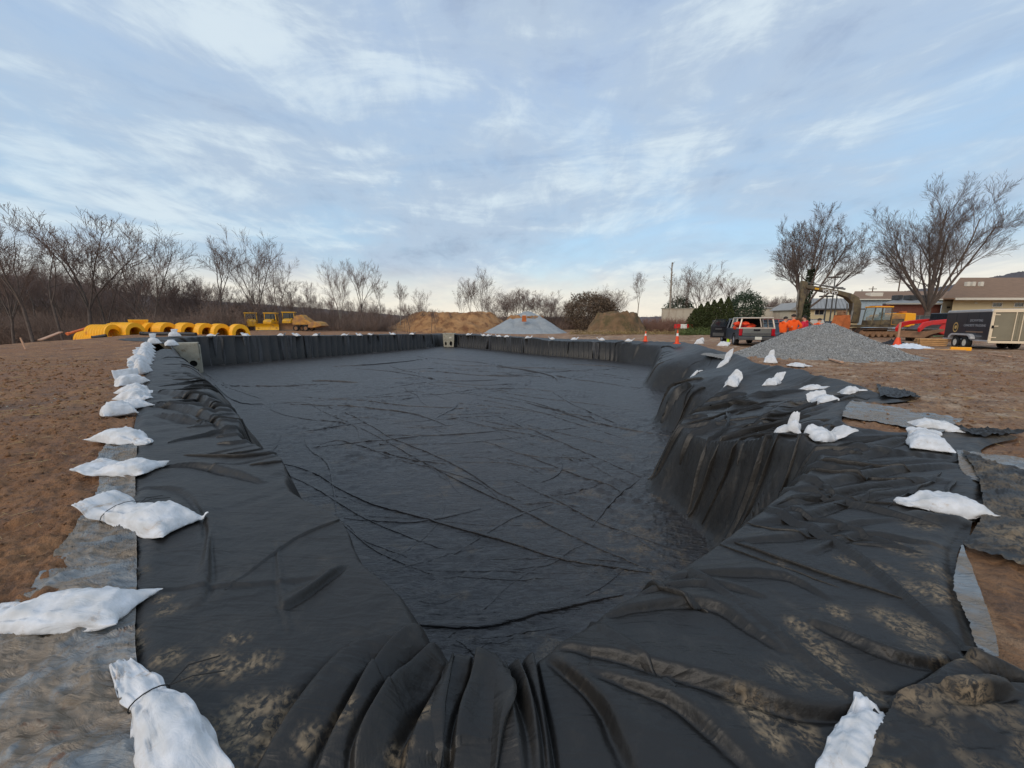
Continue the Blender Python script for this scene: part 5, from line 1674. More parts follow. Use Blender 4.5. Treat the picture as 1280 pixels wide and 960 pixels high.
def person(label, loc, rz, top, legs='denim', arms='down', lean=0.0, hood=False, cap=None, group='road workers in bright hooded jackets', leg_back=False, scale=1.0):
    t = thing('person', label, 'person', loc, rz, group)
    def B(x, y, z):      # lean the upper body forward (+y) about the hips
        if z > 0.95:
            dz = z - 0.95
            return (x, y + dz * math.sin(lean), 0.95 + dz * math.cos(lean))
        return (x, y, z)
    hips = [(0, 0, 0.95)]
    sp = [B(0, 0, 1.12), B(0, -0.01, 1.30), B(0, 0, 1.42)]
    nk = [B(0, 0.01, 1.52), B(0, 0.03, 1.60), B(0, 0.04, 1.70), B(0, 0.03, 1.76)]
    if arms == 'down':
        A = lambda s_: [B(s_ * 0.19, 0, 1.42), B(s_ * 0.26, -0.02, 1.15), B(s_ * 0.27, 0.08, 0.97), B(s_ * 0.27, 0.11, 0.88)]
    elif arms == 'hips':
        A = lambda s_: [B(s_ * 0.19, 0, 1.42), B(s_ * 0.36, -0.05, 1.18), B(s_ * 0.24, 0.10, 1.03), B(s_ * 0.18, 0.12, 0.99)]
    else:
        A = lambda s_: [B(s_ * 0.19, 0, 1.42), B(s_ * 0.27, 0.10, 1.20), B(s_ * 0.18, 0.34, 1.22), B(s_ * 0.14, 0.43, 1.24)]
    def legj(s_):
        fw = 0.10 * s_ if not leg_back else (0.0 if s_ < 0 else -0.35)
        return [(s_ * 0.10, 0, 0.90), (s_ * 0.11, fw * 0.6 + 0.02, 0.50), (s_ * 0.12, fw, 0.10), (s_ * 0.13, fw + 0.16, 0.04)]
    pts = hips + sp + nk
    rad = [(0.15, 0.12), (0.14, 0.105), (0.16, 0.11), (0.10, 0.08), (0.055, 0.055), (0.075, 0.085), (0.095, 0.10), (0.07, 0.075)]
    ed = [(i, i + 1) for i in range(len(pts) - 1)]
    for s_ in (-1, 1):
        n0 = len(pts); a = A(s_)
        pts += a; rad += [0.065, 0.048, 0.036, 0.032]
        ed += [(3, n0), (n0, n0 + 1), (n0 + 1, n0 + 2), (n0 + 2, n0 + 3)]
        h = Vector(a[3]); dv = (Vector(a[3]) - Vector(a[2])).normalized()
        sd_ = dv.cross(Vector((0, 1, 0.3))).normalized()
        for k_ in range(4):
            n1 = len(pts)
            base_ = h + dv * 0.05 + sd_ * (k_ - 1.5) * 0.021
            pts += [tuple(base_), tuple(base_ + dv * (0.035 + 0.006 * (1 if k_ in (1, 2) else 0)) + Vector((0, 0.012, 0))), tuple(base_ + dv * 0.062 + Vector((0, 0.03, 0)))]
            rad += [0.011, 0.009, 0.008]
            ed += [(n0 + 3, n1), (n1, n1 + 1), (n1 + 1, n1 + 2)]
        n1 = len(pts)
        pts += [tuple(h + sd_ * -0.035 + dv * 0.015), tuple(h + sd_ * -0.05 + dv * 0.045)]
        rad += [0.012, 0.010]; ed += [(n0 + 3, n1), (n1, n1 + 1)]
        n0 = len(pts); l = legj(s_)
        pts += l; rad += [0.085, 0.058, 0.042, 0.035]
        ed += [(0, n0), (n0, n0 + 1), (n0 + 1, n0 + 2), (n0 + 2, n0 + 3)]
    n0 = len(pts)
    pts += [B(0, 0.145, 1.665), B(0.088, 0.03, 1.68), B(-0.088, 0.03, 1.68)]; rad += [0.014, 0.02, 0.02]; ed += [(6, n0), (6, n0 + 1), (6, n0 + 2)]
    skin_mesh('body', pts, ed, rad, M['skin'], t)
    # face
    for s_ in (-1, 1):
        e_ = MB().box(B(s_ * 0.032, 0.128, 1.695), (0.026, 0.016, 0.012), bev=0.004).build('eye', M['dark'], t)
    MB().box(B(0, 0.126, 1.625), (0.05, 0.014, 0.010), bev=0.004).build('mouth', M['taillight'], t)
    # jacket
    jp = [B(0, 0, 0.88), B(0, 0, 1.10), B(0, -0.01, 1.30), B(0, -0.01, 1.44)]
    jr = [(0.20, 0.165), (0.195, 0.155), (0.20, 0.155), (0.12, 0.11)]
    je = [(0, 1), (1, 2), (2, 3)]
    for s_ in (-1, 1):
        a = A(s_); n0 = len(jp); jp += a[:3]; jr += [0.10, 0.075, 0.058]; je += [(3 if False else 2, n0), (n0, n0 + 1), (n0 + 1, n0 + 2)]
    jk = skin_mesh('jacket', jp, je, jr, M[top], t)
    if hood:
        skin_mesh('hood', [B(0, -0.10, 1.48), B(0, -0.10, 1.56), B(0, -0.02, 1.72), B(0, 0.0, 1.80)], [(0, 1), (1, 2), (2, 3)], [(0.11, 0.08), (0.11, 0.09), (0.12, 0.115), (0.06, 0.06)], M[top], t)
    else:
        skin_mesh('hood', [B(-0.09, -0.09, 1.47), B(0, -0.13, 1.50), B(0.09, -0.09, 1.47)], [(0, 1), (1, 2)], [0.05, 0.06, 0.05], M[top], t)
        bm = bmesh.new(); bmesh.ops.create_icosphere(bm, subdivisions=3, radius=0.112)
        bmesh.ops.delete(bm, geom=[v_ for v_ in bm.verts if v_.co.z < -0.01 + 0.5 * v_.co.y], context='VERTS')
        me = bpy.data.meshes.new('hair'); bm.to_mesh(me); bm.free()
        o = link_mesh('hair' if not cap else 'cap', me, M[cap or 'hair'], t, True); o.location = B(0, 0.03, 1.70); o.rotation_euler = (-lean, 0, 0)
    tp = [(0, 0, 0.96), (0, 0, 0.90)]; tr_ = [(0.165, 0.13), (0.15, 0.12)]; te = [(0, 1)]
    for s_ in (-1, 1):
        l = legj(s_); n0 = len(tp); tp += l[:3]; tr_ += [0.105, 0.078, 0.066]; te += [(1, n0), (n0, n0 + 1), (n0 + 1, n0 + 2)]
    skin_mesh('trousers', tp, te, tr_, M[legs], t)
    for s_ in (-1, 1):
        l = legj(s_)
        skin_mesh('boot', [(l[2][0], l[2][1] - 0.03, 0.12), (l[2][0], l[2][1] - 0.02, 0.055), (l[3][0], l[3][1] + 0.02, 0.045)], [(0, 1), (1, 2)], [(0.062, 0.06), (0.058, 0.055), (0.05, 0.042)], M['rubber'], t)
    t.scale = (scale,) * 3
    return t


person('person in an orange hooded jacket standing at the left of the group by the gravel', at(980, 20.5), R(-70), 'hivis_orange', arms='front', lean=0.10, scale=0.97)
person('person in a bright orange hoodie with broad back, middle of the group', at(992, 20.8), R(-20), 'hivis_orange', arms='hips', lean=0.05, scale=1.04)
person('person in a crimson jacket standing right of the orange hoodie', at(1006, 22.0), R(30), 'hivis_red', arms='down')
person('person in an orange jacket mostly hidden behind the top of the gravel pile', at(1023, 21.8), R(-60), 'hivis_orange', arms='down', lean=0.15, scale=0.93)
wk = at(914, 25.4)
person('person in lime hi-vis trousers leaning into the open pickup door', wk, R(-60), 'blackcloth', legs='hivis_lime', arms='front', lean=0.95, leg_back=True, scale=0.95)


# ---------------------------------------------------------------- excavator facing left
def crawler(parent, x0, x1, y, wd, h, mat='track'):
    """one track chain with pads, wheels and a side frame; runs along x"""
    r_ = h / 2
    prof = []
    n = 10
    for i in range(n + 1):
        a = PI / 2 + PI * i / n
        prof.append((x0 + r_ + r_ * math.cos(a), r_ + r_ * math.sin(a)))
    for i in range(n + 1):
        a = -PI / 2 + PI * i / n
        prof.append((x1 - r_ + r_ * math.cos(a), r_ + r_ * math.sin(a)))
    inner = [((p - (x0 + x1) / 2) * 0.93 + (x0 + x1) / 2, (q_ - r_) * 0.80 + r_) for p, q_ in prof]
    m_ = len(prof)
    vs = [(p, y - wd / 2, q_) for p, q_ in prof] + [(p, y + wd / 2, q_) for p, q_ in prof] + [(p, y - wd / 2, q_) for p, q_ in inner] + [(p, y + wd / 2, q_) for p, q_ in inner]
    fs = []
    for i in range(m_):
        j = (i + 1) % m_
        fs += [(i, j, m_ + j, m_ + i), (2 * m_ + j, 2 * m_ + i, 3 * m_ + i, 3 * m_ + j), (i, 2 * m_ + i, 2 * m_ + j, j), (m_ + i, m_ + j, 3 * m_ + j, 3 * m_ + i)]
    mb = MB().add(vs, fs)
    # grouser bars
    P_ = resample_smooth(prof, 3)
    for k_ in range(0, len(P_), 2):
        p, q_ = P_[k_]
        mb.box((p, y, q_), (0.06, wd * 1.02, 0.06))
    tr = mb.build('track', M[mat], parent)
    wl_ = MB()
    nn = max(3, int((x1 - x0) / 0.55))
    for i in range(nn):
        cx__ = x0 + r_ + (x1 - x0 - 2 * r_) * i / (nn - 1)
        rr = r_ * (0.72 if i in (0, nn - 1) else 0.42)
        wl_.cyl((cx__, y - wd * 0.4, r_ if i in (0, nn - 1) else r_ * 0.62), (cx__, y + wd * 0.4, r_ if i in (0, nn - 1) else r_ * 0.62), rr, n=14)
    wl_.box(((x0 + x1) / 2, y, r_ * 1.1), (x1 - x0 - 2 * r_, wd * 0.6, r_ * 0.7))
    wl_.build('rollers', M['mudsteel'], tr)
    return tr


D = 38.0
xe = PX(1087, D)
ex = thing('excavator', 'yellow and grimy excavator with raised boom parked facing left behind the gravel', 'excavator', (xe, D, gz(xe, D) - 0.05), 0)
for yy in (-1.15, 1.15):
    crawler(ex, -2.35, 2.55, yy, 0.6, 0.85)
MB().box((0.1, 0, 0.68), (1.8, 1.8, 0.5)).build('undercarriage', M['mudsteel'], ex)
MB().box((0.7, 0, 1.12), (4.4, 2.6, 0.22), bev=0.04).build('platform', M['grime'], ex)
# cab near side
cb = MB()
cx0, cx1, cy0, cy1, cz0, cz1 = -1.05, 0.75, -1.35, -0.35, 1.22, 2.86
for x_, y_ in ((cx0, cy0), (cx1, cy0), (cx0, cy1), (cx1, cy1), (-0.15, cy0)):
    xt = x_ + (0.22 if x_ == cx0 else 0)
    cb.cyl((x_, y_, cz0), (xt, y_, cz1), 0.05, 0.05, 6)
cb.box((-0.15, -0.85, cz0 + 0.22), (1.85, 1.0, 0.42), bev=0.03)
cbo = cb.build('cab', M['grime'], ex)
MB().box((-0.05, -0.85, cz1 + 0.04), (1.75, 1.12, 0.12), bev=0.04).build('cab_roof', M['brightyellow'], ex)
MB().box((-0.05, -0.85, cz1 + 0.13), (1.2, 0.8, 0.05)).build('roof_hatch', M['redcar'], ex)
MB().box((-0.15, cy0 + 0.02, 2.25), (1.62, 0.02, 1.15)).build('side_glass', M['clear'], ex)
MB().box((-0.95, -0.85, 2.25), (0.02, 0.95, 1.2), rot=(0, R(8), 0)).build('front_glass', M['clear'], ex)
MB().box((0.05, -0.85, 1.75), (0.5, 0.5, 0.35), bev=0.05).box((0.28, -0.85, 2.1), (0.14, 0.5, 0.6), bev=0.05).build('seat', M['blackcloth'], ex)
MB().prism([(0.80, 1.23), (2.05, 1.23), (2.05, 2.25), (1.2, 2.2), (0.80, 1.95)], 'y', -1.35, 1.35).build('engine_housing', M['mudyellow'], ex, bevel=0.03)
MB().box((1.40, -1.362, 1.55), (1.1, 0.02, 0.5)).build('vent_panel', M['grime'], ex)
MB().prism([(2.08, 1.05), (2.95, 1.05), (3.10, 1.35), (3.02, 2.30), (2.08, 2.35)], 'y', -1.38, 1.38).build('counterweight', M['brightyellow'], ex, bevel=0.06)
MB().box((2.3, -0.8, 2.42), (0.5, 0.3, 0.14), bev=0.03).build('exhaust_cover', M['rust'], ex)
bp = [(-1.75, 1.45), (-1.05, 1.35), (-0.98, 2.5), (-1.02, 3.25), (-1.35, 3.85), (-2.1, 4.22), (-3.2, 4.48), (-6.3, 5.02), (-6.6, 4.86), (-6.5, 4.68), (-3.3, 4.12), (-2.45, 3.82), (-1.85, 3.3), (-1.65, 2.3)]
bo = MB().prism(bp, 'y', 0.0, 0.55).build('boom', M['grime'], ex, bevel=0.04)
text_obj('lettering', 'VOLVO', 0.46, M['whitetext'], bo, (-4.25, -0.012, 4.37), (R(90), 0, 0), 0.004, width=1.55).rotation_euler = (R(90), R(10), 0)
MB().box((-5.55, -0.004, 4.66), (0.4, 0.02, 0.16), rot=(0, R(10), 0)).build('stripe', M['yellow'], bo)
MB().cyl((-2.6, 0.28, 4.65), (-4.9, 0.28, 5.0), 0.09, n=10).cyl((-4.9, 0.28, 5.0), (-6.6, 0.28, 5.30), 0.05, n=8).build('stick_ram', M['steel'], ex)
for yy in (-0.05, 0.62):
    MB().cyl((-1.95, yy, 1.5), (-1.85, yy, 2.6), 0.09, n=10).cyl((-1.85, yy, 2.6), (-1.9, yy, 3.3), 0.05, n=8).build('boom_ram', M['steel'], ex)
MB().prism([(-6.9, 5.45), (-6.4, 5.30), (-6.3, 4.75), (-6.55, 3.0), (-6.6, 1.75), (-6.85, 1.75), (-6.95, 3.2)], 'y', 0.1, 0.5).build('stick', M['grime'], ex, bevel=0.04)
MB().cyl((-7.08, 0.3, 4.6), (-7.05, 0.3, 2.9), 0.08, n=10).cyl((-7.05, 0.3, 2.9), (-6.95, 0.3, 2.1), 0.05, n=8).build('bucket_ram', M['steel'], ex)
MB().prism([(-6.9, 1.85), (-6.4, 1.75), (-5.75, 1.35), (-5.55, 0.8), (-5.9, 0.35), (-6.4, 0.25), (-6.15, 0.75), (-6.5, 1.2)], 'y', -0.3, 0.9).build('bucket', M['mudsteel'], ex, bevel=0.03)
rb_ = thing('digging_bucket', 'rusty orange brown digging bucket standing on end left of the excavator cab', 'excavator bucket', (PX(1050, 35.5), 35.5, gz(PX(1050, 35.5), 35.5)), R(10))
MB().prism([(-0.75, 0.5), (0.45, 0.5), (0.62, 1.2), (0.45, 2.1), (-0.15, 2.1), (-0.35, 1.4)], 'y', -0.5, 0.5).build('shell', M['rust'], rb_, bevel=0.04)
for k_ in range(4):
    MB().prism([(-0.75 + 0.04, 0.5), (-0.62, 0.5), (-0.72, 0.22)], 'y', -0.42 + k_ * 0.26, -0.30 + k_ * 0.26).build('tooth', M['mudsteel'], rb_)
MB().box((0.05, 0, 2.28), (0.5, 0.5, 0.4), bev=0.05).cyl((0.05, -0.35, 2.4), (0.05, 0.35, 2.4), 0.1, n=10).build('mounting_ears', M['mudsteel'], rb_)
MB().box((-0.1, 0, 0.27), (1.3, 1.1, 0.54), bev=0.05).build('timber_block', M['rust'], rb_)


# ---------------------------------------------------------------- bulldozers and loader by the orange chambers
def dozer(label, loc, rz, cabw=1.7, blade=True, hood=True, group='yellow earthmoving machines beyond the far rim', sc_=1.0, mudblade=False):
    t = thing('bulldozer', label, 'bulldozer', loc, rz, group)
    # front is -y (towards the blade); the crawlers run along y
    for xx in (-0.95, 0.95):
        h_ = bpy.data.objects.new('track_frame', None)
        tr = crawler(t, -1.6, 1.6, 0, 0.5, 0.95)
        bpy.data.objects.remove(h_)
        tr.rotation_euler = (0, 0, R(90)); tr.location = (xx, 0, 0)
    MB().box((0, 0.2, 0.95), (1.5, 3.0, 0.7), bev=0.05).build('chassis', M['mudyellow'], t)
    MB().prism([(-1.9, 0.7), (-1.9, 1.55), (-1.5, 1.75), (0.0, 1.95), (0.0, 0.7)], 'x', -0.6, 0.6).build('engine_hood', M['yellow'], t, bevel=0.05)
    cab_ = MB()
    for x_ in (-cabw / 2, cabw / 2):
        for y_ in (0.05, 1.45):
            cab_.cyl((x_, y_, 1.3), (x_ * 0.92, y_, 2.85), 0.07, 0.07, 6)
    cab_.box((0, 0.75, 1.45), (cabw, 1.5, 0.4), bev=0.03)
    cab_.build('cab_frame', M['yellow'], t)
    MB().box((0, 0.75, 2.9), (cabw * 1.12, 1.75, 0.16), bev=0.04).build('cab_roof', M['yellow'], t)
    MB().box((0, 0.08, 2.2), (cabw * 0.9, 0.03, 1.2)).build('windscreen', M['glass'], t)
    for s_ in (-1, 1):
        MB().box((s_ * (cabw / 2 - 0.03), 0.75, 2.2), (0.03, 1.3, 1.2)).build('side_glass', M['glass'], t)
    MB().cyl((0.35, -0.9, 1.8), (0.35, -0.9, 2.6), 0.06, n=8).build('exhaust_stack', M['blackpaint'], t)
    for xx in (-1.0, 1.0):
        MB().box((xx, -0.2, 1.12), (0.6, 2.6, 0.10), bev=0.03).build('fender', M['yellow'], t)
        MB().cyl((xx * 1.28, 0.2, 0.55), (xx * 1.28, -2.2, 0.5), 0.09, n=8).build('push_arm', M['mudyellow'], t)
    if blade:
        n = 9
        pr = [(-2.35 - 0.28 * math.sin(PI * i / (n - 1)) * -1, 0.05 + 1.15 * i / (n - 1)) for i in range(n)]
        pr2 = [(y_ + 0.12, z_) for y_, z_ in reversed(pr)]
        MB().prism(pr + pr2, 'x', -1.65, 1.65).build('blade', M['mudsteel' if mudblade else 'yellow'], t)
        MB().box((0, -2.38, 0.08), (3.3, 0.06, 0.16)).build('cutting_edge', M['steel'], t)
    t.scale = (sc_,) * 3
    return t


dozer('yellow machine with flat canopy standing right behind the last orange chamber', at(314, 60), R(35), sc_=0.92, blade=False)
dozer('middle bulldozer with a broad yellow blade turned to the basin', at(338, 57), R(18), sc_=0.88)
dozer('bulldozer with dark glass cab and a mud brown blade, right of the yellow blade', at(361, 59), R(20), sc_=0.94, mudblade=True)
t = thing('wheel_loader', 'low tan loader with a rounded muddy bucket, rightmost of the earthmoving machines', 'loader', at(383, 57), R(0), 'yellow earthmoving machines beyond the far rim')
MB().prism([(-1.7, 0.9), (-1.7, 1.5), (-1.2, 2.2), (-0.3, 2.35), (0.5, 1.5), (0.8, 0.9)], 'y', -0.7, 0.7).build('body', M['mudyellow'], t, bevel=0.06)
MB().prism([(-0.6, 1.9), (-0.3, 2.15), (0.9, 1.35), (1.9, 0.75), (1.7, 0.5), (0.7, 1.0)], 'y', -0.9, -0.65).build('lift_arm', M['mudyellow'], t, bevel=0.03)
MB().prism([(-0.6, 1.9), (-0.3, 2.15), (0.9, 1.35), (1.9, 0.75), (1.7, 0.5), (0.7, 1.0)], 'y', 0.65, 0.9).build('lift_arm', M['mudyellow'], t, bevel=0.03)
MB().prism([(0.7, 0.5), (0.9, 1.1), (1.5, 1.4), (2.3, 1.25), (2.75, 0.75), (2.3, 0.62), (1.4, 0.45)], 'y', -1.2, 1.2).build('bucket', M['mudyellow'], t, bevel=0.08)
for x_, y_ in ((-1.1, -0.85), (-1.1, 0.85), (0.3, -0.85), (0.3, 0.85)):
    w_ = wheel(t, x_, y_, 0.42, 0.35, -1, 'mudsteel'); w_.rotation_euler = (0, 0, R(90))
    w_.children[0].location = (0, 0, 0)


# ---------------------------------------------------------------- orange arch chambers
def chamber_mesh(L, W_, H_, th=0.30, ribs=8, n=14, flare=0.0):
    """corrugated half pipe, runs along +y from 0 to L, open at both ends, with a foot flange"""
    nu = ribs * 6 + 1
    vs = []; fs = []
    for i in range(nu):
        y_ = L * i / (nu - 1)
        c = 0.06 * math.sin(2 * PI * ribs * i / (nu - 1))
        if i < 4: c = 0.04
        for k_ in (0, 1):
            for j in range(n + 1):
                a = PI * j / n
                s_ = (1 + c) if k_ == 0 else (1 - th / (W_ / 2) + c * 0.4)
                s2 = s_ * (1 + flare * y_ / L)
                vs.append((W_ / 2 * math.cos(a) * s2, y_, H_ * (math.sin(a) ** 0.8 if a not in (0, PI) else 0) * s2))
    m_ = 2 * (n + 1)
    for i in range(nu - 1):
        for k_ in (0, 1):
            for j in range(n):
                a = i * m_ + k_ * (n + 1) + j
                fs.append((a, a + 1, a + 1 + m_, a + m_) if k_ == 0 else (a + 1, a, a + m_, a + 1 + m_))
        for j in (0, n):
            a = i * m_ + j
            fs.append((a, a + m_, a + m_ + n + 1, a + n + 1))
    for i in (0, nu - 1):
        for j in range(n):
            a = i * m_ + j
            fs.append((a, a + n + 1, a + n + 2, a + 1))
    mb = MB().add(vs, fs)
    for s_ in (-1, 1):
        mb.box((s_ * (W_ / 2 + 0.05), L / 2, 0.03), (0.22, L, 0.06))
    return mb


def light_stop(t, L, W_, H_, mat='chamber'):  # added plate that stops light from the far end, darkening the mouth
    pf = [(W_ / 2 * 0.9 * math.cos(PI * i / 12), H_ * 0.9 * math.sin(PI * i / 12) ** 0.8 if 0 < i < 12 else 0.0) for i in range(13)]
    MB().prism(pf, 'y', L * 0.80, L * 0.84).build('light_stop', M[mat], t)


GCH = 'orange arch chambers laid out along the far left rim'
cm = chamber_mesh(2.6, 1.75, 1.32)
first = None
mouths = [(190, 41.2, R(70), 'orange arch chamber closing the gap between the left group and the row'), (168, 38.2, R(66), 'open mouthed orange arch chamber at the left with black pipes before it'), (210, 40.6, R(62), 'first small mouthed orange arch chamber right of the gap'), (236, 40.6, R(58), 'second orange arch chamber right of the gap, behind black pipe ends'),
          (258, 40.4, R(54), 'middle orange arch chamber with a full round mouth'), (277, 40.2, R(50), 'orange arch chamber second from the yellow machines'), (300, 40.0, R(46), 'rightmost orange arch chamber beside the yellow machines')]
for i, (x, Y, rz, lab) in enumerate(mouths):
    t = thing('arch_chamber', lab, 'arch chamber', at(x, Y), rz, GCH)
    t.scale = (0.86, 0.95, 0.86)
    if first is None:
        o = cm.build('shell', M['chamber'], t, smooth=False); first = o
    else:
        o = first.copy(); col.objects.link(o); o.parent = t
    light_stop(t, 2.6, 1.75, 1.32)
side = [(128, 37.4, R(80), 'nearest ribbed orange arch chamber of the left group seen side on', 0.85), (148, 39.2, R(78), 'orange arch chamber wedged behind the ribbed side-on one', 0.9), (112, 40.5, R(80), 'leftmost orange arch chamber at the back of the left group', 0.95), (138, 41.5, R(78), 'tall orange arch chamber at the back of the left group', 1.05)]
for x, Y, rz, lab, sz_ in side:
    t = thing('arch_chamber', lab, 'arch chamber', at(x + 12, Y), rz, GCH)
    o = first.copy(); col.objects.link(o); o.parent = t; o.scale = (sz_, 1, sz_)
for x, Y, z_, lab in ((151, 41.5, 1.15, 'orange end cap lying on the left chambers, left of two'), (173, 41.0, 1.0, 'flared orange end cap on the left chambers, right of two')):
    p = at(x, Y)
    t = thing('end_cap', lab, 'end cap', (p[0], p[1], p[2] + z_), R(45), GCH)
    MB().prism([(-0.62, -0.2), (-0.80, 0.62), (0.80, 0.62), (0.62, -0.2)], 'y', -0.12, 0.35).build('shell', M['chamber'], t, bevel=0.04)
    for k_ in range(5):
        MB().box((-0.5 + 0.25 * k_, -0.15, 0.2), (0.06, 0.08, 0.75)).build('rib', M['chamber'], t)
for (xa, Ya, xb, Yb, lab) in ((177, 36.8, 243, 36.6, 'long black pipe lying in front of the orange chambers'), (174, 37.3, 236, 37.2, 'second black pipe behind the long one before the chambers'), (112, 36.0, 130, 36.4, 'short black pipe on the ground at the far left of the chambers')):
    a = Vector(at(xa, Ya, 0.16)); b_ = Vector(at(xb, Yb, 0.16))
    t = thing('black_pipe', lab, 'pipe', a, 0, 'black pipes before the chambers')
    MB().cyl((0, 0, 0), b_ - a, 0.16, n=12).build('pipe_wall', M['blackpipe'], t, smooth=False)
    MB().cyl((b_ - a) * 0.0, (b_ - a) * 0.02, 0.19, n=12).build('pipe_bell', M['blackpipe'], t)
a = Vector(P(50, 425, 33)); b_ = Vector(P(76, 415, 38))
tag(MB().box((0, 0, 0), ((b_ - a).length, 0.28, 0.08)).build('long_board', M['palewood']), 'long pinkish board tilted up at the far left of the chambers', 'board')
o = bpy.data.objects['long_board']; o.location = (a + b_) / 2; o.rotation_euler = (b_ - a).to_track_quat('X', 'Z').to_euler()
t = thing('orange_pipe', 'pale orange pipe leaning against the left orange chambers', 'pipe', P(84, 418.5, 36.5))
d = Vector(P(116, 408, 39)) - Vector(P(84, 418.5, 36.5))
MB().cyl((0, 0, 0.08), d, 0.11, n=10).build('pipe_wall', M['orangepipe'], t)
MB().cyl((0, 0, 0.08), d * 0.06 + Vector((0, 0, 0.08)), 0.15, n=10).build('pipe_bell', M['orangepipe'], t)


# ---------------------------------------------------------------- enclosed trailer at the right edge
C0 = (PX(1239, 22.5), 22.5)
tr = thing('cargo_trailer', 'black enclosed two axle cargo trailer with pale framed rear doors at the right edge', 'trailer', (C0[0], C0[1], gz(*C0)), R(-24.3))
TL, TW, z0_, z1_ = 4.3, 2.15, 0.52, 2.22
MB().box((TW / 2, TL / 2, (z0_ + z1_) / 2), (TW, TL, z1_ - z0_)).build('body', M['trailerblack'], tr, bevel=0.02)
MB().prism([(0.0, z1_), (0.04, z1_ + 0.16), (TL - 0.1, z1_ + 0.16), (TL, z1_)], 'x', -0.02, TW + 0.02).build('roof', M['alu'], tr, bevel=0.03)
MB().box((-0.012, TL / 2, z0_ + 0.03), (0.03, TL, 0.07)).build('lower_rail', M['alu'], tr)
for k_ in range(1, 4):
    MB().box((-0.004, TL * k_ / 4, (z0_ + z1_) / 2), (0.008, 0.025, z1_ - z0_ - 0.1)).build('side_seam', M['trailerblack'], tr)
for yy in (1.78, 2.70):
    wheel(tr, -0.03, yy, 0.36, 0.24, -1, 'offwhite')
    wheel(tr, TW - 0.10, yy, 0.36, 0.24, 1, 'rim')
n = 12
pr = [(2.24 + 1.15 * math.cos(PI * i / n), 0.62 + 0.30 * min(1, 1.5 * math.sin(PI * i / n))) for i in range(n + 1)]
pi_ = [(2.24 + 1.0 * math.cos(PI * i / n), 0.60 + 0.22 * min(1, 1.5 * math.sin(PI * i / n))) for i in reversed(range(n + 1))]
MB().prism(pr + pi_, 'x', -0.20, 0.0).build('mudguard', M['alu'], tr)
# rear: pale frame, olive double doors with bars and hinges
fm_ = MB()
fm_.box((0.05, -0.02, (z0_ + z1_) / 2), (0.12, 0.06, z1_ - z0_ + 0.05)).box((TW - 0.05, -0.02, (z0_ + z1_) / 2), (0.12, 0.06, z1_ - z0_ + 0.05))
fm_.box((TW / 2, -0.03, z1_ + 0.05), (TW, 0.10, 0.18)).box((TW / 2, -0.03, z0_ - 0.03), (TW, 0.10, 0.14))
fm_.build('rear_frame', M['sunlitframe'], tr, bevel=0.01)
for k_ in (0, 1):
    dd = MB().box((0.12 + (TW - 0.24) * (0.25 + 0.5 * k_), -0.025, (z0_ + z1_) / 2), ((TW - 0.26) / 2, 0.04, z1_ - z0_ - 0.14)).build('rear_door', M['olive'], tr)
    MB().cyl((TW / 2 + (-0.14 if k_ == 0 else 0.14), -0.07, z0_ + 0.02), (TW / 2 + (-0.14 if k_ == 0 else 0.14), -0.07, z1_ - 0.02), 0.022, n=8).build('lock_bar', M['sunlitframe'], dd)
    for zz__ in (0.75, 1.4, 2.05):
        MB().box(((0.16 if k_ == 0 else TW - 0.16), -0.06, zz__), (0.26, 0.03, 0.05)).build('hinge', M['sunlitframe'], dd)
MB().box((0.07, -0.07, 1.36), (0.08, 0.05, 0.16)).build('marker_lamp', M['dark'], tr)
MB().tube([(0.6, TL, 0.5), (TW / 2, TL + 1.1, 0.5), (TW - 0.6, TL, 0.5)], 0.05, 6).build('drawbar', M['blackpaint'], tr)
MB().cyl((TW / 2, TL + 0.9, 0.03), (TW / 2, TL + 0.9, 0.8), 0.035, n=8).build('jockey_leg', M['steel'], tr)
for s_, y_, z_, sz_, wd_, mt_ in (('EXCAVATING', 1.25, 1.72, 0.20, 1.15, 'greytext'), ('CONCRETE TRUCKING', 1.35, 1.42, 0.20, 2.0, 'greytext')):
    text_obj('lettering', s_, sz_, M[mt_], tr, (-0.012, y_, z_), (R(90), 0, R(-90)), 0.003, width=wd_)
MB().box((-0.008, 1.35, 0.80), (0.012, 1.6, 0.035)).build('stripe', M['greytext'], tr)
MB().box((-0.008, 1.30, 1.04), (0.012, 1.55, 0.07)).build('stripe', M['tantext'], tr)
em = MB()
for i in range(28):
    a0, a1 = 2 * PI * i / 28, 2 * PI * (i + 1) / 28
    for r0_, r1_ in ((0.20, 0.27),):
        em.quad((-0.012, 3.15 + r0_ * math.cos(a0), 1.3 + r0_ * 1.2 * math.sin(a0)), (-0.012, 3.15 + r1_ * math.cos(a0), 1.3 + r1_ * 1.2 * math.sin(a0)), (-0.012, 3.15 + r1_ * math.cos(a1), 1.3 + r1_ * 1.2 * math.sin(a1)), (-0.012, 3.15 + r0_ * math.cos(a1), 1.3 + r0_ * 1.2 * math.sin(a1)))
eo = em.build('emblem_ring', M['gold'], tr)
MB().cyl((-0.014, 3.15, 1.3), (-0.003, 3.15, 1.3), 0.12, n=18).build('emblem_disc', M['gold'], tr)

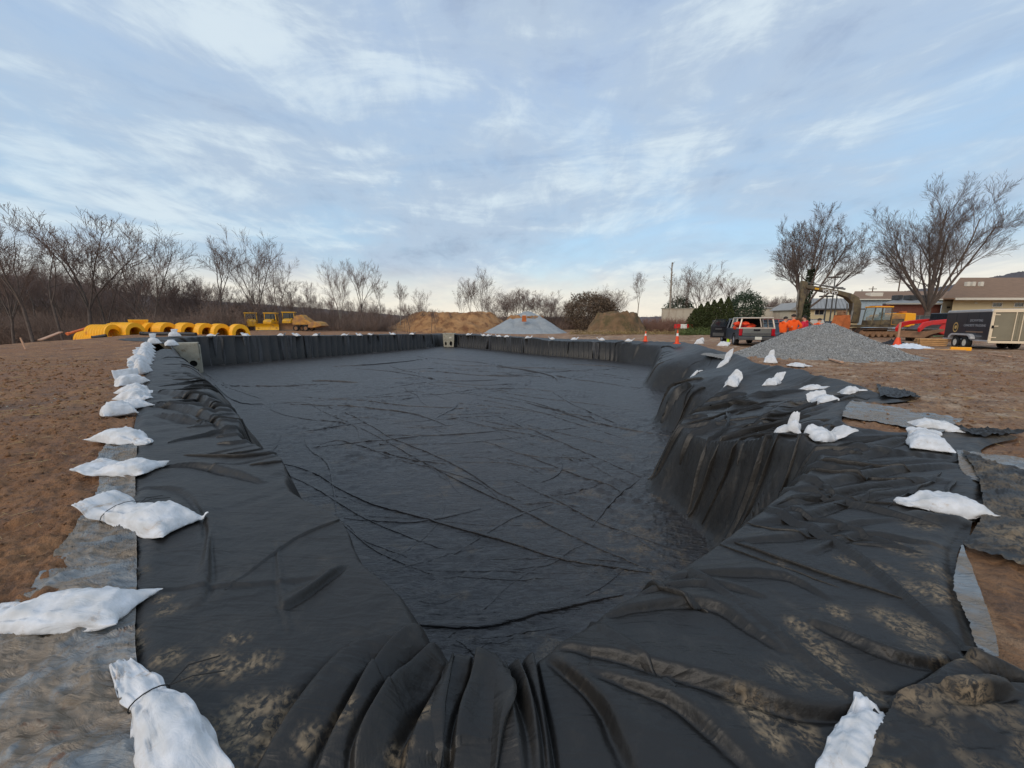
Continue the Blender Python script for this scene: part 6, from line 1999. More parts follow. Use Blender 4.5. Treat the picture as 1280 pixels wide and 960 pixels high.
# ---------------------------------------------------------------- compact red loader behind the trailer
D = 30.5
xl = PX(1158, D)
rl = thing('compact_loader', 'red compact track loader with a long curved lift arm beside the trailer', 'loader', (xl, D, gz(xl, D) + 0.22), R(8))
MB().prism([(-1.62, 0.55), (-1.70, 0.85), (-1.35, 1.28), (-0.6, 1.42), (0.6, 1.52), (1.7, 1.60), (1.75, 1.35), (0.6, 1.22), (-0.5, 1.12), (-1.15, 0.95)], 'y', -0.85, -0.68).build('lift_arm', M['redpaint'], rl, bevel=0.03)
MB().prism([(-1.62, 0.55), (-1.70, 0.85), (-1.35, 1.28), (-0.6, 1.42), (0.6, 1.52), (1.7, 1.60), (1.75, 1.35), (0.6, 1.22), (-0.5, 1.12), (-1.15, 0.95)], 'y', 0.68, 0.85).build('lift_arm', M['redpaint'], rl, bevel=0.03)
MB().prism([(0.35, 0.45), (1.0, 0.30), (1.7, 0.45), (1.85, 1.0), (1.55, 1.30), (0.7, 1.25), (0.45, 0.95)], 'y', -0.66, 0.66).build('engine_cover', M['redpaint'], rl, bevel=0.08)
MB().prism([(-0.9, 0.5), (0.5, 0.62), (0.7, 1.1), (-0.5, 1.05), (-1.1, 0.75)], 'y', -0.6, 0.6).build('chassis', M['bumper'], rl)
MB().prism([(-1.35, 0.12), (-1.1, 0.62), (0.35, 0.78), (0.35, 0.62), (-0.8, 0.35)], 'y', -1.0, 1.0).build('skid_plate', M['mudsteel'], rl, bevel=0.02)
MB().box((0.65, 0, 1.85), (1.1, 1.2, 0.9), bev=0.05).build('cab', M['glass'], rl).location = (1.0, 0, -0.3)
for yy in (-0.62, 0.62):
    crawler(rl, -0.6, 1.5, yy, 0.34, 0.55)
for k_, o in enumerate([c for c in rl.children if c.name.startswith('track')]):
    o.location.z = -0.22
MB().cyl((-1.5, -0.76, 0.8), (0.3, -0.76, 0.75), 0.05, n=8).build('tilt_ram', M['steel'], rl)

# ---------------------------------------------------------------- small things on the ground at the right
p = at(1167, 26.5)
t = thing('lumber_stack', 'short stack of raw lumber on the mud left of the trailer wheels', 'lumber', p, R(-30))
rl_ = random.Random(5)
for i in range(4):
    for j in range(5):
        MB().box((rl_.uniform(-0.04, 0.04), -0.4 + j * 0.2, 0.07 + i * 0.125), (1.35, 0.17, 0.10), bev=0.01).build('plank', M['wood'], t)
p = at(1188, 22.0)
a = Vector(at(1160, 22.4)); b_ = Vector(at(1214, 21.4))
tag(MB().box((0, 0, 0.06), ((b_ - a).length, 0.14, 0.05)).build('plank', M['wood']), 'single pale plank lying in front of the lumber stack and trailer', 'plank')
o = [q_ for q_ in bpy.data.objects if q_.name.startswith('plank') and q_.parent is None][0]
o.name = 'loose_plank'; o.location = (a + b_) / 2; o.rotation_euler = (0, 0, math.atan2(b_.y - a.y, b_.x - a.x))
t = thing('orange_jerrycan', 'small orange yellow toolbox on the mud before the trailer wheels', 'toolbox', at(1207, 21.6, 0.03), R(-35))
MB().box((0, 0, 0.1), (0.8, 0.22, 0.2), bev=0.03).build('case', M['brightyellow'], t)
MB().tube([(-0.15, 0, 0.2), (-0.12, 0, 0.27), (0.12, 0, 0.27), (0.15, 0, 0.2)], 0.015, 6).build('handle', M['blackpipe'], t)
t.name = 'toolbox'


def cone(px_, Y, label, h=0.75, tape=True):
    t = thing('traffic_cone', label, 'traffic cone', at(px_, Y, 0.02), 0, 'orange traffic cones')
    MB().box((0, 0, 0.02), (0.42, 0.42, 0.05), bev=0.01).build('base', M['cone'], t)
    MB().cyl((0, 0, 0.04), (0, 0, h), 0.16, 0.035, 16).build('body', M['cone'], t)
    rr = lambda z_: 0.16 + (0.035 - 0.16) * (z_ - 0.04) / (h - 0.04)
    MB().cyl((0, 0, h * 0.55), (0, 0, h * 0.75), rr(h * 0.55) + 0.006, rr(h * 0.75) + 0.006, 16, caps=False).build('reflective_band', M['reflect'], t)


cone(848, 30.5, 'larger traffic cone standing on the rim at the far right corner', 1.1)
cone(808, 36, 'smaller distant traffic cone left of the larger one', 0.95)
t = thing('survey_marker', 'pale wooden stake in a pink orange cone base left of the red loader', 'marker stake', at(1126, 26.2), 0)
MB().box((0, 0, 0.9), (0.11, 0.05, 1.3)).build('stake', M['palewood'], t)
MB().cyl((0, 0, 0.0), (0, 0, 0.55), 0.24, 0.10, 14).build('cone_base', M['cone'], t)
t = thing('road_barrier', 'small red and white barrier board beyond the larger cone', 'barrier', at(855, 46), 0)
for k_ in range(3):
    MB().box((-0.75 + 0.75 * k_, 0, 1.0), (0.72, 0.06, 0.5)).build('board', M['redpaint' if k_ != 1 else 'reflect'], t)
for s_ in (-1, 1):
    MB().box((s_ * 0.9, 0, 0.6), (0.07, 0.07, 1.2)).build('leg', M['steel'], t)
# crumpled white plastic by the marker
def crumple(name, label, loc, rx, ry, h, seed, mat):
    g = np.linspace(-1, 1, 40)
    X, Y = np.meshgrid(g, g)
    d = np.sqrt(X ** 2 + Y ** 2) * (1 + 0.25 * fbm(X * 1.5 + seed, Y * 1.5, 2))
    z = h * (ridged(X * 1.5 + seed, Y * 2.0, 3) ** 1.5) * np.clip(1.1 - d, 0, 1) - 0.02
    i = np.arange(39)[:, None] * 40 + np.arange(39)[None, :]
    f = np.stack([i, i + 1, i + 41, i + 40], -1).reshape(-1, 4)
    f = f[(d.ravel()[f] < 1.0).all(1)]
    o = np_obj(name, np.stack([X.ravel() * rx, Y.ravel() * ry, z.ravel() + 0.03], 1), f, mat, smooth=True)
    o.location = loc
    tag(o, label, 'plastic sheet')
    return o
crumple('crumpled_plastic', 'crumpled white plastic sheet at the foot of the marker stake', at(1140, 23.6), 1.35, 0.9, 0.42, 4, M['whiteplastic'])
crumple('grey_tarp_scrap', 'grey crumpled tarp scrap right of the excavator tracks', at(1121, 27), 0.8, 0.7, 0.6, 8, M['blackpipe'])
for xa, ya, xb, yb, lab in ((1026, 450, 1052, 457, 'thin pale lath on the mud before the gravel pile'), (1236, 444, 1262, 447, 'thin pale lath on the mud in front of the trailer'), (78, 438, 104, 436, 'thin pale lath on the bare earth at far left')):
    a = U(xa, ya, 0.05); b_ = U(xb, yb, 0.05)
    L = float(np.hypot(*(b_ - a)[:2]))
    o = MB().box((0, 0, 0), (L, 0.10, 0.04)).build('wooden_lath', M['palewood'])
    o.location = ((a[0] + b_[0]) / 2, (a[1] + b_[1]) / 2, max(gz(a[0], a[1]), gz(b_[0], b_[1])) + 0.06); o.rotation_euler = (0, 0, math.atan2(b_[1] - a[1], b_[0] - a[0]))
    tag(o, lab, 'wooden lath')
o = MB().box((0, 0, 0.3), (0.07, 0.04, 0.75)).build('survey_stake', M['palewood']); o.location = at(25, 21.5); o.rotation_euler = (0, R(-14), 0)
tag(o, 'short leaning wooden survey stake on the bare shoulder at far left', 'stake')

# ---------------------------------------------------------------- buildings
def gable_roof(x0, x1, y0, y1, ze, zr, ov=0.4, hip=0.0, sk=0.0):
    """ridge along x"""
    ym = (y0 + y1) / 2
    mb = MB()
    t_ = 0.16
    A = [(x0 - ov, y0 - ov, ze), (x1 + ov, y0 - ov, ze), (x1 + ov - hip, ym, zr), (x0 - ov + hip, ym, zr), (x0 - ov, y1 + ov, ze), (x1 + ov, y1 + ov, ze)]
    A = [(x + sk * y, y, z) for x, y, z in A]
    B_ = [(x, y, z - t_) for x, y, z in A]
    vs = A + B_
    fs = ([(0, 3, 4), (1, 5, 2), (6, 10, 9), (7, 8, 11)] if hip else []) + [(0, 1, 2, 3), (3, 2, 5, 4), (6, 9, 8, 7), (9, 10, 11, 8), (0, 6, 7, 1), (4, 5, 11, 10), (0, 3, 9, 6), (3, 4, 10, 9), (1, 7, 8, 2), (2, 8, 11, 5)]
    return mb.add(vs, fs)


def skew_wall(w_, d_, h_, sk):
    return MB().prism([(0, 0), (w_, 0), (w_ + sk * d_, d_), (sk * d_, d_)], 'z', 0, h_)


def window(parent, x, y, z, w_, h_, frame='offwhite', pane='glass', panes=1):
    fr = MB()
    for s_ in (-1, 1):
        fr.box((x + s_ * w_ / 2, y - 0.03, z), (0.09, 0.10, h_ + 0.09))
        fr.box((x, y - 0.03, z + s_ * h_ / 2), (w_ - 0.09, 0.10, 0.09))
    f_ = fr.build('window', M[frame], parent)
    for k_ in range(panes):
        MB().box((x + w_ * ((k_ + 0.5) / panes - 0.5), y - 0.012, z), (w_ / panes - 0.06, 0.02, h_ - 0.06)).build('pane', M[pane], f_)
    return f_


# tan building with the brown shingle roof
D = 52.0
bx0, bx1 = PX(1187, D), PX(1187, D) + 42
t = thing('tan_building', 'long cream building with a broad brown shingle roof and three roof vents at right', 'building', (bx0, D, gz(bx0, D) - 0.3), 0)
wl_ = 42
zE = P(1200, 374.5, D)[2] - t.location.z; zR = P(1230, 347, D + 7)[2] - t.location.z
skb = bx0 / D + 0.06
skew_wall(wl_, 14, zE, skb).build('wall', M['cream'], t)
rf = gable_roof(0, wl_, 0, 14, zE + 0.12, zR, 1.3, hip=1.3, sk=skb).build('roof', M['shingle'], t)
MB().box((wl_ / 2, -1.32, zE + 0.02), (wl_ + 2.6, 0.10, 0.28)).build('fascia', M['offwhite'], t)
for xx, dx in ((1208, 0), (1215, 0), (1225, 0)):
    p = P(xx, 361, D + 3.2)
    v_ = MB().box((0, 0, 0), (0.42, 0.4, 0.62), bev=0.04).build('roof_vent', M['offwhite'], rf)
    v_.location = (p[0] - bx0, 3.2, zE + 0.12 + (zR - zE) * (3.2 + 1.3) / 8.3 + 0.22)
    MB().box((0, -0.36, 0.1), (0.5, 0.02, 0.3)).build('louvre', M['bumper'], v_) if False else None
for xx in (1246, 1273):
    p = P(xx, 381, D)
    window(t, p[0] - bx0, 0, p[2] - t.location.z, 1.25, 0.55, 'offwhite', 'glass', 2)
p = P(1192, 388, D)
for k_ in range(5):
    MB().box((3.0 + 7.5 * k_, -0.03, zE - 0.45), (0.35, 0.08, 0.2)).build('wall_lamp', M['offwhite'], t)
MB().box((wl_ / 2, -0.04, 0.4), (wl_, 0.06, 0.8)).build('base_course', M['palewall'], t)
# pale side wing with door
D2 = 54.0
xw = PX(1174, D2)
t = thing('building_wing', 'narrow pale wing with a greenish door left of the cream building', 'building', (xw, D2, gz(xw, D2) - 0.3), 0)
MB().prism([(0, 0), (1.9, 0), (8, 5.5), (6.4, 5.5)], 'z', 0, 4.2).build('wall', M['offwhite'], t)
MB().box((0.9, -0.04, 1.5), (1.1, 0.08, 2.1)).build('door', M['bluewall'], t)
MB().box((0.9, -0.06, 3.3), (0.4, 0.08, 0.25)).build('sign_plate', M['bumper'], t)
MB().prism([(-0.2, -0.2), (2.1, -0.2), (8, 5.5), (6.4, 5.5)], 'z', 4.22, 4.4).build('roof', M['shingle'], t)
# brick building
D = 58.0
bx0, bx1 = PX(1104, D), PX(1173, D)
t = thing('brick_building', 'low red brick building with a shallow grey roof behind the excavator', 'building', (bx0, D, gz(bx0, D) - 0.3), 0)
wl_ = bx1 - bx0
zE = P(1130, 380, D)[2] - t.location.z
skb = bx0 / D
skew_wall(wl_, 10, zE, skb).build('wall', M['brick'], t)
rf = gable_roof(0, wl_, 0, 12, zE + 0.1, zE + 1.3, 0.5, hip=3.0, sk=skb).build('roof', M['metalroof'], t)
MB().box((wl_ / 2, -0.53, zE + 0.03), (wl_ + 1.0, 0.08, 0.22)).build('fascia', M['offwhite'], t)
MB().box((1.2, -0.03, zE * 0.42), (1.0, 0.08, 2.2)).build('door', M['bluewall'], t)
window(t, -0.0 + 0.55, 0, zE * 0.5, 0.8, 1.0)
for xx in (3.5, 5.1, 6.8):
    window(t, xx, 0, 1.6, 1.0, 0.9)
for xx, ww in ((1.6, 0.8), (3.6, 1.2), (5.2, 0.6)):
    MB().box((xx + 2.8 * skb, 2.8, zE + 1.1), (ww, 1.0, 0.7), bev=0.03).build('roof_unit', M['bumper'], t)
# cream building with metal roof
D = 70.0
bx0, bx1 = PX(1006, D), PX(1072, D)
t = thing('cream_building', 'cream building with a grey metal roof behind the workers', 'building', (bx0, D, gz(bx0, D) - 0.3), 0)
wl_ = bx1 - bx0
zE = P(1030, 386.5, D)[2] - t.location.z; zR = P(1030, 373, D + 8)[2] - t.location.z
skb = bx0 / D + 0.02
skew_wall(wl_, 16, zE, skb).build('wall', M['cream'], t)
rf = gable_roof(0, wl_, 0, 16, zE + 0.1, zR, 0.5, hip=0.6, sk=skb).build('roof', M['metalroof'], t)
for k_ in range(14):
    MB().add([(wl_ * k_ / 14 + 0.3, -0.5, zE + 0.13), (wl_ * k_ / 14 + 0.36, -0.5, zE + 0.13), (wl_ * k_ / 14 + 0.36 + 8 * skb, 8, zR + 0.05), (wl_ * k_ / 14 + 0.3 + 8 * skb, 8, zR + 0.05),
              (wl_ * k_ / 14 + 0.3, -0.5, zE + 0.20), (wl_ * k_ / 14 + 0.36, -0.5, zE + 0.20), (wl_ * k_ / 14 + 0.36 + 8 * skb, 8, zR + 0.12), (wl_ * k_ / 14 + 0.3 + 8 * skb, 8, zR + 0.12)],
             [(0, 1, 5, 4), (1, 2, 6, 5), (2, 3, 7, 6), (3, 0, 4, 7), (4, 5, 6, 7)]).build('roof_seam', M['metalroof'], rf)
p = P(1024, 390.5, D)
window(t, p[0] - bx0, 0, p[2] - t.location.z, 1.7, 0.9, 'offwhite', 'glass', 2)
window(t, p[0] - bx0 + 6, 0, p[2] - t.location.z, 1.2, 0.9, 'offwhite', 'glass', 2)
MB().box((wl_ / 2, -0.52, zE), (wl_ + 1, 0.08, 0.22)).build('fascia', M['bumper'], t)
# long hall with brown roof and blue grey siding
D = 82.0
bx0, bx1 = PX(1062, D), PX(1190, D)
t = thing('long_hall', 'long hall with a low brown roof and blue grey siding behind the brick building', 'building', (bx0, D, gz(bx0, D) - 0.3), 0)
wl_ = bx1 - bx0
zE = P(1100, 374.5, D)[2] - t.location.z; zR = P(1100, 364, D + 8)[2] - t.location.z
skb = bx0 / D + 0.02
skew_wall(wl_, 16, zE, skb).build('wall', M['bluewall'], t)
rf = gable_roof(0, wl_, 0, 16, zE + 0.12, zR, 0.5, hip=0.6, sk=skb).build('roof', M['shingle'], t)
for k_ in range(16):
    MB().box((0.6 + k_ * 0.75, -0.03, zE / 2), (0.07, 0.06, zE - 0.1)).build('siding_rib', M['bluewall'], t)
v_ = MB().box((0, 0, 0), (2.6, 1.4, 1.2), bev=0.05).build('roof_unit', M['offwhite'], t); v_.location = (P(1109, 370, D)[0] - bx0, 3, zE + 1.0)
MB().box((wl_ / 2, -0.53, zE), (wl_ + 1, 0.08, 0.22)).build('fascia', M['offwhite'], t)
# long pale building in the middle distance
D = 96.0
bx0, bx1 = PX(908, D), PX(1008, D)
t = thing('low_pale_building', 'long low pale building behind the pickup truck', 'building', (bx0, D, gz(bx0, D) - 0.3), 0)
wl_ = bx1 - bx0
zE = P(950, 385.5, D)[2] - t.location.z
MB().box((wl_ / 2, 6, zE / 2), (wl_, 12, zE)).build('wall', M['palewall'], t)
MB().box((wl_ / 2, 6, zE + 0.12), (wl_ + 0.5, 12.5, 0.25)).build('roof', M['flatroof'], t)
MB().box((wl_ / 2, -0.04, zE * 0.36), (wl_, 0.05, zE * 0.34)).build('lower_band', M['bumper'], t)
for k_ in range(6):
    MB().box((2 + 3.2 * k_, -0.05, zE * 0.4), (1.3, 0.05, 0.9)).build('window', M['glass'], t)
D = 84.0
bx0 = PX(987, D)
t = thing('small_gable_house', 'small house with a lilac grey gable roof left of the cream building', 'house', (bx0, D, gz(bx0, D) - 0.3), 0)
MB().box((2.2, 3, 1.9), (4.4, 5.6, 3.8)).build('wall', M['palewall'], t)
MB().prism([(-0.4, 3.8), (2.2, 5.4), (4.8, 3.8), (4.8, 3.65), (-0.4, 3.65)], 'y', -0.4, 6.4).build('roof', M['metalroof'], t)
MB().box((2.2, -0.03, 2.2), (1.0, 0.08, 1.0)).build('window', M['glass'], t)
# masonry wall behind the brush
D = 62.0
bx0, bx1 = PX(827, D), PX(896, D)
t = thing('masonry_wall', 'pale stained masonry wall behind dry brush right of centre', 'wall', (bx0, D, gz(bx0, D) - 0.5), 0)
wl_ = bx1 - bx0
zE = P(850, 386, D)[2] - t.location.z
nb = 8
for k_ in range(nb):
    MB().box((wl_ * (k_ + 0.5) / nb, 0.1, zE / 2), (wl_ / nb - 0.03, 0.3, zE)).build('wall_panel', M['palewall'], t)
MB().box((wl_ / 2, 0.1, zE + 0.06), (wl_ + 0.2, 0.45, 0.12)).build('coping', M['concrete'], t)
# dark mesh fence behind the red loader
D = 42.0
bx0, bx1 = PX(1128, D), PX(1190, D)
t = thing('mesh_fence', 'low dark screened fence behind the red loader', 'fence', (bx0, D, gz(bx0, D)), 0)
wl_ = bx1 - bx0
for k_ in range(4):
    MB().cyl((wl_ * k_ / 3, 0, 0), (wl_ * k_ / 3, 0, 2.15), 0.045, n=8).build('post', M['steel'], t)
for k_ in range(3):
    MB().box((wl_ * (k_ + 0.5) / 3, 0.03, 1.45), (wl_ / 3 - 0.12, 0.03, 1.25)).build('screen_panel', M['bumper'], t)
    MB().cyl((wl_ * k_ / 3, 0, 2.13), (wl_ * (k_ + 1) / 3, 0, 2.13), 0.03, n=6).build('top_rail', M['steel'], t)


# lamp posts and utility poles
def lamp_post(px_, Y, top, label):
    p = at(px_, Y); h = P(px_, top, Y)[2] - p[2]
    t = thing('lamp_post', label, 'lamp post', p, 0, 'thin parking lot lamp posts')
    MB().cyl((0, 0, 0), (0, 0, h), 0.10, 0.07, 8).build('pole', M['pole'], t)
    MB().box((-0.1, 0, h + 0.05), (1.5, 0.5, 0.18), bev=0.04).build('lamp_head', M['pole'], t)
lamp_post(1037, 56, 347, 'tall lamp post with a flat head right of the ivy covered tree')
lamp_post(1042, 62, 360, 'shorter lamp post just right of the tall one')
lamp_post(1030, 49, 371, 'thin dark post before the cream building')
def utility(px_, Y, top, label, arms=1, lean=0.0):
    p = at(px_, Y); h = P(px_, top, Y)[2] - p[2]
    t = thing('utility_pole', label, 'utility pole', p, 0, 'utility poles')
    MB().cyl((0, 0, 0), (lean, 0, h), 0.17, 0.11, 8).build('pole', M['utilitywood'], t)
    for k_ in range(arms):
        MB().box((lean, 0, h - 0.7 - k_ * 1.1), (2.2, 0.12, 0.14)).build('crossarm', M['utilitywood'], t)
        for s_ in (-0.9, -0.4, 0.4, 0.9):
            MB().cyl((lean + s_, 0, h - 0.62 - k_ * 1.1), (lean + s_, 0, h - 0.42 - k_ * 1.1), 0.06, 0.04, 6).build('insulator', M['offwhite'], t)
utility(1117, 95, 338, 'distant utility pole left of the big bare tree')
utility(1085, 110, 358, 'faint far utility pole above the brown roof')
utility(1072, 120, 362, 'farthest small utility pole above the brown roof, left of the other')


# ---------------------------------------------------------------- bare trees
def tree_segs(seed, H, first, mains, ang0, kids, levels, wob=0.16, trop=0.10, lens=(0.55, 0.6, 0.6, 0.6), r0=None, minr=0.014, angs=(0.5, 0.9), lean=(0, 0), clear=0.2):
    rg = random.Random(seed)
    thick = []; thin = []
    r0 = r0 or H * 0.018
    def rnd_dir(d, a):
        o_ = d.orthogonal().normalized()
        o_ = Matrix.Rotation(rg.uniform(0, 2 * PI), 3, d) @ o_
        return (d * math.cos(a) + o_ * math.sin(a)).normalized()
    def grow(p, d, L, r, lev, keep_up):
        n = 5 if lev <= 1 else (4 if lev < levels else 2)
        pts = [p.copy()]; rs = [r]
        q_ = p.copy(); dd = d.copy()
        for i in range(n):
            dd = (dd + Vector((rg.gauss(0, wob), rg.gauss(0, wob), rg.gauss(0, wob) + trop * keep_up))).normalized()
            q_ = q_ + dd * (L / n)
            rr = max(minr * 0.7, r * (1 - 0.72 * (i + 1) / n))
            pts.append(q_.copy()); rs.append(rr)
        dst = thick if (lev == 0 or (lev == 1 and r > r0 * 0.22)) else thin
        for i in range(n):
            dst.append((pts[i], pts[i + 1], rs[i], rs[i + 1]))
        if lev < levels:
            k_ = kids[min(lev, len(kids) - 1)]
            for j in range(k_):
                f_ = clear + (1 - clear) * (j + rg.random()) / k_ if lev > 0 else 0.3 + 0.7 * (j + rg.random()) / k_
                x_ = f_ * n; i0 = min(n - 1, int(x_)); fr = x_ - i0
                pp = pts[i0].lerp(pts[i0 + 1], fr)
                rr = rs[i0] * (1 - fr) + rs[i0 + 1] * fr
                dl = (pts[i0 + 1] - pts[i0]).normalized()
                cd_ = rnd_dir(dl, rg.uniform(*angs))
                cd_ = (cd_ + Vector((0, 0, 0.10))).normalized()
                grow(pp, cd_, L * lens[min(lev, len(lens) - 1)] * rg.uniform(0.6, 1.1) * (1.15 - 0.45 * f_), max(minr, rr * 0.52), lev + 1, keep_up)
    # trunk
    tp = Vector((0, 0, -0.3)); td = Vector((lean[0] * 0.3, lean[1] * 0.3, 1)).normalized()
    n = 4; q_ = tp.copy(); pr = r0
    top_ = first
    pts = [q_.copy()]
    rs = [r0 * 1.25]
    for i in range(n):
        td = (td + Vector((rg.gauss(0, 0.04), rg.gauss(0, 0.04), 0.1))).normalized()
        q_ = q_ + td * ((top_ + 0.3) / n); pts.append(q_.copy()); rs.append(r0 * (1.0 - 0.15 * (i + 1) / n))
    for i in range(n):
        thick.append((pts[i], pts[i + 1], rs[i], rs[i + 1]))
    for m_ in range(mains):
        az = 2 * PI * (m_ + rg.uniform(-0.3, 0.3)) / mains
        an = ang0 * rg.uniform(0.45, 1.1) if m_ else ang0 * 0.15
        d = Vector((math.sin(an) * math.cos(az) + lean[0] * 0.3, math.sin(an) * math.sin(az) + lean[1] * 0.3, math.cos(an))).normalized()
        st = pts[-1] if rg.random() < 0.7 else pts[-2].lerp(pts[-1], 0.5)
        grow(st.copy(), d, (H - first) * (1.0 - 0.22 * an) * rg.uniform(0.85, 1.0) * (1.0 if m_ == 0 else 0.95), rs[-1] * (0.75 if m_ == 0 else 0.6), 0, 1.0)
    return thick, thin


def make_tree(name, label, loc, segs, group, bark='bark', twig='twig', rz=0.0, scl=(1, 1, 1), cat='bare tree'):
    t = thing(name, label, cat, loc, rz, group)
    mt = tube_mesh(segs[0], M[bark], 'trunk', sides=7)
    mc = tube_mesh(segs[1], M[twig], 'crown', sides=3)
    for nm, me in (('trunk', mt), ('crown', mc)):
        o = bpy.data.objects.new(nm, me); col.objects.link(o); o.parent = t
    t.scale = scl
    return t


def leaf_cloud(n, fn, size, seed, mat, name, parent):
    rg = np.random.RandomState(seed)
    c, nr = fn(rg, n)
    a = rg.normal(size=(n, 3)); a /= np.linalg.norm(a, axis=1)[:, None]
    b = np.cross(a, rg.normal(size=(n, 3))); b /= np.linalg.norm(b, axis=1)[:, None] + 1e-9
    s_ = rg.uniform(0.5, 1.2, (n, 1)) * size
    vs = np.stack([c + a * s_, c - a * s_ * 0.6 + b * s_ * 0.5, c - a * s_ * 0.6 - b * s_ * 0.5], 1)
    f = np.arange(n * 3).reshape(-1, 3)
    o = np_obj(name, vs.reshape(-1, 3), f, mat, parent)
    return o


# two big specimen trees on the right
D = 47.0
p = at(1157, D)
sg = tree_segs(58, 14.4, 2.7, 10, 0.74, (9, 7, 6, 5), 4, wob=0.05, trop=0.035, lens=(0.48, 0.60, 0.6, 0.6), r0=0.31, minr=0.009, angs=(0.35, 0.75), lean=(0.05, 0))
make_tree('bare_tree', 'largest bare vase shaped tree standing before the brick and cream buildings', p, sg, 'big bare trees at the right', scl=(1.0, 1.0, 1.06))
D = 44.0
p = at(1004, D)
sg = tree_segs(61, 12.2, 3.0, 9, 0.76, (9, 7, 6, 5), 4, wob=0.06, trop=0.035, lens=(0.48, 0.60, 0.6, 0.6), r0=0.25, minr=0.009, angs=(0.35, 0.75), lean=(0.08, 0))
bt = make_tree('bare_tree', 'bare tree with ivy climbing its trunk behind the raised excavator stick', p, sg, 'big bare trees at the right')
def ivy_fn(h0, h1, r_, path):
    def fn(rg, n):
        z = rg.uniform(h0, h1, n); a = rg.uniform(0, 2 * PI, n); rr = r_ * rg.uniform(0.75, 1.25, n) * (1.15 - 0.5 * (z - h0) / (h1 - h0))
        cx__ = np.interp(z, [q_[2] for q_ in path], [q_[0] for q_ in path]); cy__ = np.interp(z, [q_[2] for q_ in path], [q_[1] for q_ in path])
        return np.stack([cx__ + rr * np.cos(a), cy__ + rr * np.sin(a), z], 1), None
    return fn
leaf_cloud(2600, ivy_fn(0.2, 3.4, 0.50, [(0, 0, 0), (0.1, 0, 3.4)]), 0.12, 3, M['ivy'], 'ivy', bt)
s0 = [s_ for s_ in sg[0][4:9]]
leaf_cloud(2200, ivy_fn(3.0, 7.2, 0.42, [tuple(s0[0][0])] + [tuple(q_[1]) for q_ in s0[:3]]), 0.12, 4, M['ivy'], 'ivy', bt)

# woodland prototypes
PROTO = []
specs = [dict(first=4.5, mains=4, ang0=0.36, kids=(9, 7, 6), levels=3, angs=(0.4, 0.85)), dict(first=3.0, mains=3, ang0=0.35, kids=(10, 7, 6), levels=3, angs=(0.5, 0.95)),
         dict(first=5.5, mains=3, ang0=0.38, kids=(9, 7, 6), levels=3, angs=(0.45, 0.9), lean=(-0.2, 0)), dict(first=2.0, mains=5, ang0=0.38, kids=(9, 7, 6), levels=3, angs=(0.4, 0.8)),
         dict(first=6.0, mains=2, ang0=0.3, kids=(11, 7, 6), levels=3, angs=(0.5, 1.0), lean=(0.2, 0)), dict(first=1.0, mains=7, ang0=0.38, kids=(8, 6, 5), levels=3, angs=(0.4, 0.9))]
for i, s_ in enumerate(specs):
    sg = tree_segs(100 + i, 14.0, wob=0.13, trop=0.06, lens=(0.48, 0.6, 0.6), r0=0.16, minr=0.014, **s_)
    PROTO.append((tube_mesh(sg[0], M['bark'], 'trunk', sides=5), tube_mesh(sg[1], M['twigfar'], 'crown', sides=3)))


def place_tree(k_, px_, Y, top, label, group, rz=None, wide=1.0, pale=False, dz=0.0, nm='bare_tree'):
    p = at(px_, Y, dz)
    H_ = P(px_, top, Y)[2] - p[2]
    t = thing(nm, label, 'bare tree', p, rz if rz is not None else (px_ * 0.7) % 6.28, group)
    for n_, me in zip(('trunk', 'crown'), PROTO[k_]):
        o = bpy.data.objects.new(n_, me); col.objects.link(o); o.parent = t
        if pale and n_ == 'trunk':
            o.material_slots[0].link = 'OBJECT'; o.material_slots[0].material = M['palebark']
    s_ = H_ / 14.0
    t.scale = (s_ * wide, s_ * wide, s_)
    return t


GLW = 'bare trees of the left woodland'
named = [(0, 12, 52, 312, 'dark bare tree cut by the left edge of the photo', 1.0), (2, 38, 50, 284, 'tall bare tree near the left edge with sparse leaning limbs', 1.1), (4, 78, 52, 286, 'slim tall bare tree just left of the tallest on the left', 0.9),
         (0, 112, 54, 264, 'tallest bare tree of the left woodland above the orange chambers', 1.15), (1, 132, 56, 290, 'bare tree pressed against the right side of the tallest one on the left', 0.8), (3, 190, 58, 296, 'wide fan shaped bare tree above the leftmost chambers', 1.15),
         (1, 218, 62, 338, 'small drooping bare tree right of the fan shaped one', 1.0), (2, 276, 62, 306, 'bare tree with crown leaning left above the chamber row', 1.1), (1, 252, 66, 345, 'short dark vine hung tree stump among the left woods', 0.6),
         (3, 324, 66, 302, 'dense upright bare tree behind the left yellow machine', 0.95), (1, 348, 66, 318, 'knotty bare tree with vine clumps behind the bulldozers', 0.8), (0, 366, 72, 350, 'small bare tree between the bulldozers and the tan loader', 0.9),
         (4, 388, 78, 350, 'thin distant bare tree above the tan loader', 0.8), (3, 426, 68, 334, 'bushy bare tree right of the tan loader', 0.75), (0, 452, 70, 326, 'tallest bare tree of the group left of the soil mound', 0.85),
         (4, 475, 74, 350, 'narrow bare tree right of the tallest in the middle left group', 0.8), (2, 500, 76, 356, 'pale trunked bare tree left of the soil mound', 0.8), (1, 527, 84, 362, 'last taller bare tree before the low gap at centre left', 0.7)]
for k_, x, Y, top, lab, wd_ in named:
    place_tree(k_, x, Y, top, lab, GLW, wide=wd_, pale=(x in (426, 475, 500)))
rg = random.Random(77)
fill = 'bare trees filling the left woodland'
adj = ['slender', 'crooked', 'twiggy', 'leaning', 'forked', 'stunted', 'spindly', 'gnarled', 'straight', 'bushy']
def near_label(x):
    q_ = min(named, key=lambda r_: abs(r_[1] - x))
    side_ = 'left' if x < q_[1] else 'right'
    return q_, side_
cells = []
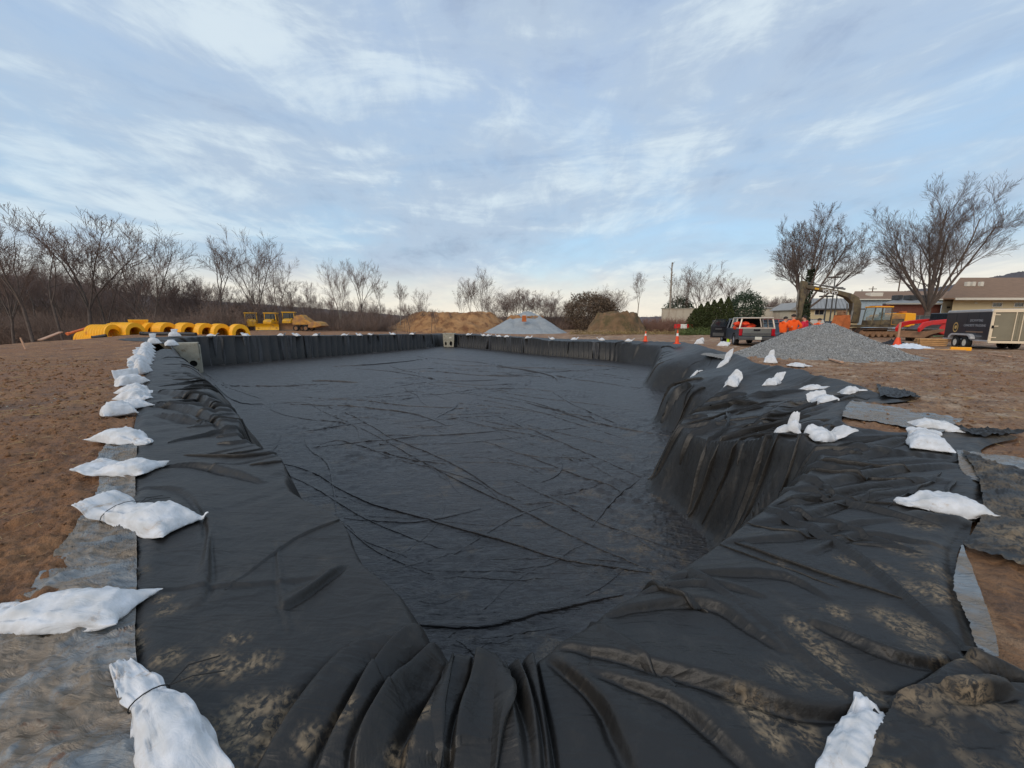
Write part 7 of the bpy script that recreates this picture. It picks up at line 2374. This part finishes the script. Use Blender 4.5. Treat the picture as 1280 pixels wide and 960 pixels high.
for i in range(130):
    x = -12 + 575 * (i + 0.5) / 130 + rg.uniform(-3, 3)
    Y = rg.uniform(60, 92)
    top = 402 - (70 - 0.095 * max(x, 0)) * rg.uniform(0.55, 1.12)
    place_tree(rg.randrange(6), x, Y, top, 'thin bare tree standing in the dense brown thicket of the left woods', fill, wide=rg.uniform(0.6, 1.0), rz=rg.uniform(0, 6))
# middle and right
GM = 'bare trees beyond the soil mounds'
nm2 = [(0, 589, 100, 350, 'left of the tall pair of bare trees over the soil mound', 0.8), (3, 603, 100, 344, 'right of the tall pair of bare trees over the soil mound', 0.9), (1, 577, 104, 362, 'small bare tree left of the tall pair over the soil mound', 0.7)]
for k_, x, Y, top, lab, wd_ in nm2:
    place_tree(k_, x, Y, top, lab, GM, wide=wd_, pale=True)
for i in range(26):
    x = 616 + 152 * (i + 0.5) / 26 + rg.uniform(-2, 2)
    place_tree(rg.randrange(6), x, rg.uniform(84, 100), 402 - rg.uniform(22, 40), 'low bare tree in the row behind the grey aggregate heap', 'bare trees in the row behind the aggregate heap', wide=rg.uniform(0.9, 1.5), rz=rg.uniform(0, 6))
GS = 'scattered bare trees at right centre'
place_tree(4, 795, 74, 338, 'lone slim bare tree with pale twin trunks right of the weedy pile', GS, wide=0.75, pale=True, rz=0.4)
place_tree(1, 845, 66, 342, 'bare tree with a stubby pale trunk beside the tall pole', GS, wide=0.7, pale=True)
place_tree(1, 857, 70, 343, 'bare tree wrapped in vines behind the masonry wall', GS, wide=0.35)
place_tree(3, 874, 70, 338, 'broad bare tree behind the green hedge', GS, wide=1.15)
place_tree(0, 908, 92, 347, 'distant bare tree right of the hedge', GS, wide=1.1)
for i in range(12):
    x = 955 + 44 * i / 12 + rg.uniform(-2, 2)
    place_tree(rg.randrange(6), x, 150, 402 - rg.uniform(22, 33), 'faint far bare tree above the low pale building', 'far bare trees above the low pale building', wide=1.1, rz=rg.uniform(0, 6))
t = thing('vine_pole', 'tall topped trunk wrapped in vines with small brackets right of centre', 'dead trunk', at(837, 64), 0)
h = P(837, 328, 64)[2] - at(837, 64)[2]
MB().cyl((0, 0, 0), (-0.2, 0, h), 0.24, 0.09, 8).build('trunk', M['palebark'], t)
for k_, (zz__, l_) in enumerate(((0.97, 0.5), (0.90, -0.5), (0.80, 0.6), (0.72, -0.4))):
    MB().cyl((-0.2 * zz__, 0, h * zz__), (-0.2 * zz__ + l_, 0.1, h * zz__ + 0.5), 0.05, 0.02, 6).build('stub', M['palebark'], t)
leaf_cloud(260, ivy_fn(h * 0.2, h, 0.18, [(0, 0, 0), (-0.2, 0, h)]), 0.10, 8, M['brownleaf'], 'vines', t)
vn = [o for o in bpy.data.objects if o.get('label', '').startswith('bare tree wrapped in vines')][0]
v_ = leaf_cloud(1500, ivy_fn(0.5, 12, 0.9, [(0, 0, 0), (0.0, 0, 12)]), 0.2, 9, M['brownleaf'], 'vines', vn)


# undergrowth: twiggy thickets
def brush_segs(seed, n, w_, d_, h_):
    rg = np.random.RandomState(seed)
    segs = []
    for i in range(n):
        x, y = rg.uniform(-w_, w_), rg.uniform(-d_, d_)
        hh = h_ * rg.uniform(0.35, 1.0)
        p = np.array([x, y, -0.3]); d = np.array([rg.normal(0, 0.25), rg.normal(0, 0.25), 1.0])
        r_ = rg.uniform(0.014, 0.035)
        for k_ in range(4):
            d = d + rg.normal(0, 0.22, 3) * [1, 1, 0.4]; d /= np.linalg.norm(d)
            q_ = p + d * hh / 4
            segs.append((p.copy(), q_.copy(), r_ * (1 - k_ * 0.2), r_ * (1 - (k_ + 1) * 0.2)))
            for m_ in range(3):
                e_ = d + rg.normal(0, 0.6, 3); e_ /= np.linalg.norm(e_)
                f0 = p + (q_ - p) * rg.rand()
                g0 = f0 + e_ * hh * 0.2
                segs.append((f0, g0, 0.014, 0.010))
                e2 = e_ + rg.normal(0, 0.5, 3); e2 /= np.linalg.norm(e2)
                segs.append((g0, g0 + e2 * hh * 0.14, 0.012, 0.008))
            p = q_
    return segs


bm1 = tube_mesh(brush_segs(3, 420, 6.0, 3.0, 4.6), M['brush'], 'brush_thicket')
bm2 = tube_mesh(brush_segs(4, 420, 6.0, 3.0, 3.4), M['brush'], 'brush_thicket')
bm3 = tube_mesh(brush_segs(5, 260, 4.0, 1.5, 2.2), M['redbrush'], 'brush_thicket')
def brush(px_, Y, me, rz=0, s_=1.0, sz_=None, dz=0.0):
    o = bpy.data.objects.new('brush_thicket', me); col.objects.link(o)
    o.location = at(px_, Y, dz); o.rotation_euler = (0, 0, rz); o.scale = (s_, s_, sz_ or s_)
    tag(o, 'tangled brown undergrowth between the bare trees', 'undergrowth', kind='stuff')
rg = random.Random(9)
for i in range(30):
    x = -20 + 600 * (i + 0.5) / 30
    Y = 57 + rg.uniform(0, 8) + (8 if x > 380 else 0)
    if 285 < x < 400: Y += 9
    if x > 455: Y = 100
    brush(x, Y, (bm1, bm2)[i % 2], rg.uniform(0, 6), 1.0, rg.uniform(0.7, 1.15) * (1.05 if x < 330 else 0.8))
    brush(x + 9, Y + 12, (bm2, bm1)[i % 2], rg.uniform(0, 6), 1.1, 1.25 if x < 330 else 0.9)
for i in range(14):
    x = 606 + 160 * (i + 0.5) / 14
    brush(x, 88 + rg.uniform(0, 6), (bm1, bm2)[i % 2], rg.uniform(0, 6), 1.0, rg.uniform(0.6, 0.9))
for i in range(7):
    x = 820 + 74 * (i + 0.5) / 7
    brush(x, 58.5, bm3, rg.uniform(-0.3, 0.3), 1.0, rg.uniform(0.8, 1.15))


# green hedge of narrow conifers, bushes, pines
def cone_fn(R_, H_, seed):
    def fn(rg, n):
        z = H_ * (1 - rg.power(1.7, n)) ; z = H_ * rg.rand(n) ** 1.25
        a = rg.uniform(0, 2 * PI, n)
        prof_ = np.interp(z / H_, [0, 0.1, 0.45, 0.8, 1], [0.75, 0.95, 1.0, 0.55, 0.05])
        rr = R_ * prof_ * (1 + 0.22 * np.sin(a * 5 + z * 1.1 + seed) + 0.12 * np.sin(a * 11 + z * 3)) * rg.uniform(0.55, 1.05, n) ** 0.5
        return np.stack([rr * np.cos(a), rr * np.sin(a), z], 1), None
    return fn
def blob_fn(rx, rz, seed):
    def fn(rg, n):
        v_ = rg.normal(size=(n, 3)); v_ /= np.linalg.norm(v_, axis=1)[:, None]
        l_ = 1 + 0.35 * fbm(v_[:, 0] * 2.3 + seed, v_[:, 1] * 2.3 + v_[:, 2] * 2, 3)
        rr = rg.uniform(0.45, 1.05, n) ** 0.6 * l_
        return np.stack([v_[:, 0] * rr * rx, v_[:, 1] * rr * rx, rz + v_[:, 2] * rr * rz], 1), None
    return fn
hedge = [(868, 386, 'shorter dark green conifer at the left end of the hedge'), (875, 380, 'second green conifer from the left in the hedge'), (883, 377, 'third green conifer from the left in the hedge'), (891, 375, 'third green conifer from the right in the hedge'),
         (899, 373, 'tall green conifer second from the right in the hedge'), (908, 371, 'tallest green conifer at the right end of the hedge')]
for i, (x, top, lab) in enumerate(hedge):
    p = at(x, 46); H_ = P(x, top, 46)[2] - p[2]
    t = thing('columnar_conifer', lab, 'conifer', p, 0, 'green conifers forming a hedge')
    leaf_cloud(4200, cone_fn(0.78, H_, i * 2.1), 0.12, 30 + i, M['cedar'], 'crown', t)
    MB().cyl((0, 0, 0), (0, 0, H_ * 0.85), 0.14, 0.03, 6).build('trunk', M['bark'], t)
for x, Y, top, R_, lab, mt_, nm_, cat_ in ((930, 80, 364, 3.4, 'dark rounded pine right of the hedge', 'pine', 'pine_tree', 'pine tree'), (848, 72, 371, 2.6, 'dark green pine crown behind the masonry wall', 'pine', 'pine_tree', 'pine tree'),
                                         (735, 72, 365, 4.4, 'big rounded brown leafed bush left of the weedy soil pile', 'brownleaf', 'round_bush', 'bush'), (757, 74, 374, 2.4, 'smaller brown bush behind the weedy soil pile', 'brownleaf', 'round_bush', 'bush')):
    p = at(x, Y); H_ = P(x, top, Y)[2] - p[2]
    t = thing(nm_, lab, cat_, p, 0)
    leaf_cloud(9000 if R_ > 3 else 5000, blob_fn(R_, H_ / 2.0, x), 0.20, int(x), M[mt_], 'crown', t)
    MB().cyl((0, 0, -0.2), (0, 0, H_ * 0.7), 0.25, 0.08, 8).build('trunk', M['bark'], t)
o = leaf_cloud(5000, lambda rg, n: (np.stack([rg.uniform(-9, 9, n), rg.uniform(-1, 1, n), np.abs(rg.normal(0, 0.22, n))], 1), None), 0.09, 5, M['drygrass'], 'dry_weeds', None)
o.location = at(800, 50); tag(o, 'dry weeds in front of the weedy pile', 'weeds', kind='stuff')
o = leaf_cloud(4000, lambda rg, n: (np.stack([rg.uniform(-3.2, 3.2, n), rg.uniform(-1, 1, n), np.abs(rg.normal(0, 0.35, n))], 1), None), 0.10, 6, M['greengrass'], 'green_weeds', None)
o.location = at(885, 44); tag(o, 'green and brown weeds at the foot of the hedge', 'weeds', kind='stuff')
# grass verge at the car park
vx, vy = PX(1120, 40), 40
g = np.linspace(-1, 1, 30); X, Y = np.meshgrid(g * 7 + vx + 2, g * 3 + vy)
i = np.arange(29)[:, None] * 30 + np.arange(29)[None, :]
f = np.stack([i, i + 1, i + 31, i + 30], -1).reshape(-1, 4)
o = np_obj('grass_verge', np.stack([X.ravel(), Y.ravel(), (ground_z(X.ravel().copy(), Y.ravel().copy()) + 0.05)], 1), f, M['greengrass'], smooth=True)
tag(o, kind='structure')

# ---------------------------------------------------------------- wooded hills on the skyline
def hill(name, pts, mat, depth, seed, lift=0.0):
    """pts: photo px, photo py of the crest, distance"""
    xs = np.array([q_[0] for q_ in pts], float)
    px_ = np.linspace(xs.min(), xs.max(), 700)
    py_ = np.interp(px_, xs, [q_[1] for q_ in pts]); Yd = np.interp(px_, xs, [q_[2] for q_ in pts])
    rows = []
    for j in range(14):
        u_ = j / 13
        fr = u_ ** 1.9
        row = []
        for k_ in range(len(px_)):
            d = ray(px_[k_], 402); s_ = Yd[k_] / d[1]
            top = P(px_[k_], py_[k_], Yd[k_])
            o_ = np.array([d[0] * s_, Yd[k_]]) * (1 + depth * (u_ - 1))
            row.append((o_[0], o_[1], -6 + (top[2] + 6) * fr))
        rows.append(row)
    back = [(x * (1 + depth), y * (1 + depth), -6) for x, y, z in rows[-1]]
    rows.append(back)
    V_ = np.array(rows)
    hs_ = np.interp(np.arange(15), [0, 4, 13, 14], [0, 0.4, 1, 0])[:, None]
    scale = np.hypot(V_[..., 0], V_[..., 1]) / 480
    V_[..., 2] += hs_ * scale * (2.2 * np.abs(fbm(V_[..., 0] * 0.10 * 250 / np.maximum(np.hypot(V_[..., 0], V_[..., 1]), 1) + seed, V_[..., 1] * 0.02, 3)) + 1.3 * np.abs(fbm(V_[..., 0] * 0.5, V_[..., 1] * 0.5 + seed, 2)))
    nr, nc = V_.shape[:2]
    i = np.arange(nr - 1)[:, None] * nc + np.arange(nc - 1)[None, :]
    f = np.stack([i, i + 1, i + 1 + nc, i + nc], -1).reshape(-1, 4)
    o = np_obj(name, V_.reshape(-1, 3), f, M[mat], smooth=False)
    tag(o, kind='structure')


hill('hill', [(-260, 335, 260), (-60, 336, 260), (0, 342, 250), (60, 350, 250), (130, 360, 250), (200, 372, 260), (270, 377, 270), (350, 383, 290), (420, 388, 310), (480, 393, 340), (560, 400, 380)], 'hill', 0.45, 3.0)
hill('hill', [(560, 398, 520), (640, 397, 520), (760, 396, 520), (860, 397, 520), (960, 395, 500), (1010, 392, 480), (1060, 380, 470), (1110, 366, 460), (1160, 360, 450), (1210, 352, 440), (1250, 343, 430), (1300, 338, 430), (1420, 336, 430), (1560, 345, 430)], 'hill', 0.4, 9.0)
bpy.context.view_layer.update()
